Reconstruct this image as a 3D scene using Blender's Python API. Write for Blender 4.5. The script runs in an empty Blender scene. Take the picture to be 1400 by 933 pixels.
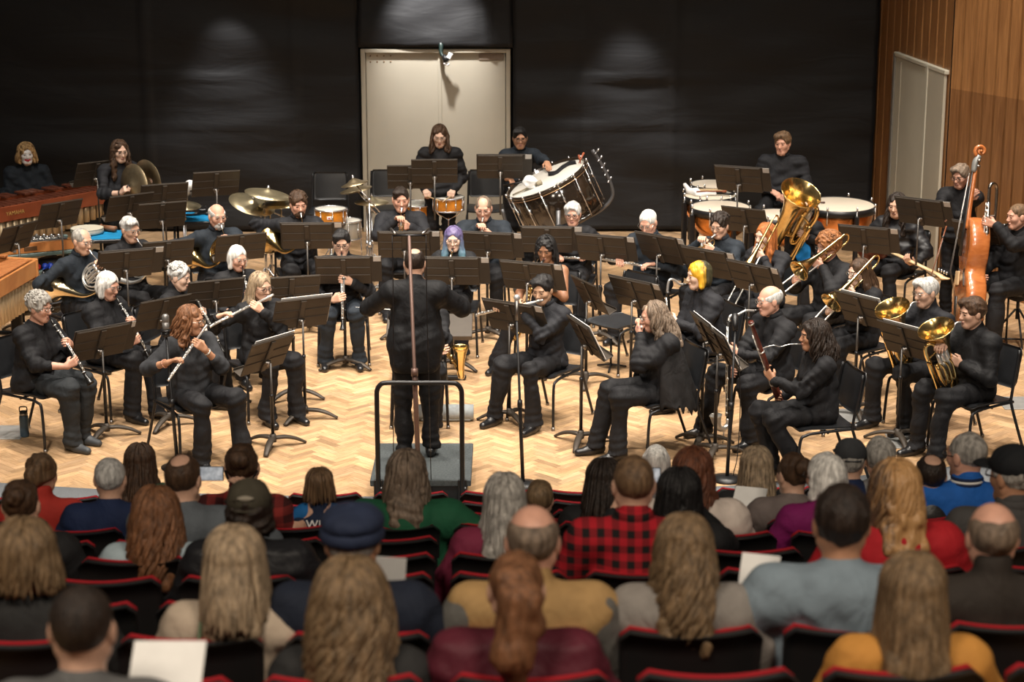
import bpy, math, random, numpy as np
from mathutils import Vector, Matrix
random.seed(7); RNG = np.random.default_rng(7)
COL = bpy.context.scene.collection
pi = math.pi
def rad(d): return d*pi/180
A = lambda *v: np.array(v, float)

# ---------------------------------------------------------------- camera model (1400 x 933)
FPX = 2700.0; PITCH = rad(14.5); CAMZ = 5.0
CP, SP = math.cos(PITCH), math.sin(PITCH)
CAM = A(0, 0, CAMZ)
def ray(px, py):
    u = (px-700)/FPX; v = -(py-466.5)/FPX
    return A(u, CP+v*SP, -SP+v*CP)
def at_z(px, py, z):
    d = ray(px, py); return CAM + d*((z-CAMZ)/d[2])
def at_y(px, py, y):
    d = ray(px, py); return CAM + d*(y/d[1])

# ---------------------------------------------------------------- materials
MATS = {}
def new_mat(name):
    m = bpy.data.materials.new(name); m.use_nodes = True
    nt = m.node_tree; b = nt.nodes['Principled BSDF']
    return m, nt, b
def mat(name, col, rough=.5, metal=0., spec=.5, noise=0., nscale=20., bump=0., bscale=60., coat=0., stretch=None, emit=0., alpha=1., trans=0.):
    """a procedural material: base colour mottled by noise, optional bump"""
    if name in MATS: return MATS[name]
    m, nt, b = new_mat(name)
    b.inputs['Base Color'].default_value = (*col, 1)
    b.inputs['Roughness'].default_value = rough; b.inputs['Metallic'].default_value = metal
    b.inputs['Specular IOR Level'].default_value = spec
    b.inputs['Coat Weight'].default_value = coat
    b.inputs['Transmission Weight'].default_value = trans
    b.inputs['Alpha'].default_value = alpha
    if emit: b.inputs['Emission Color'].default_value = (*col, 1); b.inputs['Emission Strength'].default_value = emit
    tc = nt.nodes.new('ShaderNodeTexCoord'); src = tc.outputs['Object']
    if stretch:
        mp = nt.nodes.new('ShaderNodeMapping'); mp.inputs['Scale'].default_value = stretch
        nt.links.new(src, mp.inputs['Vector']); src = mp.outputs['Vector']
    if noise:
        n = nt.nodes.new('ShaderNodeTexNoise'); n.inputs['Scale'].default_value = nscale; n.inputs['Detail'].default_value = 3
        nt.links.new(src, n.inputs['Vector'])
        r = nt.nodes.new('ShaderNodeMapRange'); r.inputs[1].default_value = .3; r.inputs[2].default_value = .7
        r.inputs[3].default_value = 1-noise; r.inputs[4].default_value = 1+noise
        nt.links.new(n.outputs['Fac'], r.inputs[0])
        mx = nt.nodes.new('ShaderNodeVectorMath'); mx.operation = 'SCALE'; mx.inputs[0].default_value = col
        nt.links.new(r.outputs[0], mx.inputs['Scale']); nt.links.new(mx.outputs[0], b.inputs['Base Color'])
    if bump:
        n2 = nt.nodes.new('ShaderNodeTexNoise'); n2.inputs['Scale'].default_value = bscale; n2.inputs['Detail'].default_value = 4; n2.inputs['Distortion'].default_value = .9 if name.startswith('cloth_') else 0.
        nt.links.new(src, n2.inputs['Vector'])
        bp = nt.nodes.new('ShaderNodeBump'); bp.inputs['Strength'].default_value = bump; bp.inputs['Distance'].default_value = .02
        nt.links.new(n2.outputs['Fac'], bp.inputs['Height']); nt.links.new(bp.outputs['Normal'], b.inputs['Normal'])
    MATS[name] = m
    return m
def cloth(name, col, rough=.8, bump=.8, noise=.15):
    return mat('cloth_'+name, col, rough, 0, .26, noise, 9, bump, 9, stretch=(1, 1, .7))
def skin(name, col):
    return mat('skin_'+name, col, .5, 0, .4, .10, 30)
def hairmat(name, col, var=.5, rough=.5):
    return mat('hair_'+name, col, rough, 0, .35, var, 16, .5, 45, stretch=(3, 3, .45))
BLACK = cloth('black', (.0085, .0085, .010), .75); BLACK2 = cloth('charcoal', (.0125, .013, .016), .75)
SUIT = cloth('suit', (.0065, .0065, .0075), .7); NAVYBLACK = cloth('blue_black', (.014, .019, .026))
GREYBLACK = cloth('grey_black', (.022, .025, .028))
LEATHER = mat('black_leather', (.010, .010, .011), .28, 0, .5, .2, 30, .1, 40)
PLASTIC = mat('black_plastic', (.013, .014, .016), .42, 0, .5, .1, 30)
SEATSHELL = mat('seat_shell', (.010, .010, .0105), .55, 0, .35, .1, 10)
STEEL = mat('black_steel', (.012, .012, .013), .38, .2, .5, .1, 30)
STANDM = mat('stand_black', (.046, .036, .027), .55, .2, .45, .10, 4)
CHROME = mat('chrome', (.70, .70, .71), .24, .9, .5, .05, 30)
SATIN = mat('satin_steel', (.30, .28, .26), .38, 1, .5, .08, 30)
BRASS = mat('lacquered_brass', (.80, .58, .25), .18, 1, .5, .10, 25)
BRASSD = mat('aged_brass', (.60, .40, .17), .3, 1, .5, .25, 18)
SILVER = mat('silver_plate', (.82, .81, .78), .28, .85, .5, .06, 25)
BLACKWOOD = mat('grenadilla', (.012, .011, .010), .25, 0, .5, .2, 40)
PAPER = mat('paper', (.80, .79, .76), .8, 0, .2, .04, 15)
WHITE = mat('white', (.75, .75, .75), .6)
GLASSRIM = mat('spectacle_rim', (.05, .04, .035), .3, .3)
WIRE = mat('wire_rim', (.35, .33, .30), .3, .9)
EYE = mat('eye', (.035, .022, .016), .25); LIPM = mat('lip', (.40, .185, .15), .45); REDLIP = mat('painted_lip', (.55, .02, .04), .4)

# ---------------------------------------------------------------- signed distance bodies -> one smooth mesh (surface nets)
class Prim:
    __slots__ = ('f', 'lo', 'hi', 'k', 'sub')
    def __init__(s, f, lo, hi, k=.02, sub=False): s.f, s.lo, s.hi, s.k, s.sub = f, np.asarray(lo, float), np.asarray(hi, float), k, sub
def cap(a, b, ra, rb=None, k=.02, sub=False):
    a = np.asarray(a, float); b = np.asarray(b, float); rb = ra if rb is None else rb
    ab = b-a; L2 = max(ab@ab, 1e-9)
    def f(p):
        t = np.clip(((p-a)@ab)/L2, 0, 1)
        return np.linalg.norm(p-a-t[:, None]*ab, axis=1)-(ra+(rb-ra)*t)
    m = max(ra, rb)
    return Prim(f, np.minimum(a, b)-m, np.maximum(a, b)+m, k, sub)
def ell(c, r, M=None, k=.02, sub=False):
    c = np.asarray(c, float); r = np.asarray(r, float)
    def f(p):
        q = p-c
        if M is not None: q = q@M
        k0 = np.linalg.norm(q/r, axis=1); k1 = np.linalg.norm(q/(r*r), axis=1)
        return k0*(k0-1)/np.maximum(k1, 1e-6)
    ext = r if M is None else np.abs(M)@r
    return Prim(f, c-ext, c+ext, k, sub)
def rbox(c, h, r, M=None, k=.02, sub=False):
    c = np.asarray(c, float); h = np.asarray(h, float)
    def f(p):
        q = p-c
        if M is not None: q = q@M
        q = np.abs(q)-(h-r)
        return np.linalg.norm(np.maximum(q, 0), axis=1)+np.minimum(q.max(axis=1), 0)-r
    ext = h if M is None else np.abs(M)@h
    return Prim(f, c-ext, c+ext, k, sub)
def field(prims, P, pad):
    d = np.full(len(P), 9.0)
    for pr in prims:
        e = pr.k+pad
        idx = np.nonzero(((P > pr.lo-e) & (P < pr.hi+e)).all(axis=1))[0]
        if not len(idx): continue
        v = pr.f(P[idx]); o = d[idx]
        if pr.sub:
            v = -v; h = np.maximum(pr.k-np.abs(o-v), 0)/max(pr.k, 1e-6)
            d[idx] = np.maximum(o, v)+h*h*pr.k*.25
        else:
            h = np.maximum(pr.k-np.abs(o-v), 0)/max(pr.k, 1e-6)
            d[idx] = np.minimum(o, v)-h*h*pr.k*.25
    return d
CORN = np.array([(i, j, k) for i in (0, 1) for j in (0, 1) for k in (0, 1)])
EDG = [(a, b) for a in range(8) for b in range(a+1, 8) if abs(CORN[a]-CORN[b]).sum() == 1]
def sdf_mesh(prims, h, disp=None, amp=0.):
    add = [p for p in prims if not p.sub]
    lo = np.min([p.lo for p in add], axis=0)-3*h-amp; hi = np.max([p.hi for p in add], axis=0)+3*h+amp
    S = 4
    n = np.ceil((hi-lo)/(S*h)).astype(int)
    g = np.stack(np.meshgrid(*[np.arange(x) for x in n], indexing='ij'), -1).reshape(-1, 3)
    cen = lo+(g+.5)*S*h
    d = field(prims, cen, 4*S*h)
    keep = g[np.abs(d) < S*h*1.15+amp+.004]
    N = n*S+1
    off = np.stack(np.meshgrid(*[np.arange(S+1)]*3, indexing='ij'), -1).reshape(-1, 3)
    pts = (keep[:, None, :]*S+off[None]).reshape(-1, 3)
    lin = np.unique((pts[:, 0]*N[1]+pts[:, 1])*N[2]+pts[:, 2])
    I = np.stack(np.unravel_index(lin, N), -1)
    P = lo+I*h
    d = field(prims, P, 3*h+amp)
    if disp is not None: d = d+disp(P)
    D = np.full(int(np.prod(N)), 1.0, np.float32); D[lin] = d
    off4 = np.stack(np.meshgrid(*[np.arange(S)]*3, indexing='ij'), -1).reshape(-1, 3)
    c = (keep[:, None, :]*S+off4[None]).reshape(-1, 3)
    cl = (c[:, 0]*N[1]+c[:, 1])*N[2]+c[:, 2]
    st = np.array([N[1]*N[2], N[2], 1])
    cd = D[cl[:, None]+(CORN@st)[None]]
    neg = cd < 0
    act = neg.any(1) & ~neg.all(1)
    c, cl, cd = c[act], cl[act], cd[act]
    o = np.argsort(cl); c, cl, cd = c[o], cl[o], cd[o]
    acc = np.zeros((len(c), 3)); cnt = np.zeros(len(c))
    for a, b in EDG:
        m = (cd[:, a] < 0) != (cd[:, b] < 0)
        t = cd[m, a]/(cd[m, a]-cd[m, b])
        acc[m] += CORN[a]+t[:, None]*(CORN[b]-CORN[a]); cnt[m] += 1
    V = lo+(c+acc/cnt[:, None])*h
    Q = []
    for ax in range(3):
        e = st[ax]; o1, o2 = st[(ax+1) % 3], st[(ax+2) % 3]
        c1 = CORN[:, ax]
        i0 = 0; i1 = int(np.nonzero((CORN == np.eye(3, dtype=int)[ax]).all(1))[0][0])
        s0, s1 = cd[:, i0] < 0, cd[:, i1] < 0
        w = np.nonzero((s0 != s1) & (c[:, (ax+1) % 3] > 0) & (c[:, (ax+2) % 3] > 0))[0]
        if not len(w): continue
        ids = []
        ok = np.ones(len(w), bool)
        for t in (0, o1, o1+o2, o2):
            k = np.searchsorted(cl, cl[w]-t); k = np.minimum(k, len(cl)-1)
            ok &= cl[k] == cl[w]-t; ids.append(k)
        q = np.stack(ids, -1)
        f = ~s0[w]
        q[f] = q[f][:, ::-1]
        Q.append(q[ok])
    return V, np.concatenate(Q)[:, ::-1]

def wrinkle(seed, amp=.005, f=(28, 60)):
    r = np.random.default_rng(seed)
    K = r.normal(size=(6, 3)); K /= np.linalg.norm(K, axis=1)[:, None]
    K *= r.uniform(f[0], f[1], (6, 1)); ph = r.uniform(0, 6.28, 6)
    def g(p):
        s = np.sin(p@K.T+ph)
        s2 = np.sin(p@(K[:3]*.35).T+ph[:3])
        return amp*((s[:, 0]+s[:, 1])*s2[:, 0]+(s[:, 2]+s[:, 3])*s2[:, 1]+(s[:, 4]+s[:, 5])*s2[:, 2])*.4
    return g

# ---------------------------------------------------------------- mesh building
def frames(P):
    P = np.asarray(P, float); T = np.gradient(P, axis=0) if len(P) > 2 else np.repeat((P[1:]-P[:-1]), 2, axis=0)
    T /= np.maximum(np.linalg.norm(T, axis=1), 1e-9)[:, None]
    up = A(0, 0, 1) if abs(T[0][2]) < .9 else A(0, 1, 0)
    n = np.cross(up, T[0]); n /= np.linalg.norm(n); Ns = [n]
    for i in range(1, len(P)):
        n = Ns[-1]-T[i]*(Ns[-1]@T[i]); n /= max(np.linalg.norm(n), 1e-9); Ns.append(n)
    Ns = np.array(Ns); return T, Ns, np.cross(T, Ns)
def spline(pts, m=6):
    P = [np.asarray(p, float) for p in pts]
    P = [2*P[0]-P[1]]+P+[2*P[-1]-P[-2]]
    out = []
    for i in range(1, len(P)-2):
        for t in np.linspace(0, 1, m, endpoint=False):
            a, b, c, d = P[i-1:i+3]
            out.append(.5*(2*b+(c-a)*t+(2*a-5*b+4*c-d)*t*t+(3*b-a-3*c+d)*t**3))
    out.append(P[-2]); return np.array(out)
class MB:
    def __init__(s): s.V = []; s.F = []; s.n = 0; s.flat = []
    def add(s, V, F, mi=0):
        s.V.append(np.asarray(V, float)); s.F.append((np.asarray(F)+s.n, mi)); s.n += len(V); return s
    def more(s, F, base, mi=0): s.F.append((np.asarray(F)+base, mi))
    def sdf(s, prims, h, disp=None, amp=0., mi=0):
        V, F = sdf_mesh(prims, h, disp, amp); return s.add(V, F, mi)
    def tube(s, P, r, n=8, mi=0, flat=None, closed=False, caps=True):
        P = np.asarray(P, float); m = len(P)
        r = np.full(m, r, float) if np.isscalar(r) else np.interp(np.linspace(0, 1, m), np.linspace(0, 1, len(r)), r)
        T, N, B = frames(P)
        if closed:
            T[0] = T[-1] = (P[1]-P[-2])/np.linalg.norm(P[1]-P[-2])
        th = np.arange(n)*2*pi/n
        fx, fy = flat or (1, 1)
        V = P[:, None, :]+r[:, None, None]*(fx*np.cos(th)[None, :, None]*N[:, None, :]+fy*np.sin(th)[None, :, None]*B[:, None, :])
        i = np.arange(m-1)[:, None]*n; j = np.arange(n)[None]; j2 = (j+1) % n
        F = np.stack([i+j, i+j2, i+n+j2, i+n+j], -1).reshape(-1, 4)
        b = s.n; s.add(V.reshape(-1, 3), F, mi)
        if caps and not closed:
            s.more(np.arange(n)[None, ::-1], b, mi); s.more(np.arange(n)[None]+(m-1)*n, b, mi)
        return s
    def lathe(s, prof, n=24, M=None, mi=0, c=(0, 0, 0)):
        """prof: (radius, height) pairs; axis z, then matrix M (3x3) and offset c"""
        prof = np.asarray(prof, float); m = len(prof); th = np.arange(n)*2*pi/n
        V = np.stack([prof[:, None, 0]*np.cos(th), prof[:, None, 0]*np.sin(th), np.repeat(prof[:, 1:], n, 1)], -1).reshape(-1, 3)
        if M is not None: V = V@np.asarray(M).T
        V = V+np.asarray(c, float)
        i = np.arange(m-1)[:, None]*n; j = np.arange(n)[None]; j2 = (j+1) % n
        F = np.stack([i+j, i+j2, i+n+j2, i+n+j], -1).reshape(-1, 4)
        b = s.n; s.add(V, F, mi)
        if prof[0, 0] > 1e-6: s.more(np.arange(n)[None, ::-1], b, mi)
        if prof[-1, 0] > 1e-6: s.more(np.arange(n)[None]+(m-1)*n, b, mi)
        return s
    def box(s, c, h, bev=.004, M=None, mi=0):
        c = np.asarray(c, float); h = np.asarray(h, float); bev = min(bev, h.min()*.9)
        V = []
        ix = {}
        for sx in (-1, 1):
            for sy in (-1, 1):
                for sz in (-1, 1):
                    sg = A(sx, sy, sz)
                    for a in range(3):
                        v = (h-bev)*sg; v[a] = h[a]*sg[a]; ix[(sx, sy, sz, a)] = len(V); V.append(v)
        V = np.array(V); F4 = []; F3 = []
        def fix(f):
            p = V[list(f)]; nn = np.cross(p[1]-p[0], p[2]-p[0])
            return f if nn@p.mean(0) > 0 else f[::-1]
        for a in range(3):
            b1, b2 = (a+1) % 3, (a+2) % 3
            for sg in (-1, 1):
                q = []
                for u, w in ((-1, -1), (1, -1), (1, 1), (-1, 1)):
                    k = [0, 0, 0]; k[a] = sg; k[b1] = u; k[b2] = w; q.append(ix[(*k, a)])
                F4.append(fix(q))
            for u in (-1, 1):
                for w in (-1, 1):
                    k0 = [0, 0, 0]; k1 = [0, 0, 0]; k0[a] = -1; k1[a] = 1
                    for k in (k0, k1): k[b1] = u; k[b2] = w
                    F4.append(fix([ix[(*k0, b1)], ix[(*k1, b1)], ix[(*k1, b2)], ix[(*k0, b2)]]))
        for sx in (-1, 1):
            for sy in (-1, 1):
                for sz in (-1, 1): F3.append(fix([ix[(sx, sy, sz, a)] for a in range(3)]))
        W = V if M is None else V@np.asarray(M).T
        b = s.n; s.flat += [len(s.F), len(s.F)+1]; s.add(W+c, F4, mi); s.more(F3, b, mi); return s
    def quad(s, a, b, c, d, mi=0): return s.add([a, b, c, d], [[0, 1, 2, 3]], mi)
    def build(s, name, mats, parent=None, off=None, smooth=True, fmi=None):
        V = np.concatenate(s.V)
        if off is not None: V = V-np.asarray(off)
        me = bpy.data.meshes.new(name)
        loops = np.concatenate([f.ravel() for f, _ in s.F]); tot = np.concatenate([np.full(len(f), f.shape[1]) for f, _ in s.F])
        mi = np.concatenate([np.full(len(f), i) for f, i in s.F])
        me.vertices.add(len(V)); me.vertices.foreach_set('co', V.ravel().astype(np.float32))
        me.loops.add(len(loops)); me.loops.foreach_set('vertex_index', loops.astype(np.int32))
        me.polygons.add(len(tot)); st = np.concatenate([[0], np.cumsum(tot)[:-1]])
        me.polygons.foreach_set('loop_start', st.astype(np.int32))
        if fmi is not None: mi = fmi
        me.polygons.foreach_set('material_index', mi.astype(np.int32))
        me.polygons.foreach_set('use_smooth', np.concatenate([np.full(len(f), bool(smooth) and i not in s.flat) for i, (f, _) in enumerate(s.F)]))
        me.update(calc_edges=True)
        if not isinstance(mats, (list, tuple)): mats = [mats]
        for m in mats: me.materials.append(m)
        if smooth == 'auto':
            me.set_sharp_from_angle(angle=rad(40))
        o = bpy.data.objects.new(name, me); COL.objects.link(o)
        if parent is not None: o.parent = parent
        return o
def empty(name, loc=(0, 0, 0), rz=0.):
    o = bpy.data.objects.new(name, None); COL.objects.link(o); o.empty_display_size = .1
    o.location = tuple(float(x) for x in loc); o.rotation_euler = (0, 0, rz); return o
def tag(o, label, cat, group=None, kind=None):
    o['label'] = label; o['category'] = cat
    if group: o['group'] = group
    if kind: o['kind'] = kind
    return o
def struct(o): o['kind'] = 'structure'; return o
def dup(root, loc, rz, label=None):
    r = root.copy(); COL.objects.link(r); r.location = tuple(float(x) for x in loc); r.rotation_euler = (0, 0, rz)
    if label: r['label'] = label
    for ch in list(root.children):
        c = ch.copy(); COL.objects.link(c); c.parent = r
        for g in list(ch.children):
            d = g.copy(); COL.objects.link(d); d.parent = c
    return r
def RX(a): c, s = math.cos(a), math.sin(a); return np.array([[1, 0, 0], [0, c, -s], [0, s, c]])
def RY(a): c, s = math.cos(a), math.sin(a); return np.array([[c, 0, s], [0, 1, 0], [-s, 0, c]])
def RZ(a): c, s = math.cos(a), math.sin(a); return np.array([[c, -s, 0], [s, c, 0], [0, 0, 1]])
def unit(v): v = np.asarray(v, float); return v/max(np.linalg.norm(v), 1e-9)
def axis_frame(d, up=(0, 0, 1)):
    """matrix whose z column is d"""
    z = unit(d); x = np.cross(up, z)
    if np.linalg.norm(x) < 1e-3: x = np.cross((0, 1, 0), z)
    x = unit(x); return np.stack([x, np.cross(z, x), z], 1)
def ring(c, nrm, r, n=16, ry=None):
    M = axis_frame(nrm); t = np.linspace(0, 2*pi, n+1)
    return np.asarray(c)+r*np.cos(t)[:, None]*M[:, 0]+(ry or r)*np.sin(t)[:, None]*M[:, 1]
# ---------------------------------------------------------------- people
SKINS = dict(fair=skin('fair', (.56, .335, .235)), pale=skin('pale', (.62, .41, .31)), pink=skin('pink', (.58, .31, .22)),
             tan=skin('tan', (.40, .205, .120)), brown=skin('brown', (.235, .110, .058)), gold=skin('gold', (.50, .30, .19)))
H = {k: hairmat(k, c) for k, c in dict(grey=(.33, .31, .28), white=(.66, .64, .60), silver=(.46, .45, .43), black=(.010, .009, .009), dark=(.022, .014, .010),
     brown=(.060, .032, .017), lbrown=(.135, .080, .042), auburn=(.12, .040, .018), chestnut=(.17, .075, .034), red=(.36, .115, .030), blond=(.40, .25, .11), sandy=(.17, .11, .058), greybrown=(.17, .125, .09),
     strawberry=(.48, .25, .10), ash=(.30, .22, .14), yellow=(.80, .42, .02), ginger=(.25, .10, .035)).items()}
def two_tone(name, c1, c2, axis, lo, hi, wob=.03):
    """hair dyed in two colours that meet along an axis of the head"""
    m, nt, b = new_mat('hair_'+name); L = nt.links
    tc = nt.nodes.new('ShaderNodeTexCoord'); sx = nt.nodes.new('ShaderNodeSeparateXYZ'); L.new(tc.outputs['Object'], sx.inputs[0])
    n = nt.nodes.new('ShaderNodeTexNoise'); n.inputs['Scale'].default_value = 18
    mp = nt.nodes.new('ShaderNodeMapping'); mp.inputs['Scale'].default_value = (3, 3, .4); L.new(tc.outputs['Object'], mp.inputs[0]); L.new(mp.outputs[0], n.inputs['Vector'])
    r = nt.nodes.new('ShaderNodeMapRange'); r.inputs[1].default_value = lo; r.inputs[2].default_value = hi
    ad = nt.nodes.new('ShaderNodeMath'); ad.operation = 'MULTIPLY_ADD'; ad.inputs[1].default_value = wob*4; L.new(n.outputs['Fac'], ad.inputs[0]); L.new(sx.outputs[axis], ad.inputs[2])
    L.new(ad.outputs[0], r.inputs[0])
    mx = nt.nodes.new('ShaderNodeMix'); mx.data_type = 'RGBA'; L.new(r.outputs[0], mx.inputs[0]); mx.inputs[6].default_value = (*c1, 1); mx.inputs[7].default_value = (*c2, 1)
    L.new(mx.outputs[2], b.inputs['Base Color']); b.inputs['Roughness'].default_value = .5
    bp = nt.nodes.new('ShaderNodeBump'); bp.inputs['Strength'].default_value = .5; bp.inputs['Distance'].default_value = .02; L.new(n.outputs['Fac'], bp.inputs['Height']); L.new(bp.outputs[0], b.inputs['Normal'])
    return m
def plaid(name, base, c1, per, w=.5):
    m, nt, b = new_mat('cloth_'+name); L = nt.links
    tc = nt.nodes.new('ShaderNodeTexCoord'); sx = nt.nodes.new('ShaderNodeSeparateXYZ'); L.new(tc.outputs['Object'], sx.inputs[0])
    outs = []
    for ax in (0, 2):
        k = nt.nodes.new('ShaderNodeMath'); k.operation = 'MULTIPLY'; k.inputs[1].default_value = 2*pi/per; L.new(sx.outputs[ax], k.inputs[0])
        s = nt.nodes.new('ShaderNodeMath'); s.operation = 'SINE'; L.new(k.outputs[0], s.inputs[0])
        r = nt.nodes.new('ShaderNodeMapRange'); r.inputs[1].default_value = -.1; r.inputs[2].default_value = .1; L.new(s.outputs[0], r.inputs[0]); outs.append(r)
    ad = nt.nodes.new('ShaderNodeMath'); ad.operation = 'ADD'; L.new(outs[0].outputs[0], ad.inputs[0]); L.new(outs[1].outputs[0], ad.inputs[1])
    hf = nt.nodes.new('ShaderNodeMath'); hf.operation = 'MULTIPLY'; hf.inputs[1].default_value = .5; L.new(ad.outputs[0], hf.inputs[0])
    mx = nt.nodes.new('ShaderNodeMix'); mx.data_type = 'RGBA'; L.new(hf.outputs[0], mx.inputs[0]); mx.inputs[6].default_value = (*base, 1); mx.inputs[7].default_value = (*c1, 1)
    L.new(mx.outputs[2], b.inputs['Base Color']); b.inputs['Roughness'].default_value = .9; b.inputs['Specular IOR Level'].default_value = .2
    return m
HY = two_tone('black_and_yellow', (.035, .032, .015), (.66, .35, .02), 1, .10, .15, .025)
HB = two_tone('violet_to_teal', (.085, .19, .235), (.105, .080, .185), 2, 1.02, 1.28, .03)
HBS = two_tone('blond_streaks', (.085, .05, .03), (.45, .25, .10), 0, .0, .10, .05)

def head_prims(M, c, s):
    X = lambda x, y, z: np.asarray(c)+s*(M@A(x, y, z))
    e = lambda cc, r, k=.02, sub=False: ell(X(*cc), np.array(r)*s, M, k*s, sub)
    K = lambda a, b, ra, rb=None, k=.02, sub=False: cap(X(*a), X(*b), ra*s, None if rb is None else rb*s, k*s, sub)
    P = [e((0, -.012, .03), (.076, .096, .088)), e((0, .022, -.03), (.062, .066, .086), .03), e((0, .058, -.096), (.030, .028, .024), .03)]
    for x in (-1, 1):
        P += [K((.055*x, -.004, -.052), (.022*x, .055, -.098), .019, .018, .03), e((.041*x, .056, -.022), (.022, .024, .022), .03)]
    P += [K((-.034, .079, .024), (.034, .079, .024), .010, k=.018), K((0, .084, .008), (0, .106, -.030), .0080, .0110, .012), e((0, .097, -.036), (.0165, .011, .008), .010)]
    for x in (-1, 1):
        P += [e((.031*x, .098, .003), (.016, .017, .012), .010, True), e((.031*x, .080, .003), (.013, .012, .012), .004),
              e((.078*x, -.008, -.006), (.012, .022, .034), .008)]
    P += [e((0, .088, -.060), (.022, .012, .007), .006), e((0, .086, -.071), (.018, .012, .007), .006)]
    return P
def hand_prims(w, d, n, left, curl=(.5, .6), s=1., spread=1.):
    d = unit(d); n = unit(n-d*(np.asarray(n)@d)); u = np.cross(d, n)*(-1 if left else 1)
    P = []
    for o, L in ((.030, .92), (.010, 1.), (-.010, .95), (-.029, .76)):
        o *= s; kb = w+.086*s*d+u*o
        P.append(cap(w+.018*s*d+u*o*.6, kb, .0155*s, .0115*s, k=.014))
        a, p, r = 0., kb, .0098*s
        for i, l in enumerate((.043, .027, .020)):
            a += curl[0] if i == 0 else curl[1]
            q = p+(d*math.cos(a)+n*math.sin(a)+u*(o*1.5*spread if i == 0 else 0))*l*L*s
            P.append(cap(p, q, r, r*.92, k=.004)); p, r = q, r*.92
    t0 = w+.026*s*d+u*.022*s; t1 = t0+(u*.62+d*.62+n*.45)*.042*s; t2 = t1+(d*.75+n*.62-u*.05)*.034*s
    P += [cap(t0, t1, .0145*s, .0115*s, k=.012), cap(t1, t2, .0115*s, .0095*s, k=.006)]
    return P
def ik(S, W, l1, l2, pole):
    v = W-S; D = np.linalg.norm(v); D2 = min(D, (l1+l2)*.995); v = v/max(D, 1e-6)
    if D > D2: W = S+v*D2
    a = (l1*l1-l2*l2+D2*D2)/(2*D2); hh = math.sqrt(max(l1*l1-a*a, 0))
    p = np.asarray(pole, float); p = p-v*(p@v); p = unit(p)
    return S+v*a+p*hh, W

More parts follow.
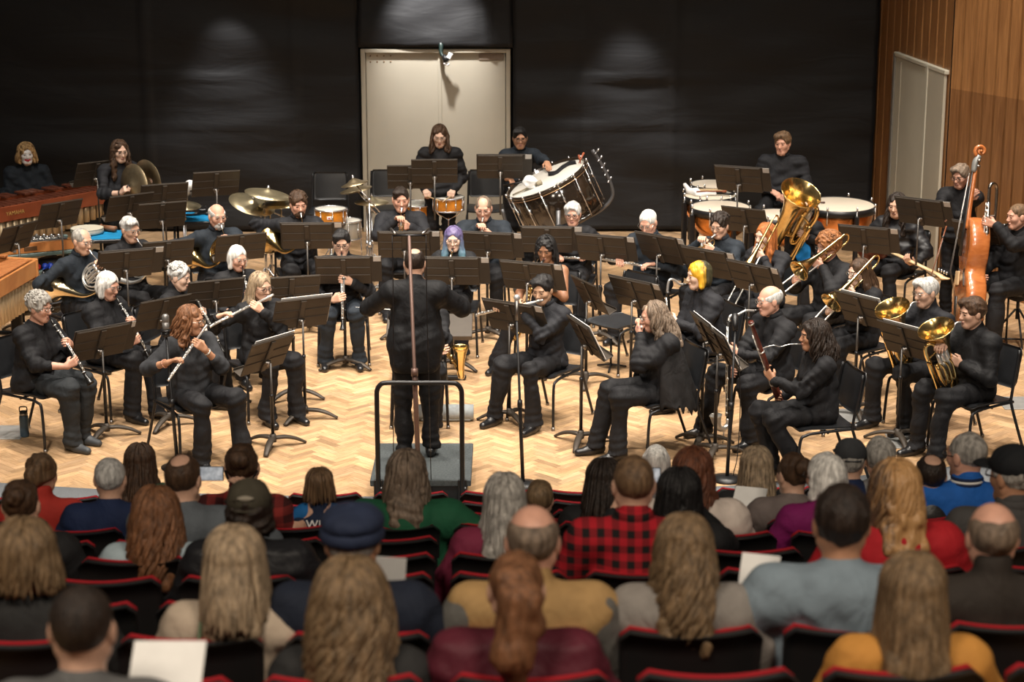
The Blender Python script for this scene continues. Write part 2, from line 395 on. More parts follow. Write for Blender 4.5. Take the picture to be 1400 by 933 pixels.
def hair_build(style, M, c, s, mtl, parent, seed=0, length=.3, fine=.006, locks=0, wave=.0, vol=1., nm='hair'):
    X = lambda x, y, z: np.asarray(c)+s*(M@A(x, y, z))
    e = lambda cc, r, k=.02, sub=False: ell(X(*cc), np.array(r)*s, M, k*s, sub)
    K = lambda a, b, ra, rb=None, k=.02, sub=False: cap(X(*a), X(*b), ra*s, None if rb is None else rb*s, k*s, sub)
    B = lambda cc, h, k=.012, sub=True: rbox(X(*cc), np.array(h)*s, .01, M, k*s, sub)
    face = [e((0, .118, -.028), (.075, .074, .114), .015, True)]
    front = [B((0, .088, -.11), (.12, .090, .105))]
    nape = [B((0, -.05, -.175), (.15, .15, .10))]
    v = vol
    cp = e((0, -.016, .034), (.084*v, .106*v, .097*v))
    P = []; amp, fr = .003, (70, 140)
    if style == 'short': P = [cp]+face+front+nape
    elif style == 'crop': P = [e((0, -.014, .031), (.080, .101, .092))]+face+front+nape; amp = .0015
    elif style == 'side': P = [cp, e((.03, .05, .085), (.06, .05, .035), .03)]+[e((-.010, .122, -.018), (.074, .076, .106), .015, True)]+front+nape; amp = .005
    elif style == 'curly': P = [e((0, -.010, .045), (.094*v, .115*v, .105*v))]+face+[B((0, .095, -.13), (.12, .090, .105))]+nape; amp, fr = .008, (90, 190)
    elif style == 'bald': P = [e((0, -.016, .028), (.083, .104, .088))]+[e((0, .02, .115), (.080, .125, .085), .02, True)]+face+front+nape; amp = .002
    elif style == 'thin': P = [e((0, -.015, .031), (.081, .102, .092))]+[e((0, .075, .105), (.050, .065, .055), .02, True)]+face+front+nape; amp = .002
    elif style == 'crownbald': P = [e((0, -.015, .031), (.082, .103, .093))]+[e((0, -.055, .115), (.045, .05, .04), .02, True)]+face+front+nape; amp = .002
    elif style in ('bob', 'curlybob'):
        P = [cp, e((0, -.052, -.035), (.088*v, .066*v, .090), .03)]
        for x in (-1, 1): P.append(K((.072*x, -.012, .03), (.080*x, .004, -.085), .022*v, .026*v, .03))
        P += [e((0, .124, -.032), (.064, .080, .118), .015, True)]
        if style == 'curlybob': amp, fr = .009, (90, 180)
    elif style == 'long':
        y1, y2 = -.11, -.165
        P = [cp, K((0, -.055, .0), (0, y1, -.20), .075*v, .060*v, .03)]
        for x in (-1, 1):
            P += [K((.035*x, -.07, -.05), (.050*x, y1-.015, -.20), .045*v, .045*v, .03), K((.070*x, -.012, .03), (.085*x, -.015, -.13), .024*v, .030*v, .03)]
            if length > .22:
                P += [K((.050*x, y1-.015, -.20), (.065*x, y2, -length), .047*v, .036*v, .03), K((.085*x, -.015, -.13), (.105*x, -.05 if length < .3 else -.01, -.21), .032*v, .032*v, .03)]
        if length > .22: P.append(K((0, y1, -.20), (0, y2, -length), .05*v, .034*v, .03))
        P += [e((0, .124, -.032), (.062, .082, .122), .015, True)]
        if wave: amp, fr = .006+wave*.3, (60, 120)
    elif style == 'sides':        # long hair worn forward over both shoulders
        P = [cp, e((0, -.05, -.04), (.085*v, .065, .09), .03)]
        for x in (-1, 1): P += [K((.070*x, -.005, .03), (.088*x, .03, -.15), .026*v, .034*v, .03), K((.088*x, .03, -.15), (.10*x, .085, -length), .036*v, .024*v, .03)]
        P += [e((0, .124, -.035), (.058, .082, .125), .015, True)]
        if wave: amp, fr = .006+wave*.3, (60, 120)
    elif style == 'pony':
        q_ = 1+2*(v-1)
        P = [e((0, -.014, .032), (.081, .103, .094))]+face+front+[K((0, -.10, .055), (.01, -.15, .01), .032*q_, .036*q_, .02), K((.01, -.15, .01), (-.01, -.175, -length*.55), .038*q_, .036*q_, .02), K((-.01, -.175, -length*.55), (.01, -.175, -length), .036*q_, .018, .02), K((-.03, -.12, .07), (.045, -.15, -.06), .022*q_, .026*q_, .02)]+[B((0, -.02, -.19), (.15, .10, .10))]
    elif style == 'bun': P = [e((0, -.014, .032), (.081, .103, .094))]+face+front+nape+[e((0, -.105, .065), (.045*v, .04*v, .042*v), .012)]; amp, fr = .004, (70, 130)
    elif style == 'updo': P = [e((0, -.02, .04), (.085, .108, .098))]+face+front+nape+[e((.02, -.07, .085), (.055, .055, .045), .02), e((-.02, -.095, .02), (.06, .04, .06), .02)]; amp, fr = .008, (60, 120)
    elif style == 'beard':
        P = [e((0, .052, -.084), (.046, .048, .044), .02)]
        for x in (-1, 1): P.append(K((.062*x, .0, -.03), (.03*x, .05, -.09), .012, .018, .02))
        P += [K((-.022, .092, -.052), (.022, .092, -.052), .009, k=.012), e((0, .110, -.066), (.020, .02, .006), .006, True), e((0, .07, .015), (.075, .09, .056), .01, True)]
        amp, fr = .002, (120, 200)
    mb = MB()
    mb.sdf(P, fine, wrinkle(seed+5, amp*s, fr), amp)
    if locks:
        r = np.random.default_rng(seed)
        top = style in ('curly', 'curlybob')
        for i in range(locks):
            th = r.uniform(-2.0, 2.0) if style != 'curly' else r.uniform(-pi, pi)
            ez = r.uniform(.35, 1.45); dirv = A(math.sin(th), -math.cos(th), 0)
            L = (length if style not in ('curly',) else .02)*r.uniform(.8, 1.03); ph = r.uniform(0, 6.28); sw = r.uniform(.8, 1.2)
            pts = []
            rr = r.uniform(1.0, 1.05)*v
            for a in np.linspace(ez, -.05, 6):
                pts.append(A(0, -.016, .034)+A(.084*rr*math.cos(a)*dirv[0], .106*rr*math.cos(a)*dirv[1], .097*rr*math.sin(a)))
            if style == 'curly':
                if abs(th) > 2.2 and ez < .9: continue
                p0 = pts[0]; o = unit(p0-A(0, -.016, .034)); t1 = unit(np.cross(o, r.normal(size=3))); t2 = np.cross(o, t1)
                pts = [p0+o*.02*np.sin(q*1.3)+(t1*math.cos(q)+t2*math.sin(q))*.016 for q in np.linspace(0, 7, 9)]
                mb.tube(np.array([X(*q) for q in pts]), np.array([.005, .008, .008, .005])*s, 5); continue
            e0 = pts[-1]
            nz = max(4, int(L/.028))
            for q in range(1, nz+1):
                f = q/nz; z = e0[2]-(L+.02)*f
                back = max(0, -dirv[1])
                y = e0[1]*(1-.05*f)-(.075*min(1, f*1.3)*back if length > .2 else .01*f*back)
                if style == 'sides': y = e0[1]+.09*f*(1 if e0[1] > -.07 else .2)
                x = e0[0]*(1+.30*f)
                pts.append(A(x, y, z))
            pts = np.array(pts); q = np.arange(len(pts)); env = np.minimum(1, np.maximum(0, q-3)/4)
            w = (wave+.003)*env
            tang = A(dirv[1], -dirv[0], 0)
            pts = pts+tang*(w*np.sin(q*1.05*sw+ph))[:, None]+dirv*(w*.7*np.cos(q*1.05*sw+ph))[:, None]
            pts = spline(pts, 2)
            mb.tube(np.array([X(*p) for p in pts]), np.array([.005, .011, .011, .010, .004])*s*r.uniform(.7, 1.15), 5)
    return mb.build(nm, mtl, parent)

def glasses_build(M, c, s, mtl, parent, r=.020):
    X = lambda x, y, z: np.asarray(c)+s*(M@A(x, y, z))
    mb = MB(); t = .0022 if mtl is WIRE else .0030
    for x in (-1, 1):
        rg = np.array([X(.032*x+r*1.1*math.cos(a), .104-.12*r*abs(math.cos(a)), .001+r*.82*math.sin(a)) for a in np.linspace(0, 2*pi, 15)])
        mb.tube(rg, t, 5, closed=True)
        mb.tube(np.array([X((.032+r*1.05)*x, .101, .004), X(.076*x, .085, .006), X(.081*x, .0, .008), X(.080*x, -.02, -.01)]), t*.8, 5)
    mb.tube(np.array([X(-.012, .104, .003), X(0, .108, .005), X(.012, .104, .003)]), t, 5)
    return mb.build('glasses', mtl, parent)

PEOPLE = {}
def band(I, side, m, name, off=.03, r=.031, w=.011):
    S, E, wr, d, n = I['arm'][side]; u = unit(E-wr); b = MB(); b.tube(ring(wr+u*off, u, r*I['s'], 18), w, 6, closed=True, flat=(.45, 1)); b.build(name, m, I['root'])
def person(key, label, loc_head, yaw, face=None, pitch=0., sit=True, lean=4., s=1., fat=1., hair=('short', 'brown'), hk=None, glasses=None, beard=None,
           tone='fair', top='shirt', topm=None, legm=None, sleeve='long', arms=None, knees=None, feet=None, twist=0., roll=0., h=.0055, shoes=True, shoem=None,
           group=None, seat_z=.46, female=False, neckfwd=0., audience=False, lipm=None, paint=None, hoff=0., stance=.10, seed=None, bald_top=False, cat='person', child=False, floor=0.):
    """one person; loc_head is where the head's centre sits in the world, yaw 0 = facing the hall, + = turned towards +x"""
    seed = seed if seed is not None else len(PEOPLE)*13+3
    rz = pi+rad(yaw); Rb = RZ(rz)
    hz = (.525 if sit else .93*s)
    if sit: hz = seat_z+.075
    T = RX(rad(-lean))@RY(rad(roll))@RZ(rad(twist))
    hip = A(0, 0, hz)
    tp = lambda x, y, z: hip+s*(T@A(x, y, z))
    nb = tp(0, -.005, .50)
    hc = nb+s*A(0, .045+neckfwd, 0)+s*(T@A(0, 0, .146 if not audience else .138))
    fr = (face if face is not None else yaw)-yaw
    HM = RZ(rad(fr))@RX(rad(-pitch))
    loc_head = at_z(loc_head[0], loc_head[1], floor+hc[2]) if len(loc_head) == 2 else np.asarray(loc_head, float)
    base = loc_head-Rb@hc; base[2] = floor
    root = empty('person', base, rz); tag(root, label, cat, group)
    W = lambda p: base+Rb@np.asarray(p, float)           # local -> world
    mouth = hc+s*(HM@A(0, .102, -.066))
    info = dict(root=root, base=base, rz=rz, Rb=Rb, hc=hc, HM=HM, mouth=mouth, tp=tp, s=s, W=W, hip=hip, key=key, yaw=yaw)
    PEOPLE[key] = info
    # arms
    g = arms(info) if callable(arms) else (arms or {})
    skinP = head_prims(HM, hc, s)
    skinP += [cap(hc+s*(HM@A(0, -.022, -.05)), nb+s*(T@A(0, 0, -.03)), .052*s*(.9 if female else 1), .056*s, k=.03*s)]
    bare = sleeve == 'none'
    Ls = []
    w = .178*s*(.92 if female else 1)*(1+.25*(fat-1))
    hk_ = np.array([])
    armP = {}
    for sd, x in (('R', 1), ('L', -1)):
        S = tp(x*w, -.005, .425)
        if sd in g:
            gp, d, n, curl, pole = (list(g[sd])+[None]*5)[:5]
            d = unit(d); n = unit(n)
            wr = np.asarray(gp)-d*.088*s-n*.026*s
        else:
            ky = .30 if sit else .02
            wr = A(x*(.13 if sit else .25*s), ky, hz+(.10 if sit else -.16*s)); d = unit(A(-x*.35, .9, -.25)) if sit else A(0, .1, -1); n = A(0, 0, -1) if sit else A(-x, 0, 0); curl = None; pole = None
            gp = wr
        pole = A(x*.8, -.35, -.7) if pole is None else np.asarray(pole, float)
        E, wr = ik(S, wr, .285*s, .25*s, pole)
        armP[sd] = (S, E, wr, d, n)
        skinP += hand_prims(wr, d, n, sd == 'L', curl or (.35, .35), s*(.93 if female else 1.0)*(.9 if child else 1))
        fs = E+(wr-E)*.45
        if sleeve == 'long': skinP += [cap(S, E, .03*s, k=.02), cap(E, fs, .028*s, .025*s, k=.02), cap(fs, wr, .026*s, .023*s, k=.02)]
        elif sleeve == 'mid': skinP += [cap(S, E, .03*s, k=.02), cap(E, wr, .040*s*(1+.4*(fat-1)), .025*s, k=.02)]
        else: skinP += [cap(S, E, .050*s*fat, .040*s*fat, k=.03), cap(E, wr, .040*s, .025*s, k=.02)]
    skinP += [cap(nb, tp(0, 0, .02), .055*s if not bare else .06*s, .05*s, k=.04)]
    if bare:
        skinP += [cap(tp(-w*.85, -.01, .42), tp(w*.85, -.01, .42), .055*s, k=.05), ell(tp(0, 0, .33), A(.15, .10, .17)*s, T, .06)]
    elif top in ('tee', 'vneck'): skinP += [ell(tp(0, .035, .42), A(.085, .055, .07)*s, T, .05)]
    # legs
    if sit:
        kx = .15 if not female else .10
        kn = knees or [(kx, .44*s, hz+.02), (-kx, .44*s, hz+.02)]
        ft = feet or [(kx+.02, .44*s, .0), (-kx-.02, .44*s, .0)]
    else:
        kn = knees or [(stance, .03, .50*s), (-stance, .03, .50*s)]
        ft = feet or [(stance+.01, 0., 0.), (-stance-.01, 0., 0.)]
    kn = [A(*k) for k in kn]; ft = [A(*f) for f in ft]
    hp = [hip+s*A(.092, .0, 0), hip+s*A(-.092, .0, 0)]
    for i in range(2):
        an = ft[i]+A(0, 0, .09*s)
        skinP += [cap(tp(0, 0, .02), hp[i], .05*s, k=.03), cap(hp[i], kn[i], .045*s, .04*s, k=.03), cap(kn[i], an, .038*s, .030*s, k=.03), cap(an, ft[i]+A(0, .04, .04), .03*s, .025*s, k=.02)]
    mb = MB(); V, Fq = sdf_mesh(skinP, h)
    # face colours by place on the head
    cen = (V[Fq].mean(1)-hc)@HM/s
    X_, Y_, Z_ = np.abs(cen[:, 0]), cen[:, 1], cen[:, 2]
    mi = np.zeros(len(Fq), int)
    if not audience:
        mi[(X_ < .0185) & (Y_ > .084) & (Z_ > -.074) & (Z_ < -.056)] = 1
        mi[(X_ > .012) & (X_ < .050) & (Y_ > .066) & (Z_ > .016) & (Z_ < .0245)] = 2
        mi[(np.hypot((X_-.031)/.0125, (Z_-.002)/.0062) < 1) & (Y_ > .07)] = 3
        if paint is not None:
            mi[(Y_ > .03) & (Z_ > -.10) & (Z_ < .062) & (X_ < .062) & (mi == 0)] = 4
            mi[(X_ < .034) & (Y_ > .06) & (Z_ > -.076+X_*.35) & (Z_ < -.054+X_*.35)] = 1
    mb.add(V, Fq)
    browm = hk if hk is not None else H.get(hair[1], H['brown'])
    mats = [SKINS[tone], lipm or LIPM, browm, EYE]+([paint] if paint is not None else [])
    mb.build('body', mats, root, fmi=mi)
    hm = hk if hk is not None else H[hair[1]]
    if hair[0] != 'none':
        kw = hair[2] if len(hair) > 2 else {}
        hair_build(hair[0], HM, hc, s, hm, root, seed, **kw)
    if beard: hair_build('beard', HM, hc, s, H[beard], root, seed, nm='beard', fine=.006)
    if glasses: glasses_build(HM, hc, s, WIRE if glasses == 'wire' else GLASSRIM, root)
    # ---- clothes
    topm = topm or BLACK; legm = legm or BLACK
    f2 = fat
    bulk = dict(jacket=.010, hoodie=.012, puffer=.020, shawl=.012).get(top, .0)
    C = []
    if top != 'dress':
        C += [ell(tp(0, .025, .005), A(.180*f2+bulk, .152*f2+bulk, .085)*s, T, .02), ell(tp(0, .015, .06), A(.172*f2+bulk, .140*f2+bulk, .13)*s, T, .05), ell(tp(0, .014, .20), A(.166*f2+bulk, .126*f2+bulk, .18)*s, T, .06), ell(tp(0, .0, .34), A((.165 if not female else .150)+bulk+.03*(f2-1), .115+bulk+.03*(f2-1), .165)*s, T, .06),
              cap(tp(-w*.86, -.008, .420), tp(w*.86, -.008, .420), (.058+bulk*.6)*s, k=.05), cap(tp(0, -.012, .43), tp(0, -.008, .485), .085*s, .066*s, k=.035)]
        if female: C += [ell(tp(.07, .085, .30), A(.065, .06, .065)*s*(1+.3*(fat-1)), T, .05), ell(tp(-.07, .085, .30), A(.065, .06, .065)*s*(1+.3*(fat-1)), T, .05)]
        for sd in ('R', 'L'):
            S, E, wr, d, n = armP[sd]
            ru = (.066+bulk*.8)*s*(1+.5*(fat-1))
            if sleeve in ('long', 'mid'):
                C.append(cap(S, E, ru, (.056+bulk*.8)*s*(1+.5*(fat-1)), k=.07)); C.append(cap(tp(0, -.012, .465), S*.92+tp(0, -.01, .41)*.08, .058*s, ru*.92, k=.06))
                C.append(cap(E, E+(wr-E)*(.93 if sleeve == 'long' else .42), (.055+bulk*.8)*s, (.043+bulk*.6)*s if sleeve == 'long' else .052*s, k=.03))
            elif sleeve == 'short': C.append(cap(S, S+(E-S)*.55, ru, ru, k=.04))
            else: C.append(cap(S, S+(E-S)*.12, .06*s, k=.03))
        if top in ('shirt', 'jacket', 'turtle', 'hoodie', 'puffer'):
            hgt = .065 if top == 'turtle' else .015 if top == 'hoodie' else .035
            nd = unit(hc+s*(HM@A(0, -.03, -.06))-nb)
            C.append(cap(nb-nd*.02*s, nb+nd*hgt*s, .070*s, .063*s, k=.012))
        if top == 'hoodie': C += [ell(tp(0, -.095, .425), A(.115, .055, .095)*s, T, .05), cap(tp(-.085, -.055, .485), tp(.085, -.055, .485), .032*s, k=.04)]
        if top == 'tee': C.append(cap(nb-A(0, 0, .03*s), nb+A(0, -.004, .004), .082*s, .068*s, k=.02))
        if top == 'tee': C.append(ell(nb+s*(T@A(0, .055, .02)), A(.075, .07, .055)*s, T, .015, True))
        if top == 'jacket' or top == 'shawl': C += [ell(tp(0, .015, -.02), A(.175*f2, .135*f2, .17)*s, T, .05)]
        if top == 'shawl' and False:
            for sd in ('R', 'L'):
                S, E, wr, d, n = armP[sd]; C += [cap(E, E*.4+tp(.16 if sd == 'R' else -.16, .02, .0)*.6, .07*s, .09*s, k=.10), cap(S*.5+E*.5, tp(.16 if sd == 'R' else -.16, -.06, -.12), .08*s, .11*s, k=.10)]
    else:
        C += [ell(tp(0, .01, .10), A(.150*f2, .118*f2, .16)*s, T, .05), ell(tp(0, .014, .25), A(.160, .122, .10)*s, T, .05)]
        C.append(rbox(tp(0, 0, .47), A(.4, .4, .12)*s, .02, T, .01, True))
    if sit is False and top == 'jacket': C += [rbox(tp(0, -.01, -.02), A(.168*f2, .120*f2, .20)*s, .10*s, T, .05), cap(tp(-w*1.02, -.01, .45), tp(w*1.02, -.01, .45), .062*s, k=.03)]
    w1_, w2_ = wrinkle(seed, .016*s, (14, 30)), wrinkle(seed+50, .010*s, (32, 62)); 
    ft_ = []
    for sd in ('R', 'L'):
        S, E, wr, d, n = armP[sd]
        ft_ += [(E, unit(wr-E), .10, .010, 105.), (E+(S-E)*.3, unit(E-S), .08, .006, 120.), (S, unit(E-S), .10, .006, 95.), (wr+(E-wr)*.22, unit(E-wr), .06, .006, 130.)]
    ft_ += [(tp(0, .12, .08), unit(T@A(.15, .3, 1)), .17, .010, 88.), (tp(0, -.12, .10), unit(T@A(-.2, 0, 1)), .15, .007, 80.)]
    fk_ = (.5 if audience or top == 'jacket' else 1)*s
    def folds_(p):
        o = np.zeros(len(p))
        for i, (c, u, r_, a_, f_) in enumerate(ft_):
            q = p-c; o += a_*fk_*np.exp(-(q*q).sum(1)/(r_*r_))*np.sin(f_*(q@u)+1.7*i+2.2*np.sin(q[:, 0]*9+i))
        return o
    wr_ = lambda p: folds_(p)+(w1_(p)+w2_(p))*(.45 if audience else .35 if top == 'jacket' else 1)*np.clip((nb[2]+.02-p[:, 2])/.14, .15, 1)
    if top == 'puffer':
        w0 = wr_
        wr_ = lambda p: w0(p)+.008*np.abs(np.sin((p[:, 2]-hz)*38))
    cm = MB().sdf(C, .0105 if not audience else .012, wr_, .034).build('jacket' if top in ('jacket', 'puffer') else 'hoodie' if top == 'hoodie' else 'dress' if top == 'dress' else 'shirt', topm, root)
    info['cloth'] = cm; info['arm'] = armP
    if top == 'dress':
        mb = MB()
        for x in (-1, 1): mb.tube(spline([tp(x*.085, .125, .33), tp(x*.09, .10, .42), tp(x*.09, .03, .508), tp(x*.09, -.06, .47), tp(x*.08, -.11, .36)], 5), .017*s, 8, flat=(.35, 1))
        mb.build('shoulder_strap', topm, root)
    if sleeve == 'long' and not audience:
        for sd in ('R', 'L'):
            S, E, wr, d, n = armP[sd]; u_ = unit(wr-E); c0_ = E+(wr-E)*.80; b_ = MB(); b_.tube([c0_, c0_+u_*.012, wr+u_*.004, wr+u_*.008], np.array([.036, .043, .041, .034])*s*(1.08 if top == 'jacket' else 1), 12); b_.build('cuff', topm, root)
    if top == 'shawl':
        nz, na = 22, 61; V = []
        rg = np.random.default_rng(5); hem = rg.uniform(-.03, .03, na)
        for lay in (0, 1):
            for i in range(nz):
                t = i/(nz-1)
                for j in range(na):
                    th = (j/(na-1)-.5)*2*rad(128); rx, ry = (.175+.135*t**.8)*s*1.08, (.125+.135*t)*s*1.1
                    fold = 1+.05*math.sin(th*9+1.2*math.sin(t*4))*t+.02*math.sin(th*23)*t
                    z = .475-.60*t-(.03*math.sin(j*2.1)+hem[j])*max(0, t-.9)*10*.9+.05*(abs(th)/2.2)**2*t
                    V.append(tp(0, -.01, 0)+s*(T@A(0, 0, z))+(1-.012*lay)*fold*A(rx*math.sin(th), -ry*math.cos(th)+.02*t, 0)*(1 if t > .12 else .55+.45*t/.12))
        i_ = np.arange(nz-1)[:, None]*na+np.arange(na-1)[None]; q_ = np.stack([i_, i_+1, i_+na+1, i_+na], -1).reshape(-1, 4)
        b_ = MB(); b_.add(V, q_); b_.more(q_[:, ::-1]+nz*na, 0)
        per = np.concatenate([np.arange(na), np.arange(1, nz)*na+na-1, (nz-1)*na+np.arange(na-2, -1, -1), np.arange(nz-2, 0, -1)*na]); p2_ = np.roll(per, -1)
        b_.more(np.stack([per, per+na*nz, p2_+na*nz, p2_], -1), 0); b_.build('lace_shawl', cloth('black_lace', (.010, .009, .009), .8, .8, .5), root)
    if top == 'shirt':
        nx_ = unit(hc+s*(HM@A(0, -.02, -.06))-nb); X1 = np.cross(A(0, 1, 0), nx_); b_ = MB(); cl_ = []
        for t in np.linspace(-2.6, 2.6, 22): cl_.append(nb+nx_*(.038-.022*(abs(t)/2.6)**3)*s+s*(.070*math.sin(t)*A(1, 0, 0)+(-.068*math.cos(t)+.006*abs(t)**2/6)*A(0, 1, 0)))
        b_.tube(np.array(cl_), .021*s, 8, flat=(.42, 1.0)); b_.build('collar', topm, root)
    L_ = [ell(hip+s*A(0, .0, .02), A(.165*f2, .128*f2, .10)*s, None, .05)]
    for i in range(2):
        an = ft[i]+A(0, 0, .085*s)
        L_ += [cap(hp[i], kn[i], .094*s*(1+.4*(fat-1)), .078*s*(1+.3*(fat-1)), k=.05), cap(kn[i], an, .074*s*(1+.2*(fat-1)), (.074 if female else .068)*s, k=.04)]
        if not audience: L_.append(cap(an-A(0, 0, .01), an-A(0, -.02, .05), .074*s, .080*s if female else .074*s, k=.02))
    lf_ = []
    for i in range(2):
        an = ft[i]+A(0, 0, .085*s); lf_ += [(kn[i], unit(an-kn[i]), .13, .008, 80.), (hp[i]+(kn[i]-hp[i])*.2, unit(kn[i]-hp[i]), .14, .009, 75.), (an+A(0, 0, .06), A(0, .2, 1), .09, .008, 95.)]
    lw_ = wrinkle(seed+1, .014*s, (13, 30))
    def legfolds_(p):
        o = lw_(p)
        for i, (c, u, r_, a_, f_) in enumerate(lf_):
            q = p-c; o = o+a_*s*np.exp(-(q*q).sum(1)/(r_*r_))*np.sin(f_*(q@u)+1.3*i+1.8*np.sin(q[:, 0]*11+i))
        return o
    L_.append(rbox(A(0, .2, -.13+.065+(0)), A(2, 2, .13), .005, None, .005, True))
    MB().sdf(L_, .0125 if not audience else .018, legfolds_, .026).build('trousers', legm, root)
    if shoes:
        for i in range(2):
            fdir = unit(A(ft[i][0]*.35, 1, 0)); b0 = ft[i]
            P = [cap(b0-fdir*.045+A(0, 0, .045), b0+fdir*.05+A(0, 0, .045), .040*s, .042*s, k=.03), cap(b0+fdir*.05+A(0, 0, .038), b0+fdir*.165*s+A(0, 0, .028), .043*s, .032*s, k=.03), cap(b0+A(0, 0, .06), b0+A(0, 0, .11), .042*s, .040*s, k=.02)]
            P.append(rbox(b0+A(0, 0, -.10), A(.6, .6, .10), .002, None, .004, True))
            MB().sdf(P, .009).build('shoe', shoem or LEATHER, root)
    return info
# ---------------------------------------------------------------- instruments (each held by its player, a thing of its own)
def inst(I, name, label, cat, c, group=None):
    r = empty(name, I['W'](c), I['rz']); tag(r, label, cat, group); return r, np.asarray(c, float)
def keys(mb, a, d, t0, t1, n, side, r=.016, kr=.007):
    """silver rods, posts and key cups along a tube that starts at a and runs along d"""
    d = unit(d); u = unit(np.asarray(side)-d*(np.asarray(side)@d)); v = np.cross(d, u)
    for o in (.6, -.5):
        q = unit(u+v*o); mb.tube([a+d*t0+q*r, a+d*t1+q*r], .0032, 6)
    for i in range(n):
        t = t0+(t1-t0)*(i+.5)/n; q = unit(u+v*(.55*math.sin(i*2.4)))
        mb.tube([a+d*t+q*(r-.010), a+d*t+q*(r+.004)], [kr, kr*1.1], 8)
def flare(t0, r0, r1, n=10, p=2.6):
    x = np.linspace(0, 1, n); return x, r0+(r1-r0)*x**p
def bell(mb, P, r, n=24, mi=0, thick=.004):
    """a tube that widens into an open bell, with an inner skin"""
    P = np.asarray(P, float); m = len(P)
    r = np.interp(np.linspace(0, 1, m), np.linspace(0, 1, len(r)), r)
    T, N, B = frames(P); T[-1] = T[-1]
    k = max(1, int(m*.45))
    Pin = P[::-1][:m-k]; rin = np.maximum(r[::-1][:m-k]-thick, .003)
    PP = np.concatenate([P, P[-1:]+T[-1:]*thick*.6, Pin]); RR = np.concatenate([r, r[-1:]*.992, rin])
    th = np.arange(n)*2*pi/n
    NN = np.concatenate([N, N[-1:], N[::-1][:m-k]]); BB = np.concatenate([B, B[-1:], B[::-1][:m-k]])
    V = PP[:, None]+RR[:, None, None]*(np.cos(th)[None, :, None]*NN[:, None]+np.sin(th)[None, :, None]*BB[:, None])
    q = len(PP); i = np.arange(q-1)[:, None]*n; j = np.arange(n)[None]; j2 = (j+1) % n
    b = mb.n; mb.add(V.reshape(-1, 3), np.stack([i+j, i+j2, i+n+j2, i+n+j], -1).reshape(-1, 4), mi)
    mb.more(np.arange(n)[None, ::-1], b, mi); mb.more(np.arange(n)[None]+(q-1)*n, b, mi)
    mb.tube(np.concatenate([ring(P[-1], T[-1], r[-1], 28)]), thick*.9, 6, mi, closed=True)
    return mb
def wood_pipe(I, name, label, cat, d, L=.66, r=.0135, bellr=.032, t_l=.26, t_r=.43, m=None, mtl=BLACKWOOD, km=SILVER):
    m = I['mouth'] if m is None else m; d = unit(d); u = A(0, 1, .3)
    root, c = inst(I, name, label, cat, m+d*L*.5)
    MB().tube([m-d*.012, m+d*.05, m+d*.085], [.006, .011, .012], 10).build('mouthpiece', BLACKWOOD, root, c)
    a = m+d*.08
    MB().tube([a+d*x for x in (0, .05, .055, L-.19, L-.185, L-.175)], [r*1.15, r*1.1, r, r*1.05, r*1.3, r*1.2], 12).build('body', mtl, root, c)
    b = MB(); P = [a+d*(L-.175+.095*t) for t in np.linspace(0, 1, 8)]; bell(b, P, r*1.1+(bellr-r*1.1)*np.linspace(0, 1, 8)**2.2, 18, thick=.003); b.build('bell', mtl, root, c)
    k = MB(); keys(k, a, d, .06, L-.2, 9, u, r+.003)
    for t in (.002, .055, L*.47, L-.19): k.tube([a+d*(t-.004), a+d*(t+.004)], r*1.28, 12)
    k.build('keywork', km, root, c)
    side = A(1, 0, 0)
    gl, gr = m+d*t_l, m+d*t_r
    return {'L': (gl+A(-.012, -.004, 0), A(.72, .50, .38), A(.62, -.72, 0), (.55, .75), A(-.8, -.5, -.9)),
            'R': (gr+A(.012, -.004, 0), A(-.72, .50, .38), A(-.62, -.72, 0), (.55, .75), A(.8, -.5, -.9))}
def clarinet(ang=38, side=0., **k):
    lab = k.pop('label')
    return lambda I: wood_pipe(I, 'clarinet', lab, 'clarinet', A(side, math.sin(rad(ang)), -math.cos(rad(ang))), **k)
def flute(label, droop=.18, back=.12, L=.67, name='flute', t_l=.17, t_r=.40):
    def f(I):
        HM = I['HM']; m = I['mouth']+HM@A(0, .012, .004)
        a = unit(HM@A(1, -back, 0)+A(0, 0, -droop))
        root, c = inst(I, name, label, name, m+a*L*.4); r = .0098 if L > .5 else .0085
        p0 = m-a*.055
        MB().tube([p0, p0+a*.01, p0+a*L*.3, p0+a*(L*.3+.002), p0+a*(L*.34)], [r*.9, r, r, r*1.2, r*1.2], 12).build('head_joint', SILVER, root, c)
        b = MB(); b.tube([p0+a*L*.33, p0+a*L*.985, p0+a*L], [r, r, r*1.15], 12); b.build('body', SILVER, root, c)
        k = MB(); keys(k, p0, a, L*.36, L*.97, 13 if L > .5 else 8, A(0, .55, .8), r+.004, .008); k.build('keywork', SILVER, root, c)
        MB().tube([m-a*.012+A(0, -.004, .009), m+a*.012+A(0, -.004, .009)], .006, 8).build('lip_plate', SILVER, root, c)
        gl, gr = m+a*t_l, m+a*t_r
        return {'L': (gl+A(-.01, .012, .0), A(.70, .05, .62), A(.25, -.95, .15), (.5, .7), A(-.55, .4, -1)),
                'R': (gr+A(.02, -.02, .004), A(-.60, .62, .42), A(-.25, .25, -.9), (.35, .75), A(.9, -.35, -.6))}
    return f
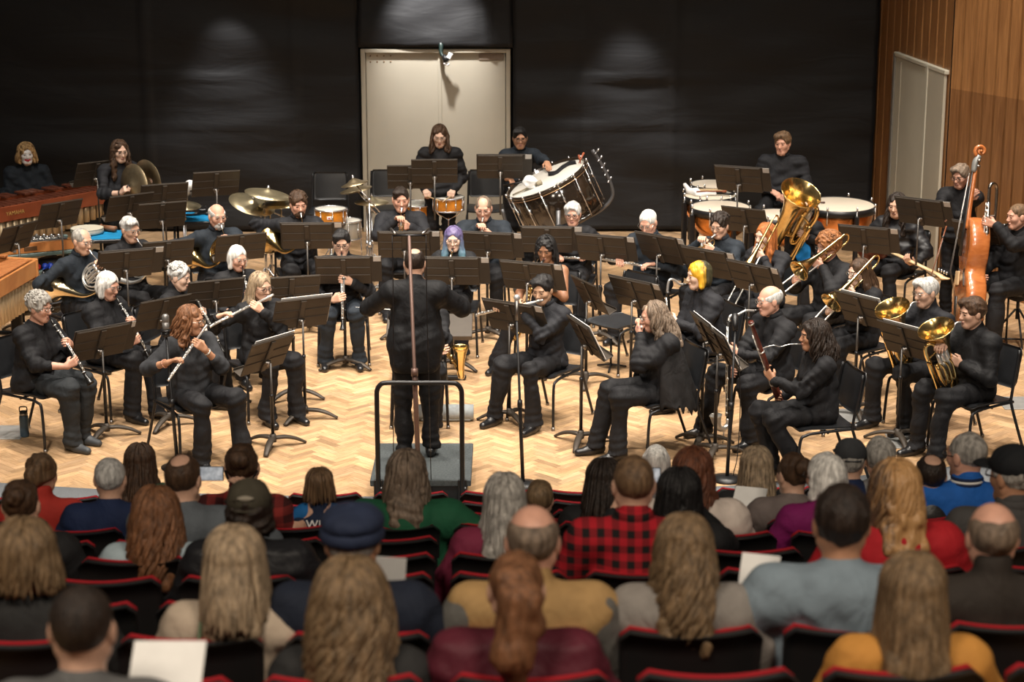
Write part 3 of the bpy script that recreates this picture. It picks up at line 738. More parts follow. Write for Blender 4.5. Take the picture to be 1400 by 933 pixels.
def trumpet(label, down=.25, side=0., name='trumpet', mtl=BRASS, L=.50):
    def f(I):
        m = I['mouth']+I['HM']@A(0, .004, .004); d = unit(A(side, 1, -down)); x = unit(np.cross(d, A(0, 0, 1))); z = np.cross(x, d)
        q = lambda t, i=0, j=0: m+d*t+x*i+z*j
        root, c = inst(I, name, label, 'trumpet', q(.25))
        MB().tube([q(-.004), q(.006), q(.03), q(.09)], [.013, .012, .005, .006], 12).build('mouthpiece', SILVER, root, c)
        mb = MB(); mb.tube(np.concatenate([[q(.07), q(.2)], spline([q(.36), q(.40, 0, -.01), q(.415, 0, -.035), q(.40, 0, -.065), q(.36, 0, -.072)], 4), [q(.22, 0, -.072)]]), .0065, 8)
        mb.build('leadpipe', mtl, root, c)
        b = MB(); P = np.concatenate([spline([q(.26, -.015, -.072), q(.16, -.03, -.072), q(.10, -.034, -.068), q(.075, -.036, -.035), q(.10, -.037, -.004), q(.16, -.037, 0)], 4), [q(t, -.037, 0) for t in np.linspace(.2, L, 12)]])
        n1 = len(P)-12; bell(b, P, np.concatenate([np.full(n1, .0075), .008+.054*np.linspace(0, 1, 12)**3.2]), 24, thick=.002); b.build('bell', mtl, root, c)
        v = MB()
        for t in (.205, .232, .259):
            v.tube([q(t, -.014, -.105), q(t, -.014, .03), q(t, -.014, .032), q(t, -.014, .055), q(t, -.014, .058)], [.0125, .0125, .004, .004, .009], 10)
        v.tube([q(.2, -.014, -.03), q(.262, -.014, -.03)], .010, 8); v.build('valves', SILVER, root, c)
        return {'R': (q(.225, .0, .052), A(-.30, .80, .45), A(-.15, .45, -.85), (.5, .7), A(.9, -.2, -.75)),
                'L': (q(.235, -.03, -.03), A(.45, .80, .25), A(.88, -.4, 0), (.6, .8), A(-.9, -.2, -.75))}
    return f
def horn(label, mtl=BRASS, e=(.05, .80, -.60), b=(.42, -.42, -.80), sc=1., bellm=None):
    def f(I):
        m = I['mouth']+I['HM']@A(0, .004, .004); e1 = unit(e); p = unit(np.asarray(b)-e1*(np.asarray(b)@e1)); w = np.cross(e1, p)
        c0 = m+e1*.24*sc+p*.115*sc
        q = lambda i, j, k=0: c0+(e1*i+p*j+w*k)*sc
        root, c = inst(I, 'french_horn', label, 'french horn', c0)
        MB().tube([m-e1*.004, m+e1*.008, m+e1*.03, m+e1*.07], [.010, .009, .004, .004], 10).build('mouthpiece', SILVER, root, c)
        mb = MB(); mb.tube(np.concatenate([[m+e1*.06], [q(-.04, -.13), q(.02, -.135)], [q(.135*math.sin(t), -.135*math.cos(t)) for t in np.linspace(.3, 5.9, 26)]]), [.0045, .006, .0075, .0085, .0095], 8)
        mb.tube(np.array([q(.105*math.sin(t), -.105*math.cos(t), .018) for t in np.linspace(0, 2*pi, 25)]), .0075*sc, 8, closed=True)
        mb.tube(np.array([q(.10*math.sin(t), -.10*math.cos(t)+.01, -.020) for t in np.linspace(0, 2*pi, 25)]), .0075*sc, 8, closed=True)
        mb.tube(np.array([q(.072*math.sin(t)-.01, -.072*math.cos(t), -.012) for t in np.linspace(0, 2*pi, 21)]), .007*sc, 8, closed=True)
        for k, a in enumerate((-.05, -.02, .01)):
            mb.tube(spline([q(a, -.09, -.03), q(a, -.03, -.045), q(a, .05, -.045), q(a+.02, .07, -.03), q(a+.03, .0, -.03), q(a+.03, -.08, -.02)], 4), .006*sc, 7)
        mb.tube([q(.13, 0), q(-.13, .01)], .006, 6); mb.tube([q(0, -.13), q(.0, .12)], .006, 6)
        mb.build('tubing', mtl, root, c)
        v = MB()
        for a in (-.055, -.015, .025): v.tube([q(a, -.075, -.05), q(a, -.075, .02)], .018*sc, 12)
        v.tube([q(-.06, -.075, -.02), q(.03, -.075, -.02)], .01, 8); v.build('valves', mtl, root, c)
        bb = MB(); P = spline([q(.135, -.0), q(.13, .10), q(.07, .20), q(-.04, .275), q(-.14, .33), q(-.22, .37)], 5)
        x = np.linspace(0, 1, len(P)); bell(bb, P, (.010+.022*x+.125*x**4.2)*sc, 32, thick=.003); bb.build('bell', bellm or mtl, root, c)
        return {'L': (q(-.03, -.13, -.01), A(.25, .85, .2), A(.5, -.1, -.8), (.7, .8), A(-.9, -.1, -.8)),
                'R': (q(-.13, .33), unit(e1*.8-p*.6), unit(A(-.6, .2, .5)), (.3, .3), A(.7, -.4, -1))}
    return f
def trombone(label, e=(-.05, .86, -.5), out=.70, mtl=BRASS, roll=.35, bell_f=.34):
    def f(I):
        m = I['mouth']+I['HM']@A(0, .004, .004); d = unit(e); x = unit(np.cross(d, A(0, 0, 1))); z = np.cross(x, d)
        s2 = -x*math.cos(roll)-z*math.sin(roll); s3 = z*math.cos(roll)-x*math.sin(roll)
        q = lambda t, i=0, j=0: m+d*t+s2*i+s3*j
        root, c = inst(I, 'trombone', label, 'trombone', q(.2))
        MB().tube([q(-.004), q(.008), q(.04), q(.10)], [.016, .014, .006, .007], 12).build('mouthpiece', SILVER, root, c)
        sl = MB(); sl.tube(np.concatenate([[q(.06), q(.3), q(out)], [q(out+.045*math.sin(t), .045-.045*math.cos(t)) for t in np.linspace(.3, 2.8, 7)], [q(out, .09), q(.3, .09), q(.02, .09)]]), .0082, 8)
        for t in (.10, .34): sl.tube([q(t), q(t, .09)], .006, 8)
        sl.build('slide', SILVER, root, c)
        bm = MB(); P = np.concatenate([[q(.06, .09), q(-.1, .09)], [q(-.26-.06*math.sin(t), .09, .06-.06*math.cos(t)) for t in np.linspace(0, pi, 9)], [q(t, .09, .12) for t in np.linspace(-.22, bell_f, 14)]])
        n1 = len(P)-14; bell(bm, P, np.concatenate([np.full(n1, .0085), .0095+.012*np.linspace(0, 1, 14)+.086*np.linspace(0, 1, 14)**5]), 28, thick=.003)
        bm.tube([q(-.02, .09), q(-.02, .09, .12)], .006, 8); bm.tube([q(-.16, .09), q(-.16, .09, .12)], .006, 8); bm.build('bell_section', mtl, root, c)
        return {'L': (q(.08, .03, .0), A(.75, .45, .45), A(.55, -.75, .1), (.6, .8), A(-.9, -.1, -.9)),
                'R': (q(.34, .05, -.005), A(-.55, .55, .45), A(-.55, -.1, .2), (.5, .7), A(.8, -.2, -.9))}
    return f
def low_brass(label, name='euphonium', sc=1., mtl=BRASS, off=(-.05, .26, -.02), tip=(-.25, .30, 1.), twist=0.):
    """a bell-up brass with valves held in the lap; off: where the bell's rim stands from the mouth, tip: which way it looks"""
    def f(I):
        m = I['mouth']+I['HM']@A(0, .004, .004); U = unit(tip); X = unit(np.cross(A(math.sin(twist), math.cos(twist), 0), U)); Y = np.cross(U, X)
        o = m+np.asarray(off)
        q = lambda i, j, k: o+(X*i+Y*j+U*k)*sc
        root, c = inst(I, name, label, name, q(0, 0, -.35))
        b = MB(); P = np.concatenate([[q(0, 0, k) for k in np.linspace(0, -.52, 14)], [q(.085-.085*math.cos(t), 0, -.52-.075*math.sin(t)) for t in np.linspace(.25, pi-.25, 8)], [q(.17, 0, k) for k in np.linspace(-.5, -.2, 6)]])[::-1]
        r = np.concatenate([np.linspace(.018, .026, 6), np.linspace(.028, .042, 8), .043+.022*np.linspace(0, 1, 14)+.085*np.linspace(0, 1, 14)**5])*sc
        bell(b, P, r, 32, thick=.004); b.build('bell', mtl, root, c)
        t = MB()
        t.tube(spline([q(.17, 0, -.22), q(.175, .01, -.12), q(.15, .02, -.06), q(.10, .05, -.08), q(.085, .06, -.2), q(.085, .065, -.38), q(.10, .06, -.46), q(.14, .05, -.42), q(.145, .05, -.25)], 5), .017*sc, 10)
        for k, a in enumerate((.04, .085, .13)):
            t.tube(spline([q(a, .075, -.24), q(a-.01, .10, -.30), q(a, .10, -.42), q(a+.02, .09, -.45), q(a+.03, .085, -.38), q(a+.03, .08, -.26)], 4), .0105*sc, 8)
        t.tube([q(.0, .03, -.15), q(.17, .0, -.2)], .008*sc, 6); t.tube([q(0, .02, -.42), q(.1, .06, -.42)], .008*sc, 6); t.build('tubing', mtl, root, c)
        v = MB()
        for a in (.035, .075, .115): v.tube([q(a, .075, -.38), q(a, .075, -.16), q(a, .075, -.158), q(a, .075, -.13), q(a, .075, -.125)], np.array([.019, .019, .005, .005, .013])*sc, 12)
        v.tube([q(.03, .075, -.27), q(.12, .075, -.27)], .014*sc, 8); v.build('valves', SILVER, root, c)
        l = MB(); l.tube(spline([m+A(0, -.004, 0), m+A(0, .05, -.004), m*.55+q(.05, .07, -.12)*.45+A(0, 0, .02), q(.05, .07, -.15), q(.06, .075, -.22)], 5), [.013, .006, .008, .010, .011], 10); l.build('leadpipe', SILVER, root, c)
        return {'R': (q(.08, .075, -.115), A(-.55, .65, .1), A(-.1, .25, -.95), (.45, .7), A(.9, -.3, -.7)),
                'L': (q(-.03 if sc < 1.3 else .15, .03, -.33), A(.35, .75, .45), A(.8, -.5, 0), (.5, .6), A(-.9, -.3, -.7))}
    return f
def sax(label, sc=1., mtl=BRASS, lean=.10, name='saxophone'):
    def f(I):
        m = I['mouth']; o = m+A(0, .0, 0)
        q = lambda i, j, k: o+A(i, j, k)*sc
        root, c = inst(I, name, label, 'saxophone', q(lean, .12, -.3))
        MB().tube([q(0, -.012, 0), q(0, .03, -.012), q(0, .07, -.028)], np.array([.006, .012, .012])*sc, 10).build('mouthpiece', BLACKWOOD, root, c)
        MB().tube(spline([q(0, .06, -.024), q(.0, .12, -.03), q(.005, .165, -.055), q(.01, .175, -.10)], 5), np.array([.009, .012, .014])*sc, 10).build('neck', mtl, root, c)
        b = MB(); P = np.concatenate([[q(.01+lean*t, .175-.05*t, -.09-.46*t) for t in np.linspace(0, 1, 8)], spline([q(.01+lean*1.08, .125, -.60), q(.02+lean*1.15, .15, -.645), q(.03+lean*1.2, .20, -.65), q(.035+lean*1.2, .235, -.60)], 3), [q(.035+lean*1.2, .24+.03*t, -.58+.22*t) for t in np.linspace(.1, 1, 8)]])
        x = np.linspace(0, 1, len(P)); bell(b, P, (.014+.028*x+.030*np.clip((x-.7)/.3, 0, 1)**2.5)*sc, 24, thick=.003); b.build('body', mtl, root, c)
        k = MB(); a0 = q(.01, .175, -.10); a1 = q(.01+lean, .125, -.55); keys(k, a0, a1-a0, .03, np.linalg.norm(a1-a0)-.02, 12, A(-.2, 1, .1), .030*sc, .014*sc); k.build('keywork', BRASSD, root, c)
        return {'L': (q(.02, .16, -.18), A(.7, .55, .2), A(.6, -.75, 0), (.5, .7), A(-.8, -.3, -.9)),
                'R': (q(.02+lean*.7, .14, -.42), A(-.7, .55, .3), A(-.6, -.75, 0), (.5, .7), A(.9, -.5, -.7))}
    return f
def bass_clarinet(label, x=0., y=.22, tilt=.10, loop=.05, L=.86):
    def f(I):
        m = I['mouth']; T = m+A(x, y, -.05); dn = unit(A(.0, -tilt, -1)); E = T+dn*L
        root, c = inst(I, 'bass_clarinet', label, 'bass clarinet', T+dn*L*.5)
        MB().tube([m-A(0, .012, 0), m+A(x*.15, .05, .0)], [.007, .014], 10).build('mouthpiece', BLACKWOOD, root, c)
        MB().tube(spline([m+A(x*.15, .045, 0), m+A(x*.4, y*.45, .012), m+A(x*.7, y*.7, loop), m+A(x*.95, y*.93, loop), T+A(0, 0, .02), T+dn*.03], 5), .0115, 10).build('neck', SILVER, root, c)
        MB().tube([T+dn*t for t in (0, .02, .03, .4, .41, L)], [.021, .021, .0165, .0165, .021, .018], 12).build('body', BLACKWOOD, root, c)
        k = MB(); keys(k, T, dn, .05, L-.03, 13, A(0, 1, .2), .021, .010); keys(k, T, dn, .1, L-.06, 8, A(1, .2, 0), .020, .008); k.build('keywork', SILVER, root, c)
        b = MB(); P = spline([E-dn*.01, E+A(0, .005, -.045), E+A(0, .045, -.075), E+A(0, .095, -.055), E+A(0, .12, .0), E+A(0, .13, .055)], 4); xx = np.linspace(0, 1, len(P)); bell(b, P, .018+.034*xx**2, 22, thick=.003); b.build('bell', SILVER, root, c)
        MB().tube([E+A(0, .035, -.06), A((E+A(0, .05, 0))[0], (E+A(0, .05, 0))[1], .005)], .005, 6).build('floor_peg', SILVER, root, c)
        return {'L': (T+dn*.24, A(.6, .6, .3), A(.6, -.75, 0), (.5, .7), A(-.8, -.3, -.9)),
                'R': (T+dn*.52, A(-.6, .6, .3), A(-.6, -.75, 0), (.5, .7), A(.8, -.6, -.8))}
    return f
def bassoon(label):
    RW = mat('red_maple', (.095, .022, .014), .22, 0, .5, .25, 25)
    def f(I):
        m = I['mouth']; T = m+A(-.06, .44, .22); E = m+A(.16, .02, -.70); d = unit(E-T); L = np.linalg.norm(E-T)
        root, c = inst(I, 'bassoon', label, 'bassoon', (T+E)/2)
        MB().tube([T+d*t for t in (0, .004, .03, .035, .3, .31, L*.62)], [.020, .023, .021, .017, .0185, .021, .020], 14).build('bell_joint', RW, root, c)
        MB().tube([T+d*t for t in (L*.60, L*.62, L-.02, L)], [.024, .030, .032, .026], 14).build('boot', RW, root, c)
        w = T+d*L*.30+A(.035, -.012, 0); MB().tube([w, w+d*L*.34], .0125, 10).build('wing_joint', RW, root, c)
        k = MB(); keys(k, T, d, .12, L*.95, 15, A(.2, 1, .5), .024, .010)
        for t in (.02, .30, L*.60): k.tube([T+d*(t-.006), T+d*(t+.006)], .0235 if t < L*.5 else .031, 14)
        k.build('keywork', SILVER, root, c)
        MB().tube(spline([m+A(0, -.005, 0), m+A(0, .09, .004), m+A(.0, .17, -.012), m+A(-.005, .23, .004), w+A(0, .02, .02), w], 5), [.004, .003, .004, .005], 8).build('bocal', SILVER, root, c)
        return {'L': (T+d*L*.48, A(.45, .45, .65), A(.55, -.75, 0), (.5, .7), A(-.8, -.2, -.9)),
                'R': (T+d*L*.74, A(-.6, .6, .1), A(-.7, -.6, 0), (.5, .7), A(.8, -.7, -.6))}
    return f
def contra_clarinet(label):
    GM = mat('nickel', (.34, .31, .27), .25, 1, .5, .1, 20)
    def f(I):
        m = I['mouth']; X0 = m+A(.02, .26, 0)
        root, c = inst(I, 'contrabass_clarinet', label, 'contrabass clarinet', X0+A(0, 0, -.3))
        MB().tube([m-A(0, .012, 0), m+A(0, .06, -.01)], [.009, .018], 10).build('mouthpiece', BLACKWOOD, root, c)
        MB().tube(spline([m+A(0, .055, -.01), m+A(0, .12, -.04), X0+A(0, -.10, .02), X0+A(0, -.105, .15), X0+A(0, -.105, .33), X0+A(0, -.09, .40), X0+A(0, -.045, .425), X0+A(0, -.005, .40), X0+A(0, 0, .33), X0+A(0, 0, .2)], 5), [.012, .016, .017, .017], 12).build('neck', GM, root, c)
        MB().tube([X0+A(0, 0, .24), X0+A(0, 0, -.95)], .023, 14).build('body', GM, root, c)
        b = MB(); P = spline([X0+A(0, 0, -.93), X0+A(0, .01, -.99), X0+A(0, .05, -1.02), X0+A(0, .09, -.98), X0+A(0, .10, -.85), X0+A(0, .11, -.70)], 4); bell(b, P, [.02, .022, .024, .03, .055], 20); b.build('bell', GM, root, c)
        k = MB(); keys(k, X0+A(0, 0, .26), A(0, 0, -1), .02, 1.1, 20, A(-.4, 1, 0), .030, .013); k.tube([X0+A(0, -.105, .1), X0+A(0, 0, .1)], .007, 8); k.build('keywork', SILVER, root, c)
        return {'L': (X0+A(0, 0, .05), A(.6, .6, .25), A(.6, -.75, 0), (.5, .7), A(-.8, -.3, -.9)),
                'R': (X0+A(0, 0, -.52), A(-.6, .6, .1), A(-.6, -.75, 0), (.5, .7), A(.8, -.6, -.8))}
    return f
# ---------------------------------------------------------------- the hall
def wood_mat(name, c1, c2, scale=(1, 1, 1), rough=.4, wave=6., attr=False, gloss=.5, coat=0.):
    m, nt, b = new_mat(name); L = nt.links
    if attr: tc = nt.nodes.new('ShaderNodeUVMap'); src = tc.outputs[0]
    else: tc = nt.nodes.new('ShaderNodeTexCoord'); src = tc.outputs['Object']
    mp = nt.nodes.new('ShaderNodeMapping'); mp.inputs['Scale'].default_value = scale; L.new(src, mp.inputs[0])
    n = nt.nodes.new('ShaderNodeTexNoise'); n.inputs['Scale'].default_value = wave; n.inputs['Detail'].default_value = 6; n.inputs['Distortion'].default_value = 1.2; L.new(mp.outputs[0], n.inputs['Vector'])
    r = nt.nodes.new('ShaderNodeValToRGB'); r.color_ramp.elements[0].position = .3; r.color_ramp.elements[1].position = .72
    r.color_ramp.elements[0].color = (*c1, 1); r.color_ramp.elements[1].color = (*c2, 1); L.new(n.outputs['Fac'], r.inputs[0])
    out = r.outputs[0]
    if attr:
        at = nt.nodes.new('ShaderNodeAttribute'); at.attribute_name = 'tone'
        mx = nt.nodes.new('ShaderNodeMix'); mx.data_type = 'RGBA'; mx.blend_type = 'MULTIPLY'; mx.inputs[0].default_value = 1; L.new(out, mx.inputs[6]); L.new(at.outputs['Color'], mx.inputs[7]); out = mx.outputs[2]
    L.new(out, b.inputs['Base Color']); b.inputs['Roughness'].default_value = rough; b.inputs['Specular IOR Level'].default_value = gloss; b.inputs['Coat Weight'].default_value = coat
    bp = nt.nodes.new('ShaderNodeBump'); bp.inputs['Strength'].default_value = .08; bp.inputs['Distance'].default_value = .01; L.new(n.outputs['Fac'], bp.inputs['Height']); L.new(bp.outputs[0], b.inputs['Normal'])
    return m
PARQUET = wood_mat('parquet', (.335, .198, .102), (.55, .37, .213), (2.2, 26, 1), .38, 3., True, .35)
def herringbone():
    Lp, Wp = .26, .065; c45 = math.sqrt(.5)
    X0, X1, Y0, Y1 = -6.6, 7.4, 13.9, 25.4
    V, F, UV, T = [], [], [], []
    rng = np.random.default_rng(3)
    for j in range(-60, 60):
        for i in range(-160, 160):
            ox, oy = i*Wp+j*Lp, i*Wp-j*Lp
            # lattice axis (W,W) runs along world y, (L,-L) along world x
            cx, cy = (ox-oy)*c45, (ox+oy)*c45
            if not (X0-.4 < cx+.4 < X1+.4 and Y0 < cy+19.6 < Y1+.2): continue
            for k in (0, 1):
                if k == 0: q = [(ox, oy), (ox+Lp, oy), (ox+Lp, oy+Wp), (ox, oy+Wp)]; d = 0
                else: q = [(ox+Lp, oy+Wp-Lp), (ox+Lp+Wp, oy+Wp-Lp), (ox+Lp+Wp, oy+Wp), (ox+Lp, oy+Wp)]; d = 1
                b = len(V); g = .0007
                for n_, (x, y) in enumerate(q):
                    x += g if n_ in (0, 3) else -g; y += g if n_ in (0, 1) else -g
                    V.append(((x-y)*c45+.4, (x+y)*c45+19.6, 0.))
                F.append((b, b+1, b+2, b+3)); u0, v0 = rng.uniform(0, 50, 2)
                uv = [(0, 0), (Lp, 0), (Lp, Wp), (0, Wp)] if d == 0 else [(0, 0), (0, Wp), (Lp, Wp), (Lp, 0)]
                UV += [(u0+a, v0+c) for a, c in uv]
                t = rng.normal(0, 1); w = rng.uniform(-.04, .06)
                v = np.clip(.97+.16*t, .55, 1.3); T.append((v*(1+w*.3), v, v*(1-w)))
    mb = MB(); mb.add(V, F); o = mb.build('floor', PARQUET, smooth=False)
    me = o.data; uvl = me.uv_layers.new(name='UVMap'); uvl.data.foreach_set('uv', np.array(UV, np.float32).ravel())
    at = me.attributes.new('tone', 'FLOAT_COLOR', 'FACE'); at.data.foreach_set('color', np.concatenate([np.array(T), np.ones((len(T), 1))], 1).astype(np.float32).ravel())
    return struct(o)
herringbone()
sub = MB(); sub.box((.4, 19.70, -.06), (7.2, 5.9, .055), .01); struct(sub.build('floor_base', mat('subfloor', (.06, .04, .025), .8)))
SPECK = mat('speckled_carpet', (.17, .18, .19), .95, 0, .1, .75, 160)
def edge_y(x): return 14.50+.036*(x+1.)**2
cb = MB(); xs = np.linspace(-6.5, 7.3, 60)
V = [(x, edge_y(x), .006) for x in xs]+[(x, edge_y(x)-.55-.035*(x+1)**2, .006) for x in xs]+[(x, edge_y(x), -.01) for x in xs]
n_ = len(xs); cb.add(V, [(i+n_, i+n_+1, i+1, i) for i in range(n_-1)]+[(i, i+1, i+2*n_+1, i+2*n_) for i in range(n_-1)])
struct(cb.build('floor_carpet', SPECK))
# ---- tiers of the seating, row k counted from the stage
ROWPX = [669, 682.5, 696, 712, 729, 751.5, 778, 812, 856, 915]
ROWY = [12.2-.749*k for k in range(12)]
ROWZ = []
for k in range(12):
    if k < 10: ROWZ.append(float(at_y(700, ROWPX[k], ROWY[k])[2]))
    else: ROWZ.append(ROWZ[-1]+.225)
SEATTOP = .95
ROWF = [z-SEATTOP for z in ROWZ]
PLY = wood_mat('plywood', (.46, .27, .10), (.62, .40, .17), (3, .8, 3), .45, 4.)
tb = MB()
lev = [(14.0, -.02)]
for k in range(12):
    z = ROWF[k]
    y0 = ROWY[k]+.50 if k else 13.98
    y1 = ROWY[k+1]+.50 if k < 11 else ROWY[k]-.4
    tb.box((0.3, (y0+y1)/2, z-.35), (6.6, (y0-y1)/2, .35), .012)
tb.build('floor_tiers', PLY)['kind'] = 'structure'
# ---- back wall, cloth and double door
YB = 25.0
DX0, DX1, DZ = -1.905, -.02, 2.34
def voile():
    m, nt, b = new_mat('black_drape'); L = nt.links
    b.inputs['Base Color'].default_value = (.0125, .0125, .0135, 1); b.inputs['Roughness'].default_value = .6; b.inputs['Specular IOR Level'].default_value = .3
    tc = nt.nodes.new('ShaderNodeTexCoord'); mp = nt.nodes.new('ShaderNodeMapping'); mp.inputs['Scale'].default_value = (.6, 1, 2.4); mp.inputs['Rotation'].default_value = (0, .25, 0); L.new(tc.outputs['Object'], mp.inputs[0])
    n = nt.nodes.new('ShaderNodeTexNoise'); n.inputs['Scale'].default_value = 1.5; n.inputs['Detail'].default_value = 3; n.inputs['Distortion'].default_value = .8; L.new(mp.outputs[0], n.inputs['Vector'])
    bp = nt.nodes.new('ShaderNodeBump'); bp.inputs['Strength'].default_value = .35; bp.inputs['Distance'].default_value = .05; L.new(n.outputs['Fac'], bp.inputs['Height']); L.new(bp.outputs[0], b.inputs['Normal'])
    return m
DRAPE = voile()
def drape(x0, x1, z0, z1, seed, label, sags=(), seams=(), y=YB):
    nx, nz = max(8, int((x1-x0)/.06)), max(8, int((z1-z0)/.06))
    X, Z = np.meshgrid(np.linspace(x0, x1, nx), np.linspace(z0, z1, nz)); r = np.random.default_rng(seed)
    Y = np.zeros_like(X)
    for _ in range(7):
        a = r.uniform(-.5, .5); f = r.uniform(1.5, 5); Y += .010*np.sin(f*(Z+a*X)*2.2+r.uniform(0, 6))*np.sin(r.uniform(.4, 1.3)*X+r.uniform(0, 6))
    for (cx, cz, w, sag) in sags:                    # taut swags between the points where the cloth is tacked up
        for q in range(3):
            zz = cz-q*.13-sag*(1-((X-cx)/w)**2); m = np.exp(-((Z-zz)/.06)**2)*(np.abs(X-cx) < w)*(1-((X-cx)/w)**2); Y -= .018*m
    for sx in seams: Y -= .03*np.exp(-((X-sx)/.03)**2)
    for sz in (1.35, 1.95): Y -= .02*np.exp(-((Z-sz-.03*np.sin(X))/.022)**2)
    V = np.stack([X, y-.05+Y, Z], -1).reshape(-1, 3)
    i = np.arange(nz-1)[:, None]*nx+np.arange(nx-1)[None]; F = np.stack([i, i+1, i+nx+1, i+nx], -1).reshape(-1, 4)
    V2 = np.stack([X, y+.0*X, Z], -1).reshape(-1, 3)
    mb = MB(); mb.add(V, F); mb.add(V2, F[:, ::-1])
    per = np.concatenate([np.arange(nx), np.arange(1, nz)*nx+nx-1, (nz-1)*nx+np.arange(nx-2, -1, -1), np.arange(nz-2, 0, -1)*nx]); p2 = np.roll(per, -1)
    mb.more(np.stack([per, per+nx*nz, p2+nx*nz, p2], -1), 0)
    o = mb.build('curtain', DRAPE); return tag(o, label, 'curtain')
wb = MB(); wb.box((0, YB+.34, 3.4), (8.6, .12, 3.6), .01); struct(wb.build('wall_back', mat('dark_wall', (.015, .015, .016), .9)))
drape(-7.6, DX0-.03, .03, 6.6, 1, 'wide black cloth hung over the wall behind the mallet instruments and drum set', [(-3.7, 2.2, 1.0, .22), (-3.4, 1.5, .7, .1), (-2.3, 1.9, .5, .1)], (-2.75, -4.6))
drape(DX1+.03, 4.60, .03, 6.6, 2, 'wide black cloth hung behind the bass drum and timpani', [(1.3, 2.1, .8, .12), (1.7, 1.75, .7, .06)], (.9, 2.05))
drape(DX0-.03, DX1+.03, DZ+.02, 6.6, 3, 'black cloth bunched above the cream double door', [(-.9, 2.75, .9, .30), (-.6, 2.65, .6, .34), (-1.3, 2.9, .5, .2)], (-.3,))
CREAM = mat('cream_paint', (.44, .40, .32), .45, 0, .4, .04, 2)
CREAM2 = mat('cream_paint_side', (.52, .49, .40), .5, 0, .4, .04, 2)
dr = empty('door_1', ((DX0+DX1)/2, YB, 0)); struct(dr)
def dbox(nm, x0, x1, z0, z1, y0, y1, m, par=None, bev=.006):
    b = MB(); b.box(((x0+x1)/2-(DX0+DX1)/2, (y0+y1)/2-YB, (z0+z1)/2), ((x1-x0)/2, (y1-y0)/2, (z1-z0)/2), bev); return b.build(nm, m, par or dr)
mid = (DX0+DX1)/2+.05
for x0, x1 in ((DX0, mid-.004), (mid+.004, DX1)):
    p = dbox('door_leaf', x0+.06 if x0 == DX0 else x0, x1-.06 if x1 == DX1 else x1, .02, DZ-.05, YB+.0, YB+.05, CREAM)
    p2 = None
for x0, x1, z0, z1 in ((DX0, DX0+.055, 0, DZ), (DX1-.055, DX1, 0, DZ), (DX0+.05, DX1-.05, DZ-.05, DZ)): dbox('door_frame', x0, x1, z0, z1, YB-.05, YB+.07, CREAM)
dbox('door_stile', mid-.025, mid+.025, .02, DZ-.05, YB-.012, YB+.02, CREAM)
dbox('vent_plate', DX1-.40, DX1-.085, DZ-.145, DZ-.06, YB-.012, YB+.01, mat('dull_grille', (.22, .17, .13), .6, .2, .4, .1, 60))
pm = MB()
for i in range(4):
    for j in range(2): pm.tube([(DX0+.12+i*.085-(DX0+DX1)/2, -.004, DZ-.09-j*.075), (DX0+.12+i*.085-(DX0+DX1)/2, .01, DZ-.09-j*.075)], .010, 8)
pm.build('screw_holes', mat('rust_hole', (.22, .13, .07), .8), dr)
cl = empty('clamp_lamp', (-.86, YB-.06, DZ+.02)); tag(cl, 'small clamp lamp fixed on top of the cream double door', 'lamp')
b = MB(); b.tube(spline([(-.04, 0, .06), (-.03, -.02, .02), (-.03, -.05, -.06), (.0, -.08, -.11)], 4), [.028, .030, .024, .02], 8); b.build('clamp', mat('greenish_grip', (.012, .025, .022), .4), cl)
b = MB(); b.tube([(.0, -.08, -.09), (.05, -.11, -.16)], [.03, .05], 12); b.build('lamp_head', STEEL, cl)
b = MB(); b.box((.075, -.12, -.10), (.03, .012, .05), .008, RY(.5)); b.box((.04, -.13, -.19), (.035, .01, .02), .008, RY(.4)); b.build('reflector', WHITE, cl)
# ---- right side walls of grooved oak
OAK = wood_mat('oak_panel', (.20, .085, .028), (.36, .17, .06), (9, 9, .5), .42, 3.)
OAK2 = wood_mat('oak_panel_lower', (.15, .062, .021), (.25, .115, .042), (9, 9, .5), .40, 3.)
GROOVE = mat('groove_shade', (.018, .008, .004), .8)  # shade in the grooves, put into the colour of their bottoms
def grooved(p0, p1, z0, z1, name, m, w=.128, g=.014, dep=.03):
    p0, p1 = A(*p0, 0), A(*p1, 0); L = np.linalg.norm(p1-p0); u = (p1-p0)/L; nrm = A(u[1], -u[0], 0)*-1
    if nrm[1] > 0 and abs(nrm[1]) > abs(nrm[0]): nrm = -nrm
    if nrm[0] > 0: nrm = -nrm
    prof = []; x = 0
    while x < L:
        e = min(x+w-g, L); prof += [(x, 0), (e, 0)]
        if e+g < L: prof += [(e+.001, -dep), (e+g-.001, -dep)]
        x += w
    P = np.array(prof); V = []
    for z in (z0, z1): V += [p0+u*a+nrm*b_+A(0, 0, z) for a, b_ in P]
    n = len(P); mb = MB(); mb.add(V, [(i, i+1, i+n+1, i+n) for i in range(n-1)])
    return struct(mb.build(name, [m, GROOVE], smooth=False, fmi=np.array([1 if P[i, 1] < 0 and P[i+1, 1] < 0 else 0 for i in range(n-1)])))
WA0, WA1 = (4.60, 25.2), (4.92, 22.15)
WB1 = (6.9, 18.6)
grooved(WA0, WA1, 0, 7, 'wall_right', OAK, .28, .05)
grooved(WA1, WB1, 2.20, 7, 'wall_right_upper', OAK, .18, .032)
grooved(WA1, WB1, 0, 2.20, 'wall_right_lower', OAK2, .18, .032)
b = MB()
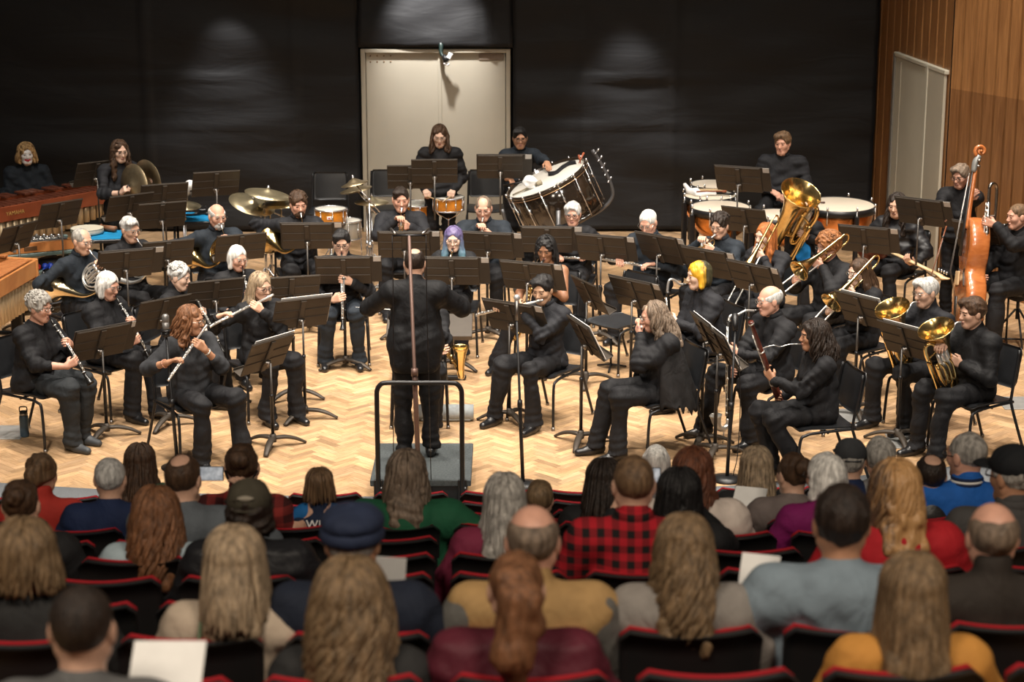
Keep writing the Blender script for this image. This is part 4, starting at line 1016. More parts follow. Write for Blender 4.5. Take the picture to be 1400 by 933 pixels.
for (a0, a1) in ((WA0, WA1), (WA1, WB1)):
    d_ = unit(A(a1[0]-a0[0], a1[1]-a0[1], 0)); nn = A(-d_[1], d_[0], 0); nn = nn if nn[0] > 0 else -nn
    M_ = np.stack([d_, nn, A(0, 0, 1)], 1); c_ = (A(*a0, 3.5)+A(*a1, 3.5))/2+nn*.10
    b.box(c_, (np.linalg.norm(A(*a1)-A(*a0))/2+.05, .06, 3.5), .005, M_)
struct(b.build('wall_right_backing', mat('dark_wall', (.015, .015, .016), .9)))
# cream side door in the first oak wall
ud = unit(A(WA1[0]-WA0[0], WA1[1]-WA0[1], 0)); nd = A(-ud[1], ud[0], 0); nd = nd if nd[0] < 0 else -nd
MD = np.stack([ud, nd, A(0, 0, 1)], 1)
d2 = empty('door_2', (0, 0, 0)); struct(d2)
def sd(nm, a, b_, z0, z1, t0, t1, m):
    c_ = A(*WA0, 0)+ud*(a+b_)/2+nd*(t0+t1)/2+A(0, 0, (z0+z1)/2); q = MB(); q.box(c_, ((b_-a)/2, (t1-t0)/2, (z1-z0)/2), .008, MD); return q.build(nm, m, d2)
sd('door_leaf', 1.05, 2.30, .01, 2.34, .0, .035, CREAM2); sd('door_panel', 2.36, 2.96, .01, 2.36, .01, .045, CREAM)
sd('door_frame', 2.28, 2.37, 0, 2.38, -.01, .055, CREAM2); sd('door_frame', .98, 1.06, 0, 2.38, -.01, .05, mat('dull_grey_frame', (.20, .19, .17), .5)); sd('door_frame', 1.0, 2.98, 2.34, 2.39, -.01, .05, CREAM2)
sd('door_moulding', 1.28, 1.30, .05, 2.30, .03, .042, CREAM)
# grey plates let into the stage floor
for i, (px, py, lab) in enumerate([(8, 592, 'grey metal floor pocket plate beside the clarinettist with curly grey hair'), (1175, 569, 'grey metal floor pocket plate beneath the trombonists\' music stand'), (1243, 604, 'grey metal floor pocket plate under the young euphonium player\'s stand'), (1392, 552, 'grey metal floor pocket plate by the wheeled base')]):
    p = at_z(px, py, 0); o = MB(); o.box((0, 0, .004), (.17, .20, .004), .003); o = o.build('floor_plate', mat('plate_grey', (.30, .30, .29), .4, .3, .5, .1, 12)); o.location = p; tag(o, lab, 'floor plate')
p0 = at_z(410, 396, 0); p1 = at_z(560, 392, 0); b = MB(); b.box((0, 0, .008), (np.linalg.norm(p1-p0)/2, .05, .008), .006); o = b.build('cable_cover', mat('plate_grey', (.3, .3, .29), .5)); o.location = (p0+p1)/2; o.rotation_euler = (0, 0, math.atan2(p1[1]-p0[1], p1[0]-p0[0])); tag(o, 'flat grey cable cover strip on floor behind the bass clarinet player in spectacles', 'cable cover')

# ---------------------------------------------------------------- auditorium seats
RED = cloth('red_seat', (.30, .008, .014), .8, .3, .12)
def seat_proto():
    r = empty('auditorium_seat'); w = .243
    def shell(nm, off, th, ww, z0, z1, m):
        nx, nz = 15, 9; X = np.linspace(-1, 1, nx); V = []
        for s_ in (0, 1):
            for z in np.linspace(0, 1, nz):
                for x in X:
                    zz = z0+(z1-z0)*z+ .016*x*x*z
                    taper = ww*(.93+.07*z)
                    corner = max(0, abs(x)-.86)/.14*max(0, z-.80)/.20
                    y = -.040*(1-x*x)*1.0+.03-(zz-.5)*.16+off+(th if s_ else 0)
                    V.append((x*taper, y, zz-.035*corner**2))
        i = np.arange(nz-1)[:, None]*nx+np.arange(nx-1)[None]; q = np.stack([i, i+1, i+nx+1, i+nx], -1).reshape(-1, 4)
        mb = MB(); mb.add(V, q); mb.more(q[:, ::-1]+nx*nz, 0)
        per = np.concatenate([np.arange(nx), np.arange(1, nz)*nx+nx-1, (nz-1)*nx+np.arange(nx-2, -1, -1), np.arange(nz-2, 0, -1)*nx]); p2 = np.roll(per, -1)
        mb.more(np.stack([p2, p2+nx*nz, per+nx*nz, per], -1), 0)
        return mb.build(nm, m, r)
    shell('backrest', -.03, .035, w, .36, SEATTOP-.014, SEATSHELL)
    shell('back_cushion', .006, .034, w*.97, .40, SEATTOP-.012, RED)
    b = MB(); b.sdf([rbox((0, .27, .42), (.235, .21, .05), .04)], .02); b.build('seat_cushion', RED, r)
    b = MB(); b.box((0, .26, .375), (.225, .19, .02), .015); b.build('seat_pan', SEATSHELL, r)
    for x in (-.253, .253):
        b = MB(); b.box((x, .14, .29), (.007, .13, .29), .005); b.box((x, .16, .60), (.009, .17, .016), .008); b.build('side_panel', SEATSHELL, r)
    return r
SEAT = None
ORD = ['front', 'second', 'third', 'fourth', 'fifth', 'sixth', 'seventh', 'eighth', 'ninth', 'tenth', 'eleventh']
NTH = ['first', 'second', 'third', 'fourth', 'fifth', 'sixth', 'seventh', 'eighth', 'ninth']
def depth_of(y, z): return y*CP-(z-CAMZ)*SP
for k in range(11):
    dk = depth_of(ROWY[k], ROWZ[k]); pit = .557
    if k < 10:
        gx = [621, 618, 613, 611, 609, 606, 604, 611, 604, 596][k]
        g0 = (gx-700)/FPX*dk
    half = 790/FPX*dk
    for side in (-1, 1):
        for q in range(9):
            x = g0+side*(q+.5)*pit
            if abs(x) > half+.1: break
            lab = f"black auditorium seat, red top, {ORD[k]} row from stage, {NTH[q]} {'left' if side < 0 else 'right'} of the gap"
            yk = ROWY[k]+.04*x
            loc = (x, yk, ROWF[k]); rz_ = -.02*x if k > 2 else -.03*x
            if SEAT is None:
                SEAT = seat_proto(); SEAT.location = loc; SEAT.rotation_euler = (0, 0, .04); tag(SEAT, lab, 'seat', 'auditorium seats')
            else: dup(SEAT, loc, .04, lab)

# ---------------------------------------------------------------- orchestra chairs
def chair_proto():
    r = empty('orchestra_chair')
    def panel(nm, pts, w, th, curve, m, cc=.02):
        """a moulded shell: profile pts (y,z) swept across the width"""
        P = spline([(0, *p) for p in pts], 4); n = len(P); nx = 11; T, N, B = frames(P)
        nrm = np.cross(A(1, 0, 0), T); V = []
        for s_ in (0, 1):
            for i in range(n):
                e = min(i, n-1-i)/max(1, n*.18); ws = w*(1-.14*max(0, 1-e)**2)
                for x in np.linspace(-1, 1, nx): V.append(P[i]+A(x*ws, 0, 0)+nrm[i]*(curve*x*x+(th if s_ else 0)))
        i = np.arange(n-1)[:, None]*nx+np.arange(nx-1)[None]; q = np.stack([i, i+1, i+nx+1, i+nx], -1).reshape(-1, 4)
        mb = MB(); mb.add(V, q[:, ::-1]); mb.more(q+n*nx, 0)
        per = np.concatenate([np.arange(nx), np.arange(1, n)*nx+nx-1, (n-1)*nx+np.arange(nx-2, -1, -1), np.arange(n-2, 0, -1)*nx]); p2 = np.roll(per, -1)
        mb.more(np.stack([per, per+nx*n, p2+nx*n, p2], -1), 0); return mb.build(nm, m, r)
    panel('seat', [(-.20, .445), (-.10, .448), (.08, .452), (.20, .452), (.255, .435)], .232, .016, .012, PLASTIC)
    panel('backrest', [(-.185, .56), (-.205, .68), (-.225, .80), (-.245, .90)], .222, .014, .022, PLASTIC)
    for x in (-1, 1):
        b = MB(); b.tube(spline([(.222*x, -.20, .45), (.222*x, .10, .437), (.225*x, .215, .42), (.232*x, .262, .36), (.245*x, .285, .01)], 5), .0125, 8); b.build('leg', STEEL, r)
        b = MB(); b.tube(spline([(.212*x, -.245, .88), (.218*x, -.215, .70), (.224*x, -.175, .50), (.230*x, -.185, .40), (.245*x, -.33, .01)], 5), .0125, 8); b.build('leg', STEEL, r)
        for y in (.285, -.33): b = MB(); b.tube([(.245*x, y, 0), (.245*x, y, .03)], [.017, .015], 8); b.build('foot_cap', SATIN, r)
    b = MB(); b.tube([(-.225, .03, .43), (.225, .03, .43)], .010, 6); b.build('cross_bar', STEEL, r)
    return r
CHAIR = None
def chair(x, y, yaw, label, z=0.):
    global CHAIR
    loc = (x, y, z); rz_ = pi+rad(yaw)
    if CHAIR is None: CHAIR = chair_proto(); CHAIR.location = loc; CHAIR.rotation_euler = (0, 0, rz_); return tag(CHAIR, label, 'chair', 'orchestra chairs')
    return dup(CHAIR, loc, rz_, label)

# ---------------------------------------------------------------- music stands
TILT = rad(27)
def stand_proto():
    r = empty('music_stand'); M = RX(TILT)          # top of the desk leans away from the player (towards -y)
    q = lambda x, y, z: M@A(x, y, z)+A(0, 0, 1)
    b = MB(); b.box(q(0, 0, 0), (.258, .0045, .165), .004, M); b.box(q(0, .045, -.163), (.258, .045, .004), .003, M); b.box(q(0, .088, -.152), (.258, .003, .014), .003, M)
    for z in (.155, -.05, .04): b.box(q(0, -.007, z), (.250, .004, .004), .003, M)
    b.build('desk', STANDM, r)
    b = MB(); b.box(q(0, -.012, -.01), (.026, .009, .155), .006, M); b.build('spine', STANDM, r)
    b = MB(); b.tube([q(0, -.02, -.06), q(0, -.055, -.07)], [.020, .024], 12); b.tube([q(-.03, -.03, -.06), q(.03, -.03, -.06)], .012, 8); b.build('knob', SATIN, r)
    b = MB(); b.tube([(0, -.03, .45), (0, -.03, .93)], .0095, 10); b.build('inner_pole', mat('pole_grey', (.10, .092, .085), .38, .6), r)
    b = MB(); b.tube([(0, -.03, .08), (0, -.03, .55), (0, -.03, .555), (0, -.03, .58)], [.0145, .0145, .018, .018], 10); b.build('pole', STEEL, r)
    b = MB(); b.lathe([(.0, .05), (.028, .05), (.032, .085), (.022, .12), (.0, .12)], 14, c=(0, -.03, 0)); b.build('hub', STANDM, r)
    for a in (90, 210, 330):
        d = A(math.cos(rad(a)), math.sin(rad(a)), 0); b = MB(); b.tube(spline([A(0, -.03, .085)+d*.015, A(0, -.03, .080)+d*.11, A(0, -.03, .055)+d*.20, A(0, -.03, .012)+d*.285], 4), [.026, .025, .022, .016], 8, flat=(1.25, .7)); b.build('leg', STANDM, r)
    return r
def folder_proto():
    r = empty('music_folder'); M = RX(TILT); q = lambda x, y, z: M@A(x, y, z)
    b = MB(); b.box(q(.045, .012, .010), (.315, .005, .158), .003, M); b.build('cover', mat('folder_black', (.034, .027, .021), .6, 0, .4, .1, 8), r)
    b = MB(); b.box(q(.0, .020, .006), (.235, .003, .148), .002, M); b.build('sheets', PAPER, r)
    b = MB(); b.box(q(.318, .005, .135), (.036, .0015, .030), .001, M); b.build('label_card', mat('card_grey', (.50, .48, .46), .7), r)
    return r
STAND = FOLDER = None
def stand(px, py, yaw, who, z=1.0, folder=True, lab=None, scale=1., y=None, glab=None):
    """px,py: middle of the desk in the photograph; z: height of the desk's middle"""
    global STAND, FOLDER
    p = at_z(px, py, z) if y is None else at_y(px, py, y)
    z = float(p[2]); loc = (p[0], p[1], 0); rz_ = rad(yaw)
    lab = lab or f'black music stand in front of the {who}'
    if STAND is None: STAND = stand_proto(); r = STAND; r.location = loc; r.rotation_euler = (0, 0, rz_); tag(r, lab, 'music stand', 'music stands')
    else: r = dup(STAND, loc, rz_, lab)
    dz = z-1.0
    for ch in r.children:
        n = ch.name.split('.')[0]
        ch.location = (0, 0, 0)
        if n in ('desk', 'spine', 'knob'): ch.location = (0, 0, dz)
        if n == 'inner_pole': ch.location = (0, 0, dz)
        if n == 'pole' and z < .8: ch.scale = (1, 1, .8)
    if folder:
        fl = f'black folder with white card on stand of the {who}' if not glab else glab
        if FOLDER is None: FOLDER = folder_proto(); f = FOLDER; f.location = (p[0], p[1], z); f.rotation_euler = (0, 0, rz_); tag(f, fl, 'music folder', 'music folders')
        else: f = dup(FOLDER, (p[0], p[1], z), rz_, fl)
    return r
# ---------------------------------------------------------------- percussion and stage gear
ROSE = wood_mat('rosewood_bar', (.075, .022, .012), (.15, .045, .025), (2, 8, 2), .3, 4.)
PADAUK = wood_mat('padauk_bar', (.30, .105, .035), (.45, .18, .065), (2, 8, 2), .35, 4.)
RAIL = wood_mat('red_rail', (.20, .045, .018), (.30, .075, .03), (1, 6, 1), .35, 3.)
ORANGEW = wood_mat('orange_maple', (.42, .16, .05), (.58, .26, .09), (1, 6, 1), .3, 3.)
TUBE = mat('champagne_tube', (.62, .50, .33), .35, .5, .5, .08, 6)
HEADM = mat('drum_head', (.66, .58, .47), .55, 0, .4, .05, 3)
WHITEHEAD = mat('white_head', (.56, .54, .49), .6, 0, .4, .10, 4)
AMBER = mat('amber_shell', (.55, .20, .02), .22, 0, .5, .3, 10, coat=.5)
COPPER = mat('copper_bowl', (.70, .30, .11), .25, 1, .5, .2, 6)
CYM = mat('cymbal_bronze', (.62, .53, .34), .32, .9, .5, .12, 12)
CYMD = mat('dark_cymbal', (.33, .26, .16), .34, .85, .5, .2, 14)
BLUECLOTH = cloth('blue_felt', (.008, .20, .42)); GREENGREY = mat('green_grey_steel', (.075, .12, .115), .5)
BLACKGLOSS = mat('gloss_black_shell', (.022, .015, .010), .12, 0, .5, .2, 5, coat=.6)
def text(parent, s, size, loc, rot, m, name='lettering', ext=.002):
    cu = bpy.data.curves.new(name, 'FONT'); cu.body = s; cu.size = size; cu.extrude = ext; cu.align_x = 'CENTER'; cu.align_y = 'CENTER'
    t = bpy.data.objects.new(name, cu); COL.objects.link(t); me = bpy.data.meshes.new_from_object(t); bpy.data.objects.remove(t)
    o = bpy.data.objects.new(name, me); COL.objects.link(o); me.materials.append(m); o.location = loc; o.rotation_euler = rot
    if parent: o.parent = parent
    return o
def mallet_keyboard(loc, rz, L, nb, barm, rail, label, name, z=.92, w0=.50, w1=.26, depth0=.50, tubes=True, brand=None, tube_len=.38, hide_legs=False):
    r = empty(name, loc, rz); tag(r, label, name.replace('_', ' '))
    for i in range(nb):                                  # naturals in front, raised accidentals behind
        t = (i+.5)/nb; x = -L/2+L*t; ln = w0+(w1-w0)*t; bw = L/nb*.42
        b = MB(); b.box((x, -.02-ln/2+.05, z), (bw, ln/2, .011), .004); b.build('bar', barm, r)
        if i % 7 not in (2, 6):
            b = MB(); b.box((x+L/nb/2, .06+ln*.42, z+.035), (bw, ln*.42, .011), .004); b.build('bar', barm, r)
    b = MB(); yf0, yf1 = -w0-.02, -w1-.02
    d = unit(A(L, yf1-yf0, 0)); M = np.stack([d, np.cross(A(0, 0, 1), d), A(0, 0, 1)], 1)
    b.box((0, (yf0+yf1)/2, z-.075), (np.linalg.norm(A(L, yf1-yf0))/2+.03, .014, .085), .006, M); rl = b.build('front_rail', rail, r)
    b = MB(); yb0, yb1 = .06+w0*.9, .06+w1*.9; d2 = unit(A(L, yb1-yb0, 0)); M2 = np.stack([d2, np.cross(A(0, 0, 1), d2), A(0, 0, 1)], 1)
    b.box((0, (yb0+yb1)/2, z-.06), (L/2+.03, .014, .06), .006, M2); b.build('back_rail', rail, r)
    for x, a0, a1 in ((-L/2-.03, yf0, yb0), (L/2+.03, yf1, yb1)):
        b = MB(); b.box((x, (a0+a1)/2, z-.09), (.022, (a1-a0)/2+.02, .11), .008); b.build('end_block', rail, r)
        if not hide_legs:
            b = MB(); b.box((x, (a0+a1)/2, .45), (.025, .06, .40), .01); b.tube([(x, a0, .07), (x, a1, .07)], .022, 8); b.build('end_leg', STEEL, r)
            for a in (a0, a1):
                b = MB(); b.tube([(x-.012, a, .045), (x+.012, a, .045)], .045, 14); b.build('caster', mat('caster_rubber', (.03, .03, .03), .6), r)
    if tubes:
        for i in range(nb):
            t = (i+.5)/nb; x = -L/2+L*t; y = yf0+(yf1-yf0)*t+.055; ln = tube_len*(1.25-.75*t) if L > 1.7 else tube_len
            b = MB(); b.tube([(x, y, z-.10), (x, y, z-.10-ln)], L/nb*.44, 12); b.build('resonator', TUBE, r)
    if brand:
        gold = mat('gold_print', (.55, .36, .12), .4, .3)
        t = text(r, brand, .062, (-L*.22, (yf0+yf1)/2-.016-(yf1-yf0)*.22, z-.075), (pi/2, 0, math.atan2(d[1], d[0])), gold)
    return r
# rear marimba
pa = at_z(-14, 288, .90); pb = at_z(142, 262, .90); cen = (pa+pb)/2; an = math.atan2(pb[1]-pa[1], pb[0]-pa[0])
MAR = mallet_keyboard((cen[0]-.32*math.sin(an), cen[1]+.32*math.cos(an), 0), an, 2.05, 22, ROSE, RAIL, 'long rosewood marimba with beige resonators in front of the face-painted player', 'marimba', .90, .30, .22, brand='YAMAHA')
# wooden keyboard at the edge of the frame
pc = at_z(10, 372, .84)
mallet_keyboard((pc[0]-.24, pc[1]-.05, 0), rad(76), 1.25, 15, PADAUK, ORANGEW, 'xylophone with orange wooden bars and beige resonator tubes nearest the hall', 'xylophone', .84, .36, .22, tube_len=.36)
# bells in a wooden case on a green-grey cart
pc = at_z(52, 332, .78); bl = empty('orchestra_bells', (pc[0]-.1, pc[1]+.12, 0), rad(27)); tag(bl, 'orchestra bells in orange wooden case lying on the green-grey cart', 'bells')
tz = .78
b = MB(); V = [(-.75, -.16, 0), (.42, -.16, 0), (.42, -.06, 0), (-.1, .34, 0), (-.75, .34, 0)]; n5 = 5
V = [A(x, y, tz-.10) for x, y, _ in V]+[A(x, y, tz) for x, y, _ in V]; b.add(V, [(i, (i+1) % 5, 5+(i+1) % 5, 5+i) for i in range(5)]); b.more([[4, 3, 2, 1, 0]], 0); b.more([[5, 6, 7, 8, 9]], 0); b.build('case', ORANGEW, bl, smooth=False)
b = MB(); V = [(-.70, -.11), (.36, -.11), (.36, -.05), (-.12, .29), (-.70, .29)]; V = [A(x, y, tz+.001) for x, y in V]+[A(x, y, tz+.012) for x, y in V]; b.add(V, [(i, (i+1) % 5, 5+(i+1) % 5, 5+i) for i in range(5)]); b.more([[5, 6, 7, 8, 9]], 0); b.build('bed', mat('grey_felt', (.10, .10, .10), .8), bl, smooth=False)
STB = mat('steel_bar', (.33, .32, .30), .3, .9, .5, .15, 30)
for i in range(15):
    x = -.66+i*.068; yl = min(.26, .26-(max(x+.10, 0))*.62)
    b = MB(); b.box((x, (-.09+yl)/2, tz+.022), (.026, (yl+.09)/2, .006), .003); br = b.build('bar', STB, bl)
    for y in (-.06, yl-.03): b = MB(); b.lathe([(0, .03), (.012, .03), (.012, .042), (0, .045)], 8, c=(x, y, tz)); b.build('screw', CHROME, br)
b = MB(); b.box((-.05, -.163, tz-.055), (.07, .003, .022), .002); b.build('badge', mat('badge_dark', (.10, .05, .02), .5), bl)
b = MB(); b.box((-.22, -.164, tz-.06), (.018, .005, .02), .003); b.build('latch', CHROME, bl)
ct = empty('cart', (pc[0]-.1, pc[1]+.12, 0), rad(27)); tag(ct, 'green-grey steel cart carrying the orchestra bells', 'cart')
for z, m in ((tz-.125, GREENGREY), (.46, GREENGREY), (.14, GREENGREY)): b = MB(); b.box((-.12, .09, z), (.60, .27, .02), .008); b.build('shelf', m, ct)
for x in (-.69, .45):
    for y in (-.16, .34):
        b = MB(); b.box((x, y, .40), (.024, .024, .34), .006); b.build('leg', GREENGREY, ct)
        b = MB(); b.tube([(x-.012, y, .04), (x+.012, y, .04)], .04, 12); b.build('caster', mat('caster_rubber', (.03, .03, .03), .6), ct)
w0 = lambda x, y, z: (A(pc[0]-.1, pc[1]+.12, 0)+RZ(rad(27))@A(x, y, z))
b = MB(); b.lathe([(0, 0), (.15, 0), (.16, .02), (.155, .07), (.0, .075)], 20); o = b.build('drum_pad', mat('dark_pad', (.03, .03, .035), .6)); o.location = w0(.22, .05, .48); tag(o, 'round dark practice pad on the middle shelf of the green-grey cart', 'practice pad')
for i, (x, c) in enumerate(((.02, (.5, .03, .03)), (.10, (.02, .06, .45)), (.16, (.02, .06, .45)))):
    b = MB(); b.sdf([ell((0, 0, .035), (.035, .03, .035)), cap((0, 0, .03), (.0, -.10, .015), .010, k=.01)], .008); o = b.build('maraca', mat(f'maraca{i}', c, .4)); o.location = w0(x, -.13, .48); tag(o, ['small red shaker on the cart shelf', 'blue shaker next to the red shaker on the cart shelf', 'outer blue shaker farthest from the red shaker on cart shelf'][i], 'shaker')
# two trap tables with blue cloth
def trap_table(px, py, z, rz, w, d, lab):
    p = at_z(px, py, z); r = empty('trap_table', (p[0], p[1], 0), rz); tag(r, lab, 'table')
    b = MB(); b.box((0, 0, z-.02), (w, d, .018), .006); b.build('table_top', STEEL, r)
    b = MB(); b.box((0, 0, z+.003), (w-.012, d-.012, .005), .004); b.build('cloth_cover', BLUECLOTH, r)
    for x in (-1, 1):
        for y in (-1, 1): b = MB(); b.tube([(x*(w-.05), y*(d-.05), z-.03), (x*(w-.03), y*(d-.03), 0)], .014, 8); b.build('leg', STEEL, r)
    b = MB(); b.tube([(-w+.05, 0, .25), (w-.05, 0, .25)], .010, 6); b.tube([(-w+.045, -d+.045, .25), (-w+.045, d-.045, .25)], .010, 6); b.tube([(w-.045, -d+.045, .25), (w-.045, d-.045, .25)], .010, 6); b.build('stretcher', STEEL, r)
    return p, r
p, _ = trap_table(143, 322, .74, rad(10), .24, .25, 'trap table topped with blue cloth next to the frame drum')
b = MB(); b.lathe([(0, 0), (.17, 0), (.178, .01), (.178, .05), (.170, .058), (.16, .056), (0, .056)], 28); fd = empty('frame_drum', (p[0]-.20, p[1]+.06, .757)); tag(fd, 'white-headed frame drum lying at the end of the blue trap table', 'drum'); b.build('drum_skin', mat('skin_head', (.58, .54, .44), .6), fd)
b = MB(); b.tube(ring((0, 0, .052), (0, 0, 1), .176, 24), .006, 6, closed=True); b.build('hoop', mat('hoop_wood', (.35, .33, .26), .5), fd)
b = MB(); b.tube([(-.09, 0, .03), (.09, 0, .03)], [.03, .033], 12); b.tube([(-.10, 0, .03), (-.13, .02, .05)], .02, 8); o = b.build('wood_block', mat('brown_block', (.20, .09, .045), .5)); o.location = (p[0]+.02, p[1]+.16, .757); o.rotation_euler = (0, 0, -.5); tag(o, 'small brown cylindrical wood block on blue trap table', 'wood block')
p, _ = trap_table(268, 297, .84, rad(5), .27, .27, 'trap table topped with blue cloth behind the bald bearded hornist')
for i, (x, y, a, lab) in enumerate(((.0, .05, .2, 'black grip of a beater standing on the rear blue table'), (-.10, -.02, .6, 'thin dark beater lying on the rear blue table'))):
    b = MB(); b.tube([(-.13, 0, .014), (.09, 0, .014), (.10, 0, .016), (.15, 0, .018)], [.009, .009, .020, .024], 8)
    o = b.build('beater', STEEL); o.location = (p[0]+x, p[1]+y, .85); o.rotation_euler = (0, 0, a); tag(o, lab, 'beater')
b = MB(); b.box((0, 0, .03), (.045, .035, .03), .01); b.tube([(-.02, 0, .05), (-.02, 0, .10)], .012, 8); b.tube([(.02, 0, .05), (.03, 0, .09)], .010, 8); o = b.build('castanet_block', STEEL); o.location = (p[0]+.06, p[1]+.14, .85); tag(o, 'small black castanet machine on the rear blue table', 'castanets')
# ---- cymbals, drums
def cymbal(par, c, nrm, r, m=CYM):
    b = MB(); b.lathe([(.006, .040), (.02, .038), (.05, .022), (.065, .012), (r*.6, -.004), (r, -.022), (r, -.0245), (r*.6, -.007), (.065, .009), (.05, .018), (.006, .036)], 32, axis_frame(nrm), c=c); b.build('cymbal', m, par)
    q = np.asarray(c)+unit(nrm)*.03; b = MB(); b.tube([q, q+unit(nrm)*.045], [.006, .010], 8); b.tube([q+unit(nrm)*.012, q+unit(nrm)*.03], .016, 8); b.build('wing_nut', CHROME, par)
def tripod(par, x, y, h, m=CHROME, spread=.30):
    b = MB(); b.tube([(x, y, .05), (x, y, h*.55), (x, y, h*.56), (x, y, h)], [.014, .014, .010, .009], 8); b.tube([(x, y, h*.52), (x, y, h*.57)], .021, 8); b.build('pole', m, par)
    for a in (20, 140, 260):
        d = A(math.cos(rad(a)), math.sin(rad(a)), 0); b = MB(); b.tube([A(x, y, .42)+d*.02, A(x, y, .012)+d*spread], .008, 6); b.tube([A(x, y, .10)+d*.012, A(x, y, .20)+d*spread*.56], .006, 6); b.build('leg', m, par)
def cymbal_stand(px, py, z, r, nrm, lab, m=CYM, boom=None):
    p = at_z(px, py, z); o = empty('cymbal_stand', (p[0], p[1], 0)); tag(o, lab, 'cymbal')
    if boom is None: tripod(o, 0, 0, z+.0); cymbal(o, (0, 0, z), nrm, r, m)
    else:
        tripod(o, boom[0], boom[1], boom[2]); b = MB(); b.tube([np.array([boom[0], boom[1], boom[2]])*1.0+unit(A(*boom)-A(0, 0, z))*.22, A(*boom), A(0, 0, z-.01)], .008, 8); b.tube([A(*boom)-A(0, .02, 0), A(*boom)+A(0, .02, 0)], .018, 8); b.build('boom_arm', CHROME, o); cymbal(o, (0, 0, z), nrm, r, m)
    return o
cymbal_stand(345, 277, 1.12, .255, (.30, -.22, .9), 'tilted large cymbal lowest of the drum set cluster', boom=(.18, .06, 1.02))
cymbal_stand(366, 263, 1.28, .245, (.18, -.05, 1), 'flat cymbal highest of the drum set cluster', boom=(-.06, .14, 1.12))
cymbal_stand(384, 276, 1.14, .24, (-.05, -.05, 1), 'thin cymbal behind the curly-haired hornist')
cymbal_stand(250, 278, 1.05, .20, (.1, -.08, 1), 'small suspended cymbal beside the rear blue table')
cymbal_stand(486, 257, 1.18, .18, (-.20, -.02, 1), 'ride cymbal hung over the empty chair by the door', CYMD, boom=(.12, .0, 1.02))
o = cymbal_stand(508, 274, 1.03, .19, (0, -.03, 1), 'pair of hi-hat cymbals on a chrome stand by the doorway'); cymbal(o, (0, 0, .985), (0, 0, -1), .19)
cymbal_stand(484, 249, 1.30, .15, (-.22, 0, 1), 'smallest brown cymbal above the ride cymbal', CYMD, boom=(.16, .02, 1.1))
def drum(px, py, z, r, h, shell, lab, name='drum', lugs=8, nrm=(0, 0, 1), stand=True, leg=False):
    p = at_z(px, py, z); o = empty(name, (p[0], p[1], 0)); tag(o, lab, 'drum'); M = axis_frame(nrm); C0 = A(0, 0, z)
    Q = lambda x, y, q: C0+M@A(x, y, q)
    b = MB(); b.lathe([(r*.985, -h), (r, -h+.004), (r, -.004), (r*.985, 0)], 32, M, c=C0); b.build('shell', shell, o)
    b = MB(); b.lathe([(0, .006), (r*.96, .005), (r*1.0, -.004)], 32, M, c=C0); b.build('drum_head', WHITEHEAD, o)
    for q in (.004, -h): b = MB(); b.tube(ring(Q(0, 0, q), M[:, 2], r*1.03, 32), .009, 6, closed=True); b.build('hoop', CHROME, o)
    for i in range(lugs):
        a = i*2*pi/lugs+.2; b = MB(); b.tube([Q(r*1.035*math.cos(a), r*1.035*math.sin(a), .004), Q(r*1.035*math.cos(a), r*1.035*math.sin(a), -h)], .0045, 6); b.tube([Q(r*1.02*math.cos(a), r*1.02*math.sin(a), -h*.35), Q(r*1.02*math.cos(a), r*1.02*math.sin(a), -h*.65)], .010, 6); b.build('lug', CHROME, o)
    if leg:
        for a in (30, 150, 270): d = A(math.cos(rad(a)), math.sin(rad(a)), 0)*r*1.08; b = MB(); b.tube([A(0, 0, z-h*.5)+d, A(0, 0, .01)+d*1.08], .007, 6); b.build('leg', CHROME, o)
    elif stand:
        tripod(o, 0, 0, z-h-.10)
        for a in (90, 210, 330): d = A(math.cos(rad(a)), math.sin(rad(a)), 0)*r; b = MB(); b.tube([A(0, 0, z-h-.12), A(0, 0, z-h-.05)+d*.7, A(0, 0, z-h+.02)+d*1.06], .008, 6); b.build('basket_arm', CHROME, o)
    return o, p
d_, p = drum(452, 286, .86, .175, .15, AMBER, 'amber drum with small badge in front of empty chair'); b = MB(); b.box((-.0, -.178, .79), (.026, .004, .018), .002); b.build('badge', PAPER, d_); b = MB(); b.tube([(-.012, -.183, .79), (.012, -.183, .79)], .007, 6); b.build('badge_mark', mat('red_mark', (.5, .02, .02), .5), d_)
drum(474, 302, .70, .16, .20, mat('silver_grey_shell', (.45, .43, .38), .3, .4), 'grey tom drum beneath the amber drum', leg=True)
drum(570, 279, .74, .22, .30, AMBER, 'amber floor tom behind the trumpeter in a dark jacket', leg=True)
SN, snp = drum(613, 270, .86, .178, .145, AMBER, 'amber snare drum on chrome stand before the standing drummer', 'snare_drum', 10)
b = MB(); b.box((.02, -.06, .875), (.05, .035, .010), .005); o = b.build('damper', STEEL); o.location = snp*A(1, 1, 0); tag(o, 'small black damper resting on the snare drum head', 'damper')
